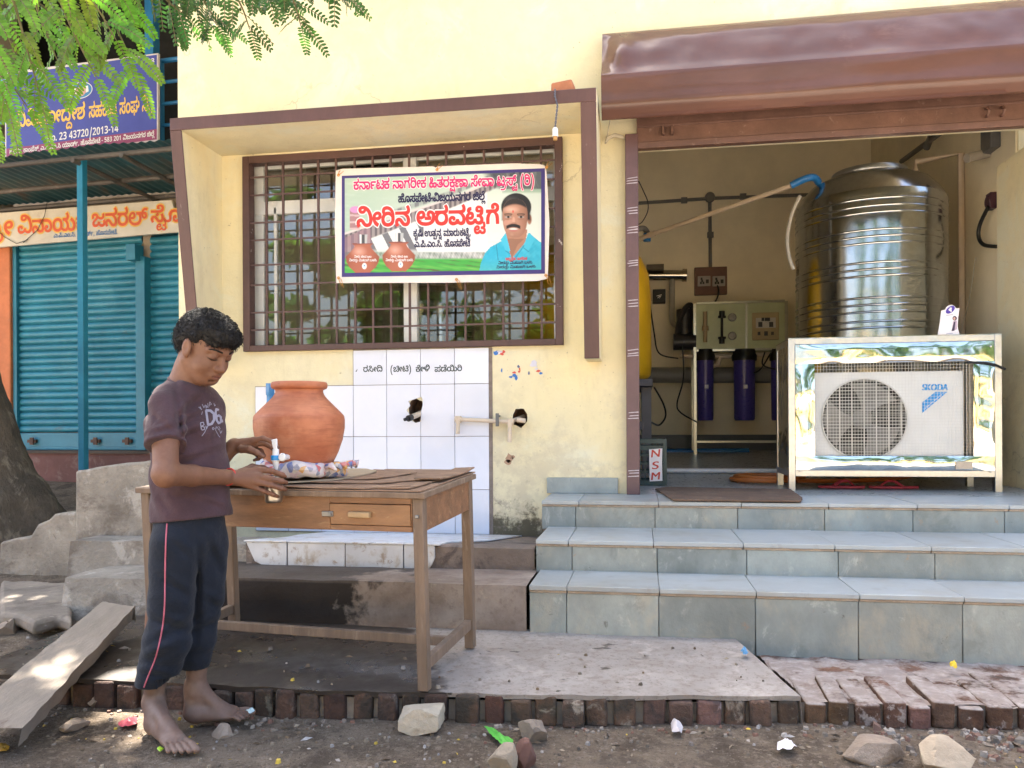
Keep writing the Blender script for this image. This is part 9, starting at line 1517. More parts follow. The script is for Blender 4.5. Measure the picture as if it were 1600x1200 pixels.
# skin colours: lips, darker mouth line and lids, lashes, paler soles, dust on the feet
def to_head(V): D = V - HC; return D @ hf, D @ hs, D @ hu
f, s_, u = to_head(V)
base = np.array([.185,.088,.053]); C = np.tile(base,(len(V),1)); nz = np.array([mnoise.noise(Vector(p) * 14) for p in V])[:, None]; C *= 1 + .13 * nz
def mixc(C, m, c): m = np.clip(m,0,1)[:, None]; return C * (1 - m) + np.array(c) * m
inhead = (np.abs(f) < .13) & (np.abs(s_) < .1) & (np.abs(u) < .13)
C = mixc(C, inhead * (f > .07) * np.clip(1.2 - np.hypot(s_ / .020,(u + .0708) / .0105),0,1) * 1.3,(.20,.080,.060))
C = mixc(C, inhead * (f > .07) * (np.abs(u + .0706) < .0016) * (np.abs(s_) < .021) * .8,(.06,.02,.015))
for q in (-1,1):
    e = inhead * (f > .06) * np.clip(1.3 - np.hypot((s_ - q * .0325) / .0165,(u + .0125 - 8 * (s_ - q * .0325) ** 2) / .0034),0,1) * 2.2; C = mixc(C, e,(.012,.007,.006))
    C = mixc(C, inhead * (f > .05) * np.clip(1.25 - np.hypot((s_ - q * .033) / .022,(u + .001) / .011),0,1) * .5,(.105,.045,.028))
leg = np.clip((.42 - V[:,2]) / .2,0,1); C = mixc(C, leg * .75,(.165,.112,.090)); C = mixc(C, leg * np.clip(nz[:,0] * 1.6,0,1) * .6,(.24,.18,.145)); C = mixc(C, leg * np.clip((.035 - V[:,2]) / .02,0,1) * .55,(.30,.185,.13))
hand = np.clip(((V - A3(_F) * 0) @ vr - (RW @ vr)) / .03,0,1) * (V[:,2] < 1.15) * (V[:,2] > .7); C = mixc(C, hand * .2,(.15,.062,.04))
sk_b = NB('skin'); n_ = sk_b.noise(70,5,.6); sk_b.fin(sk_b.mix(sk_b.ramp(n_,.35,.7,0,.22), sk_b.attr(),(.08,.035,.022)),.54,0, sk_b.bump(sk_b.noise(260,3,.6),.12,.002),.35)
sk_b.b.inputs['Subsurface Weight'].default_value = .12; sk_b.b.inputs['Subsurface Radius'].default_value = (.012,.005,.003); sk_b.b.inputs['Subsurface Scale'].default_value = 1.
body = mesh_from('body', V, Q, sk_b.mat, boy, C); body_V, body_Q = V, Q
# nails
nl = MB()
# ---- hair
Hh = Field(HC - .17, HC + .17,.004)
Hh.ell(hd_(-.017,0,.034),(.102,.082,.091),(hf, hs, hu),.01); Hh.ell(hd_(.040,0,.078),(.062,.064,.040),(hf, hs, hu),.03); Hh.ell(hd_(-.055,0,.005),(.060,.074,.068),(hf, hs, hu),.03)
Hh.ell(hd_(.082,0,.064),(.026,.056,.022),(hf, hs, hu),.02)
Hh.ell(hd_(.125,0,-.035),(.075,.088,.088),(hf, hs, hu),.012, 'sub')
for q in (-1,1):
    Hh.ell(hd_(.064, q * .07,-.028),(.060,.03,.066),(hf, hs, hu),.012, 'sub'); Hh.ell(hd_(-.002, q * .090,-.016),(.026,.032,.040),(hf, hs, hu),.008, 'sub'); Hh.ell(hd_(.0, q * .07,-.09),(.09,.05,.055),(hf, hs, hu),.01, 'sub')
Hh.ell(hd_(-.03,0,-.125),(.13,.12,.062),(hf, hs, hu),.02, 'sub')
X, Y, Z = Hh.coords(); r_ = np.random.default_rng(5); nzf = np.zeros(Hh.n)
for k in range(16):
    w_ = r_.normal(size=3); w_ *= (130 + 90 * r_.random()) / np.linalg.norm(w_); nzf = nzf + np.sin(X * w_[0] + Y * w_[1] + Z * w_[2] + r_.uniform(0,6.28))
Hh.F = (Hh.F - .0007 * nzf).astype(np.float32)
V, Q = Hh.skin(); m_hair = M('black_hair',(.010,.0085,.0085),.6,.3,30,.5,150,.004, spec=.3)
hair = mesh_from('hair', V, Q, m_hair, boy)
# short curls standing off the crown
hb = MB(); hr = random.Random(3); HV = V; hc_ = HC
for i in range(4200):
    p = HV[hr.randrange(len(HV))]; d = p - HC; d /= np.linalg.norm(d); q = hs * hr.gauss(0,1) + hf * hr.gauss(0,1) + hu * hr.gauss(0,1); q -= d * (q @ d); q /= np.linalg.norm(q)
    f_, s2, u2 = (p - HC) @ hf,(p - HC) @ hs,(p - HC) @ hu
    L_ = hr.uniform(.005,.0115); hb.tube([p - d * .003, p + d * L_ * .45 + q * L_ * .25, p + d * L_ * .6 + q * L_ * .75, p + d * L_ * .35 + q * L_ * 1.1], [.0011,.0011,.0009,.0004],3, cap=False)
hb.build('curl', m_hair, hair, sharp=180, fixn=False)
eb = MB()
from mathutils.bvhtree import BVHTree
bvh_b = BVHTree.FromPolygons([tuple(p) for p in body_V], [tuple(q) for q in body_Q])
def on_face(s_, u): o = Vector(hd_(.2, s_, u)); h_ = bvh_b.ray_cast(o, Vector(-hf)); return A3(h_[0]) if h_[0] else hd_(.09, s_, u)
for q in (-1,1):
    for i in range(170):
        t = hr.random(); a = on_face(q * (.013 + .038 * t),.0205 + .0035 * math.sin(t * 2.6) + hr.uniform(-.0030,.0030) * (1 - .6 * t)); dd = hs * q * .95 + hu * (.22 - .5 * t) - hf * .5 * t; eb.tube([a - hf * .0004, a + dd * .004 + hf * .0006, a + dd * .009 - hf * .0002], [.0009,.0008,.0003],3, cap=False)
eb.build('eyebrow', m_hair, boy, sharp=180, fixn=False)

# ---- T-shirt
T_ = Field(HIP - np.array([.30,.32,.14]), HIP + np.array([.30,.34,.58]),.0045)
ch = pd(292,668,2.835); bl = pd(298,742,2.86); hm = pd(301,806,2.86)
T_.sect(pd(291,626,2.825), ch,(.074,.128),(.104,.146), bf, bs,.02); T_.sect(ch, bl,(.104,.142),(.116,.134), bf, bs,.02); T_.sect(bl, hm - UPv * .06,(.116,.134),(.132,.150), bf, bs,.02)
for sh_p, e_p, side in ((RS, RE,1),(LS, LE,-1)):
    T_.cap(NB_ - UPv * .022, sh_p,.058,.051,.03); cuff = sh_p + (e_p - sh_p) * .585; T_.cone(sh_p, cuff,.053,.066,.014)
T_.cap(NB_ + UPv * .004 - bf * .01, NB_ - UPv * .05,.060,.075,.02)
# folds
X, Y, Z = T_.coords(); r_ = np.random.default_rng(9); fo = np.zeros(T_.n)
Fq = (X - HIP[0]) * bf[0] + (Y - HIP[1]) * bf[1] + (Z - HIP[2]) * bf[2]; Sq = (X - HIP[0]) * bs[0] + (Y - HIP[1]) * bs[1]
zz = Z - HIP[2]
for k in range(7):
    ph, f1 = r_.uniform(0,6.28), r_.uniform(22,58); sl_k = r_.uniform(-.9,.9); fo = fo + np.sin((zz + Fq * sl_k + Sq * r_.uniform(-.5,.5)) * f1 + ph + 1.6 * np.sin(Fq * 14 + k)) * np.clip(np.sin(zz * r_.uniform(5,9) + Fq * 9 + k) + .1,0,1)
ap_ = RS - UPv * .07; rad = np.sqrt((X - ap_[0]) ** 2 + (Y - ap_[1]) ** 2 + (Z - ap_[2]) ** 2); ang = np.arctan2(Z - ap_[2],(X - ap_[0]) * vr[0] + (Y - ap_[1]) * vr[1]); fo = fo + .6 * np.sin(ang * 7 + 1) * np.clip(1 - np.abs(rad - .09) / .10,0,1)
T_.F = (T_.F - .0022 * fo).astype(np.float32)
def crease(Fd, segs):
    """pressed-in cloth folds along lines across the body, with a raised lip on their upper side"""
    X, Y, Z = Fd.coords(); xr = (X - EYE.x) * vr[0] + (Y - EYE.y) * vr[1]; dd = (X - EYE.x) * _F.x + (Y - EYE.y) * _F.y; px = PX + FPX * xr / dd; py = PY0 - FPX * (Z - EYE.z) / dd
    out = 0
    for (x0, y0),(x1, y1), amp, w in segs:
        amp *= 1.6; w *= 1.35
        dx, dy = x1 - x0, y1 - y0; L2 = dx * dx + dy * dy; t = np.clip(((px - x0) * dx + (py - y0) * dy) / L2,0,1); n = ((px - x0) * dy - (py - y0) * dx) / math.sqrt(L2); ex_ = np.hypot(px - x0 - t * dx, py - y0 - t * dy)
        fade = np.clip(1.25 - (ex_ / (w * 3.2)) ** 2,0,1) * (.35 + .65 * np.sin(np.clip(t,.02,.98) * math.pi)); out = out + amp * fade * (np.exp(-(n / w) ** 2) - .75 * np.exp(-((n - 1.9 * w) / (w * 1.3)) ** 2))
    Fd.F = (Fd.F + out).astype(np.float32)
crease(T_, [((276,612),(283,690),.007,3.5),((279,652),(318,612),.006,4),((281,664),(322,640),.005,4),((283,682),(316,668),.0045,4),((284,722),(338,704),.005,4.5),((282,742),(330,738),.0035,4),((292,770),(350,752),.005,5),((262,764),(312,782),.004,5),((246,770),(268,800),.0045,4),((330,690),(352,660),.003,4),((232,640),(262,668),.004,4),((236,676),(274,664),.004,3.5),((268,590),(292,612),.004,3.5),((318,780),(352,796),.0035,4)])
# cut neck hole, cuffs and hem
T_.cap(NB_ + UPv * .075 + bf * .02, NB_ + UPv * .014 + bf * .006,.062,.0585,.004, 'sub')
T_.plane(hm - UPv * .010 + bf * 0, -UPv + bf * .10)
V, Q = T_.skin(); V = relax(V, Q,1)
def cloth(name, c, rough=.85):
    b = NB(name); n1 = b.noise(7,6,.6); n2 = b.noise(190,3,.6); col = b.mix(b.ramp(n1,.35,.7), dk(c,.8), dk(c,1.12)); col = b.mix(b.ramp(n2,.4,.7,0,.3), col, dk(c,.6))
    m = b.fin(col, rough,0, b.bump(n2,.35,.002, b.bump(b.noise(19,4,.6,(1,1,1.6)),.5,.012)),.2); b.b.inputs['Sheen Weight'].default_value = .1; return m
shirt = mesh_from('tshirt', V, Q, cloth('brown_jersey',(.068,.038,.046)), boy)
# print on the chest, laid on the cloth
bvh = BVHTree.FromPolygons([tuple(p) for p in V], [tuple(q) for q in Q])
def fTS(zx, zy, l):
    x, y = 290 + zx / 13.33,600 + zy / 13.33; o = EYE; d = ray(x, y); h_ = bvh.ray_cast(o, d.normalized())
    return (h_[0] - d.normalized() * (.0015 + .0006 * l)) if h_[0] else PD(x, y,2.72)
pr_ = MB()
def stroke(P, w):
    P = [Vector((*p,0)) for p in P]; Pd = []
    for a, b_ in zip(P, P[1:]):
        for i in range(4): Pd.append(a.lerp(b_, i / 4))
    Pd.append(P[-1]); L_, R_ = [], []
    for i, p in enumerate(Pd):
        d = (Pd[min(i + 1, len(Pd) - 1)] - Pd[max(i - 1,0)]).normalized(); L_.append((p.x - d.y * w / 2, p.y + d.x * w / 2)); R_.append((p.x + d.y * w / 2, p.y - d.x * w / 2))
    n = len(Pd); pr_.add([fTS(*q,1) for q in L_] + [fTS(*q,1) for q in R_], [(i, i + 1, n + i + 1, n + i) for i in range(n - 1)])
for P, w_ in (([(425,545),(470,860)],46),([(415,548),(520,555),(590,620),(595,740),(545,830),(470,850)],52),([(690,545),(640,520),(625,600),(650,760),(690,820),(735,790),(735,690),(690,650),(650,680)],44),
              ([(755,740),(770,800)],30),([(270,480),(330,525)],12),([(300,470),(335,540)],14),([(345,420),(385,500)],12),([(385,490),(410,430),(430,510)],11),([(440,500),(430,440),(470,500),(460,400)],11),([(490,470),(500,370),(540,420),(505,440)],11),([(590,400),(605,460),(625,430)],12),([(350,570),(335,640)],11),
              ([(310,810),(330,950)],20),([(305,810),(370,795),(385,850),(330,880)],18),([(330,880),(400,900),(390,950),(335,960)],18),([(420,870),(440,930),(470,860)],15),([(455,880),(400,1000),(340,1085)],14),([(555,920),(570,955),(600,930),(575,905),(555,920)],12),([(640,880),(625,960),(690,1080),(720,1110)],13),([(620,920),(655,910)],11),([(660,890),(690,960),(720,930),(690,880)],13),([(710,960),(730,1030),(760,970)],13)):
    stroke(P, w_)
pr_.build('print', flat('pale_violet_print',(.27,.26,.33),.8), shirt, smooth=False, fixn=False)
cf = MB()
co_ = MB(); cn = NB_ + UPv * .016 + bf * .008; ca = (bf * .97 - UPv * .28); ca /= np.linalg.norm(ca); co_.tube([cn + (ca * math.cos(a) * 1.02 + bs * math.sin(a) * 1.04) * .0585 - UPv * .004 * math.cos(a) for a in np.linspace(0,6.2832,41)],.0062,8, cap=False); co_.build('collar', bpy.data.materials['brown_jersey'], shirt, sharp=180)
# ---- trousers
P_ = Field(HIP - np.array([.30,.34,.78]), HIP + np.array([.32,.34,.09]),.0048)
P_.sect(HIP + UPv * .045, HIP - UPv * .05,(.104,.128),(.106,.130), bf, bs,.02)
rl = [pd(276,850,2.78), pd(271,930,2.78), pd(262,1000,2.79), pd(250,1040,2.81), pd(243,1064,2.82)]; ll_ = [pd(320,850,2.89), pd(319,930,2.89), pd(312,995,2.89), pd(306,1022,2.895), pd(303,1038,2.90)]
P_.chain(rl, [.088,.079,.078,.070,.064],.02); P_.chain(ll_, [.082,.069,.057,.052,.051],.02)
X, Y, Z = P_.coords(); fo = np.zeros(P_.n); zz = Z - HIP[2]; Xr = (X - HIP[0]) * vr[0] + (Y - HIP[1]) * vr[1]; r_ = np.random.default_rng(12)
for k in range(8): fo = fo + np.sin((zz * r_.uniform(.4,1) + Xr * r_.uniform(-1.2,1.2)) * r_.uniform(18,52) + r_.uniform(0,6.28) + 1.5 * np.sin(Xr * 17 + k)) * np.clip(np.sin(zz * r_.uniform(5,11) + k * 2) + .15,0,1)
P_.F = (P_.F - .0016 * fo).astype(np.float32)
crease(P_, [((308,832),(304,985),.008,5),((250,900),(300,935),.005,5),((232,965),(296,985),.006,5),((240,1000),(300,968),.005,5),((228,1030),(280,1010),.005,5),((222,1050),(266,1058),.004,4),((310,930),(346,950),.005,5),((300,985),(338,968),.005,4),((322,838),(346,900),.005,5),((262,840),(296,870),.004,5)])
P_.plane(A3((0,0, rl[-1][2] - .012)) + rl[-1] * np.array([1,1,0]), -UPv)
X, Y, Z = P_.coords(); Xr = (X - ll_[-1][0]) * vr[0] + (Y - ll_[-1][1]) * vr[1]
P_.F = np.where(Xr > -.072, np.maximum(P_.F,(ll_[-1][2] - .010) - Z), P_.F).astype(np.float32)
V, Q = P_.skin(); V = relax(V, Q,1)
trs = mesh_from('trousers', V, Q, cloth('navy_cloth',(.0125,.0165,.027)), boy)
bv2 = BVHTree.FromPolygons([tuple(p) for p in V], [tuple(q) for q in Q]); pp_ = []
for x, y in smooth_path([(261,818,0),(259,850,0),(258,900,0),(257,950,0),(253,985,0),(244,1025,0),(231,1058,0),(225,1076,0)],8) and [(p.x, p.y) for p in smooth_path([(261,818,0),(259,850,0),(258,900,0),(257,950,0),(253,985,0),(244,1025,0),(231,1058,0),(225,1074,0)],8)]:
    d = ray(x, y).normalized(); h_ = bv2.ray_cast(EYE, d)
    if h_[0]: pp_.append(h_[0] - d * .001)
pb_ = MB(); pb_.tube(pp_,.0026,6); pb_.build('piping', flat('pink_piping',(.5,.12,.17),.7), trs, sharp=180)
# wrist thread and the steel cup
wb = MB(); ax = (RW - RE) / np.linalg.norm(RW - RE); c_ = pd(357.5,745,2.855); e1 = np.cross(ax, UPv); e1 /= np.linalg.norm(e1); e2 = np.cross(e1, ax)
wb.tube([c_ + (e1 * math.cos(a) + e2 * math.sin(a)) * .0292 + ax * .003 * math.sin(a) for a in np.linspace(0,6.2832,33)],.0030,6, cap=False); wb.build('wrist_thread', flat('red_thread',(.6,.035,.03),.7), boy)
cu = MB(); cc = PD(428,785,2.957); cu.lathe([(0,0),(.028,0),(.0315,.004),(.0325,.012),(.0335,.090),(.035,.094),(.0335,.095),(.032,.092),(.031,.012),(0,.008)], cc,36)
cu.build('steel_cup', steel('cup_steel',(.42,.38,.33),.32,.05,20), label='small steel cup held under the tap in the right hand', cat='cup', sharp=50)
wt = MB(); wt.tube([TP + Vector((0,0,-.042)), Vector((TP.x, TP.y, cc.z + .03))],.0024,8); wt.build('water_stream', glass('water',(.95,.97,1)), label='thin stream of water falling from the tap into the cup', cat='water')
# ------------------------------------------------------------------ leaves
def leaf_mat(name, c, tr):
    b = NB(name); n = b.noise(9,4,.6); col = b.mix(b.ramp(n,.35,.7), dk(c,.6), dk(c,1.25)); col = b.mix(1., col, b.attr(), 'MULTIPLY')
    b.fin(col,.45,0, None,.4)
    t = b.n('ShaderNodeBsdfTranslucent'); t.inputs[0].default_value = (*tr,1); tc = b.mix(1., tr, b.attr(), 'MULTIPLY'); b.l(tc, t.inputs[0])
    mx = b.n('ShaderNodeMixShader'); mx.inputs[0].default_value = .42; b.l(b.b.outputs[0], mx.inputs[1]); b.l(t.outputs[0], mx.inputs[2]); b.l(mx.outputs[0], b.out.inputs[0]); return b.mat
m_leaf = leaf_mat('pinnate_leaf',(.055,.14,.028),(.13,.30,.03))
m_bark = M('rough_bark',(.125,.095,.068),.95,.45,4,1.,22,.035, sc=(1.6,1.6,.5), stains=[((.26,.21,.155),5,.52,.66,.8),((.045,.035,.026),7,.56,.7,.8)])
tree = thing('street_tree', 'leaning tree with a flared dark trunk beside the blue shop and feathery leaves overhead', 'tree',(-4.85,5.3,.3))
q = MB()
path = [((-4.72,5.25,.12),.62),((-4.76,5.25,.36),.50),((-4.86,5.25,.62),.40),((-4.98,5.25,1.0),.345),((-5.1,5.25,1.45),.315),((-5.25,5.22,2.2),.28),((-5.3,5.15,3.2),.25),((-5.1,5.0,4.2),.2)]
pp_ = smooth_path([p for p, r_ in path],8); rr_ = np.interp(np.linspace(0,7, len(pp_)), range(8), [r_ for p, r_ in path])
q.tube(pp_, list(rr_),28)
for i_, p in enumerate(q.v):
    v = Vector(p); a = math.atan2(v.y - 5.25, v.x + 4.8); k = max(0,1 - v.z / .8)
    q.v[i_] = tuple(v + Vector((math.cos(a), math.sin(a),0)) * (.09 * k * math.sin(a * 5 + 1) + .035 * mnoise.noise(v * 4) + .02 * mnoise.noise(v * 11)))
q.build('trunk', m_bark, tree, sharp=180)
q = MB()
def limb(P, r0, r1): pp = smooth_path(P,6); q.tube(pp, list(np.linspace(r0, r1, len(pp))),9)
limb([(-5.2,5.05,3.9),(-4.4,4.6,4.9),(-3.4,3.9,5.4),(-2.4,3.0,5.1),(-1.4,2.2,4.1),(-.9,1.9,3.2)],.15,.03)
limb([(-5.1,5.0,4.1),(-5.6,5.6,5.2),(-5.9,6.0,6.2)],.14,.04); limb([(-5.2,5.0,4.0),(-5.9,4.2,5.0),(-6.3,3.4,5.8)],.12,.03); limb([(-3.4,3.9,5.4),(-3.0,3.2,5.8),(-2.2,2.0,5.6)],.07,.02); limb([(-4.4,4.6,4.9),(-3.9,3.2,5.0),(-2.8,2.2,4.0),(-2.0,1.8,3.1)],.08,.02)
q.build('branch', m_bark, tree, sharp=180)

# feathery leaves near the camera
lf = MB(); tw = MB(); lrng = random.Random(11)
LEAF = [(0,0),(.12,.30),(.42,.5),(.8,.42),(1,.08),(1,-.08),(.8,-.42),(.42,-.5),(.12,-.30)]
def leaflet(o, d, side, nrm, L_, wd, c):
    lf.add([o + d * (x * L_) + side * (y * wd) + nrm * (abs(y) * wd * .18) for x, y in LEAF], [tuple(range(9))],0, c)
def frond(o, d, nrm, L_, n, ll, c):
    d = d.normalized(); pts = []; p = o.copy()
    for i in range(n + 1):
        pts.append(p.copy()); p += d * (L_ / n); d = (d + Vector((0,0,-.035 * (1 + i / n)))).normalized()
    tw.tube(pts[::2] + [pts[-1]], [.0011] * len(pts[::2] + [pts[-1]]),4)
    for i in range(1, n + 1):
        dd = (pts[i] - pts[i - 1]).normalized(); s_ = dd.cross(nrm).normalized(); nn = s_.cross(dd)
        k = math.sin(math.pi * (.12 + .8 * i / n)) ** .5
        for sg in (-1,1):
            ld = (s_ * sg * .92 + dd * .38 + nn * lrng.uniform(-.25,.1)).normalized(); t = lrng.uniform(.75,1.25)
            leaflet(pts[i], ld, dd, nn, ll * k * lrng.uniform(.9,1.08), ll * .42,(c[0] * t, c[1] * t, c[2] * t))
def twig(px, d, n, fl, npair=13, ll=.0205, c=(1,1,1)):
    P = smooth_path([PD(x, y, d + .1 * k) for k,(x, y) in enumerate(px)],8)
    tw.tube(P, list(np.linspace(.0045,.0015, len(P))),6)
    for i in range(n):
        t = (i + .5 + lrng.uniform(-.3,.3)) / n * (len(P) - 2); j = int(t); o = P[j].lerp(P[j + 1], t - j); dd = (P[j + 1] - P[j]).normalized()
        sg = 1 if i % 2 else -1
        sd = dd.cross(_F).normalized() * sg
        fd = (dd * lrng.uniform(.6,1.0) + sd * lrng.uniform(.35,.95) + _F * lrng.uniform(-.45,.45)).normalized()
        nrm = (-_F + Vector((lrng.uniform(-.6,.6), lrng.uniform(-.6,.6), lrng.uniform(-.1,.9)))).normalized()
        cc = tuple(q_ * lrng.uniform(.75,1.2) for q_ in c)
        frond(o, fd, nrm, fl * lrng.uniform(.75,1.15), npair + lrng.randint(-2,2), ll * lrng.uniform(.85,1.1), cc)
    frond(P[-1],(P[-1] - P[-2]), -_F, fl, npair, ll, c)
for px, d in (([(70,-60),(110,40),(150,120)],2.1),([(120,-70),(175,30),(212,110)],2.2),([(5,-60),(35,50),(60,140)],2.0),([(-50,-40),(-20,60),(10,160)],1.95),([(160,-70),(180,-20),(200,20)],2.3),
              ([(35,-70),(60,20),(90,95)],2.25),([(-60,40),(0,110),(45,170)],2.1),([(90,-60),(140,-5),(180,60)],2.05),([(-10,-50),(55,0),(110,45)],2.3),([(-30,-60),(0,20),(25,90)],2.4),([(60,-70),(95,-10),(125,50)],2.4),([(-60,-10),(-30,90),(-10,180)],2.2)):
    twig(px, d,7,.135,14,.0215,(1.7,1.55,.9))  # brighter tint paints these sprays as sunlit
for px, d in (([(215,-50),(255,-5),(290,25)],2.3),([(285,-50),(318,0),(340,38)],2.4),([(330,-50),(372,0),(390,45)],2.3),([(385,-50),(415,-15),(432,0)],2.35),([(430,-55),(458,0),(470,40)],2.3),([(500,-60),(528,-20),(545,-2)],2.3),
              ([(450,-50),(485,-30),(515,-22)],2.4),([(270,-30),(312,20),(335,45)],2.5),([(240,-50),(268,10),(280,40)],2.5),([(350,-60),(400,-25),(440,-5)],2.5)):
    twig(px, d,10,.105,10,.0205,(.62,.74,1.0))  # same leaf, darker bluish tint paints these sprays as backlit and shaded
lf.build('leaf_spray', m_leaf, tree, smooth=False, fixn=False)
tw.build('twig', M('green_twig',(.16,.14,.06),.7,.2,9,.1), tree, sharp=180)
# crown out of view, added for shade; gaps cut along sun rays for light patches
GAPS = [(Vector((-1.92,2.80,0)),.15),(Vector((-2.12,2.64,0)),.06),(Vector((-1.72,2.62,0)),.10),(Vector((-2.45,2.5,0)),.12),(Vector((-1.45,2.72,1.5)),.07)]
def in_gap(p):
    for o, r in GAPS:
        v = p - o; t = v.dot(SUNV)
        if t > 0 and (v - SUNV * t).length < r: return True
    return False
def crown(mb, c, r, n, seed, c0=(1,1,1), size=(.16,.07), keep=None):
    rn = np.random.default_rng(seed); cl = [(Vector(c) + Vector([rn.normal() * r[k] * .55 for k in range(3)]), rn.uniform(.28,.6)) for _ in range(max(12, n // 130))]
    for i in range(n):
        cc, cr_ = cl[rn.integers(len(cl))]; v = Vector(rn.normal(size=3)).normalized() * cr_ * rn.uniform(.4,1.1); p = cc + Vector((v.x, v.y, v.z * .6))
        if keep and not keep(p): continue
        if in_gap(p): continue
        a = Vector(rn.normal(size=3)).normalized(); nn = (Vector(rn.normal(size=3)) * .7 + Vector((0,0,1))).normalized(); a = (a - nn * a.dot(nn)).normalized(); b_ = nn.cross(a); L_, wd = size[0] * rn.uniform(.6,1.3), size[1] * rn.uniform(.7,1.3); t = rn.uniform(.6,1.3)
        mb.add([p - a * L_ / 2, p + b_ * wd / 2 - a * L_ * .1, p + a * L_ / 2, p - b_ * wd / 2 - a * L_ * .1], [(0,1,2,3)],0,(c0[0] * t, c0[1] * t, c0[2] * t))
def out_of_view(p):
    v = p - EYE; d = v.dot(_F)
    if d < .3: return True
    x = PX + FPX * v.dot(_R) / d; y = PY0 - FPX * v.dot(_U) / d
    return y < -40 or x < -60 or x > 1660
cr_ = MB(); crown(cr_,(-4.5,5.0,5.6),(1.9,1.8,1.0),11500,3, size=(.2,.1), keep=lambda p: out_of_view(p)); crown(cr_,(-2.6,2.9,5.4),(1.2,1.0,.6),3200,5, keep=lambda p: out_of_view(p)); crown(cr_,(-1.0,2.6,4.6),(.8,.7,.5),1700,6, keep=lambda p: out_of_view(p))
cr_.build('crown', m_leaf, tree, smooth=False, fixn=False)

# ------------------------------------------------------------------ the far side of the street, seen only in reflections
for k,(x, y, h_, s_) in enumerate(((-7,-10,9.5,21),(-1.0,-12,10.5,22),(5.5,-10,9.5,23),(11.5,-12,10.0,24))):
    t_ = thing('roadside_tree',('bushy tree across the street, far left', 'tallest bushy tree straight across the street', 'bushy tree across the street, right of the tallest', 'bushy tree across the street, far right')[k], 'tree',(x, y,0), 'trees across the street')
    q = MB(); q.tube(smooth_path([(x, y,-.1),(x + .1, y,1.5),(x - .1, y + .1,3),(x + .2, y, h_ * .65)],5), [.3,.28,.27,.26,.25,.24,.23,.22,.21,.2,.19,.18,.17,.16,.15,.12],12); q.build('trunk', m_bark, t_, sharp=180)
    q = MB(); crown(q,(x, y, h_ * .5),(3.0,1.5, h_ * .36),5000, s_, c0=(.75,.8,.75), size=(.6,.34)); q.build('crown', m_leaf, t_, smooth=False, fixn=False)
q = MB(); q.box((-24,-17.3,0),(24,-17.0,2.6)).box((-24,-17.35,2.6),(24,-16.95,2.7)); q.build('compound_wall', M('ochre_wall',(.62,.45,.2),.85,.2,1.5,.2), label='long ochre compound wall across the street', cat='wall')

# ------------------------------------------------------------------ litter
q = MB(); lr = random.Random(4)
PAL = [(.42,.37,.32),(.34,.27,.19),(.34,.27,.19),(.3,.25,.2),(.25,.2,.15),(.6,.42,.06),(.2,.16,.12),(.16,.10,.06),(.25,.21,.18),(.4,.37,.35),(.22,.15,.09),(.14,.11,.08)]
def ground_at(x, y):
    if y > kerb_y(x) + .03 and x < .5 and y < 3.65 and x > -3.2: return .108 + .028 * (y - kerb_y(x)) / .85
    return gz(x, y)
for i in range(2800):
    x, y = lr.uniform(-3.2,2.4), lr.uniform(2.3,3.5)
    on = y > kerb_y(x) - .02
    if on and (lr.random() > .10 or x > .5): continue
    if on and y < kerb_y(x) + .05: continue
    if not on and lr.random() > .45 + .55 * max(0,1 - abs(kerb_y(x) - .18 - y) / .25): continue
    z = ground_at(x, y); s_ = lr.uniform(.003,.010) * (1.5 if lr.random() < .12 else 1); c = lr.choice(PAL); t = lr.uniform(.6,1.1); c = (c[0] * t, c[1] * t, c[2] * t)
    a = lr.uniform(0,6.28); dx, dy = math.cos(a), math.sin(a)
    if lr.random() < .5:
        e_ = lr.uniform(1,2.2); q.add([(x + dx * s_ * e_, y + dy * s_ * e_, z + .003),(x - dy * s_ * .6, y + dx * s_ * .6, z + .004 + s_ * .5),(x - dx * s_ * e_, y - dy * s_ * e_, z + .003),(x + dy * s_ * .6, y - dx * s_ * .6, z + .002)], [(0,1,2,3)],0, c)
    else:
        P = [(x + s_ * lr.uniform(.6,1.1) * math.cos(k * 1.05 + a), y + s_ * lr.uniform(.6,1.1) * math.sin(k * 1.05 + a), z - .002) for k in range(6)]; P2 = [(x + (p[0] - x) * .7, y + (p[1] - y) * .7, z + s_ * lr.uniform(.6,.9)) for p in P]
        q.add(P + P2, [(k,(k + 1) % 6,6 + (k + 1) % 6,6 + k) for k in range(6)] + [tuple(range(6,12))],0, c)
for i in range(260):
    x = lr.uniform(-2.6,2.2); y = kerb_y(x) - abs(lr.gauss(0,.07)) - .01; z = gz(x, y); s_ = lr.uniform(.005,.015); c = lr.choice([(.24,.19,.15),(.15,.12,.09),(.32,.27,.22),(.2,.10,.07)]); a = lr.uniform(0,6.28)
    P = [(x + s_ * lr.uniform(.6,1.15) * math.cos(k * 1.05 + a), y + s_ * lr.uniform(.6,1.15) * math.sin(k * 1.05 + a), z - .006) for k in range(6)]; P2 = [(x + (p[0] - x) * lr.uniform(.5,.85), y + (p[1] - y) * .7, z + s_ * lr.uniform(.4,.8)) for p in P]
    q.add(P + P2, [(k,(k + 1) % 6,6 + (k + 1) % 6,6 + k) for k in range(6)] + [tuple(range(6,12))],0, c)
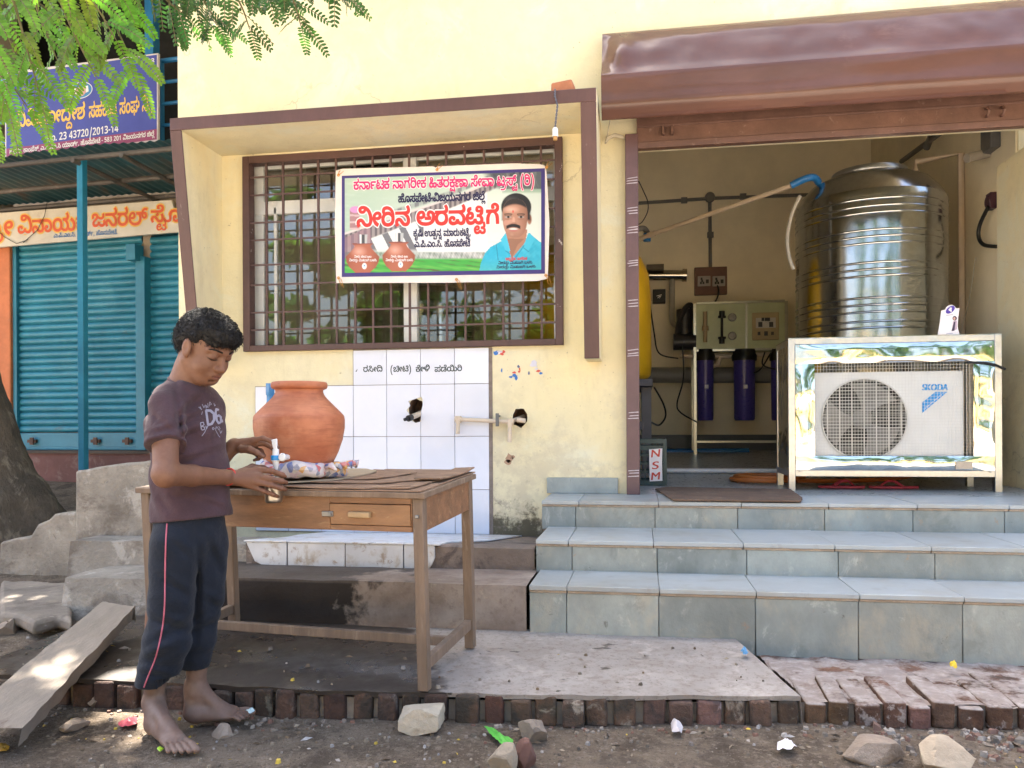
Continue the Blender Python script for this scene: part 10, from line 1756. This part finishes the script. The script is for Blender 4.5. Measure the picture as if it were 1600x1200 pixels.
for i in range(420):
    x = lr.uniform(.75,2.2); y = kerb_y(x) - .02 - abs(lr.gauss(0,.16)); z = gz(x, y); s_ = lr.uniform(.006,.02) * (1.8 if lr.random() < .12 else 1); t = lr.uniform(.6,1.2); c = lr.choice([(.27,.235,.2),(.18,.15,.125),(.36,.32,.28),(.2,.11,.08)]); c = (c[0] * t, c[1] * t, c[2] * t); a = lr.uniform(0,6.28); n_ = lr.randint(4,6)
    if x < 1.1 and lr.random() < .6: continue
    P = [(x + s_ * lr.uniform(.5,1.2) * math.cos(k * 6.283 / n_ + a), y + s_ * lr.uniform(.5,1.2) * math.sin(k * 6.283 / n_ + a), z - .006) for k in range(n_)]; P2 = [(x + (p[0] - x) * lr.uniform(.4,.9), y + (p[1] - y) * lr.uniform(.4,.9), z + s_ * lr.uniform(.3,.9)) for p in P]
    q.add(P + P2, [(k,(k + 1) % n_, n_ + (k + 1) % n_, n_ + k) for k in range(n_)] + [tuple(range(n_,2 * n_))],0, c)
def tinted(name, rough=.85):
    b = NB(name); n = b.noise(60,4,.6); return b.fin(b.mix(b.ramp(n,.35,.7,0,.35), b.attr(),(.1,.08,.06)), rough)
q.build('litter', tinted('mixed_litter'), kind='stuff', label='scattered gravel, dry leaves and paper bits on the dirt and pavement', smooth=False, fixn=False)
def scrap(name, label, cat, pts, z, m, amp=.012, n=6):
    P = [PZ(x, y, z) for x, y in pts]; c = sum(P, Vector()) / len(P); b = MB(); ring_ = []
    for p, p2 in zip(P, P[1:] + P[:1]):
        for i in range(n): ring_.append(p.lerp(p2, i / n))
    k = len(ring_); lev = [1,.72,.4,.02]
    vs = []
    for l in lev:
        for p in ring_: r_ = c.lerp(p, l); vs.append((r_.x, r_.y, max(z + .001, z + .004 + amp * (1 - l * .5) * (.5 + mnoise.noise(r_ * 55)) + (amp * .3 if l < 1 else 0))))
    b.add(vs, [(j * k + i, j * k + (i + 1) % k,(j + 1) * k + (i + 1) % k,(j + 1) * k + i) for j in range(3) for i in range(k)]); o = b.build(name, m, label=label, cat=cat, sharp=25, fixn=False); return o
scrap('green_strip', 'crumpled green plastic strip in the gutter right of the leg stone', 'litter', [(756,1138),(768,1140),(786,1152),(802,1160),(800,1170),(786,1168),(770,1153)],.012, flat('green_plastic',(.10,.42,.06)))
scrap('paper_scrap', 'folded white paper scrap on the dirt below the brick paving', 'litter', [(1215,1162),(1232,1159),(1246,1170),(1232,1176),(1214,1174)],.012, i_wht,.02)
scrap('foil_scrap', 'crumpled whitish wrapper below the brick kerb', 'litter', [(1048,1138),(1058,1134),(1068,1142),(1062,1150),(1050,1147)],.012, flat('whitish_wrap',(.55,.5,.5)),.03)
scrap('red_wrapper', 'crumpled red and pink wrapper left of the front foot', 'litter', [(184,1134),(200,1127),(215,1125),(213,1136),(200,1138),(186,1138)],.006, flat('red_wrap',(.55,.07,.09)),.02)
scrap('yellow_wrapper', 'small bright yellow wrapper on the brick paving', 'litter', [(1483,1042),(1492,1040),(1496,1046),(1486,1048)],.10, flat('yellow_wrap',(.75,.5,.02)),.03)
scrap('blue_wrapper', 'small blue and yellow wrapper at the foot of the steps', 'litter', [(1157,1022),(1164,1018),(1170,1023),(1163,1027)],.137, flat('blue_wrap',(.12,.3,.5)),.03)
scrap('green_leaf', 'small lime green leaf by the little toe of the front foot', 'litter', [(245,1172),(250,1168),(256,1172),(250,1177)],.006, flat('lime',(.36,.6,.03)),.006)
scrap('paper_scrap', 'tiny pale blue paper beside the big toe of the left foot', 'litter', [(384,1112),(393,1108),(398,1113),(390,1118)],.05, flat('pale_blue_paper',(.5,.66,.68)),.01)
scrap('dry_leaf', 'yellow brown dry leaf on the dirt near the plank end', 'litter', [(-4,1168),(8,1164),(16,1170),(10,1178),(-4,1178)],.006, flat('dry_yellow_leaf',(.5,.26,.03)),.012)
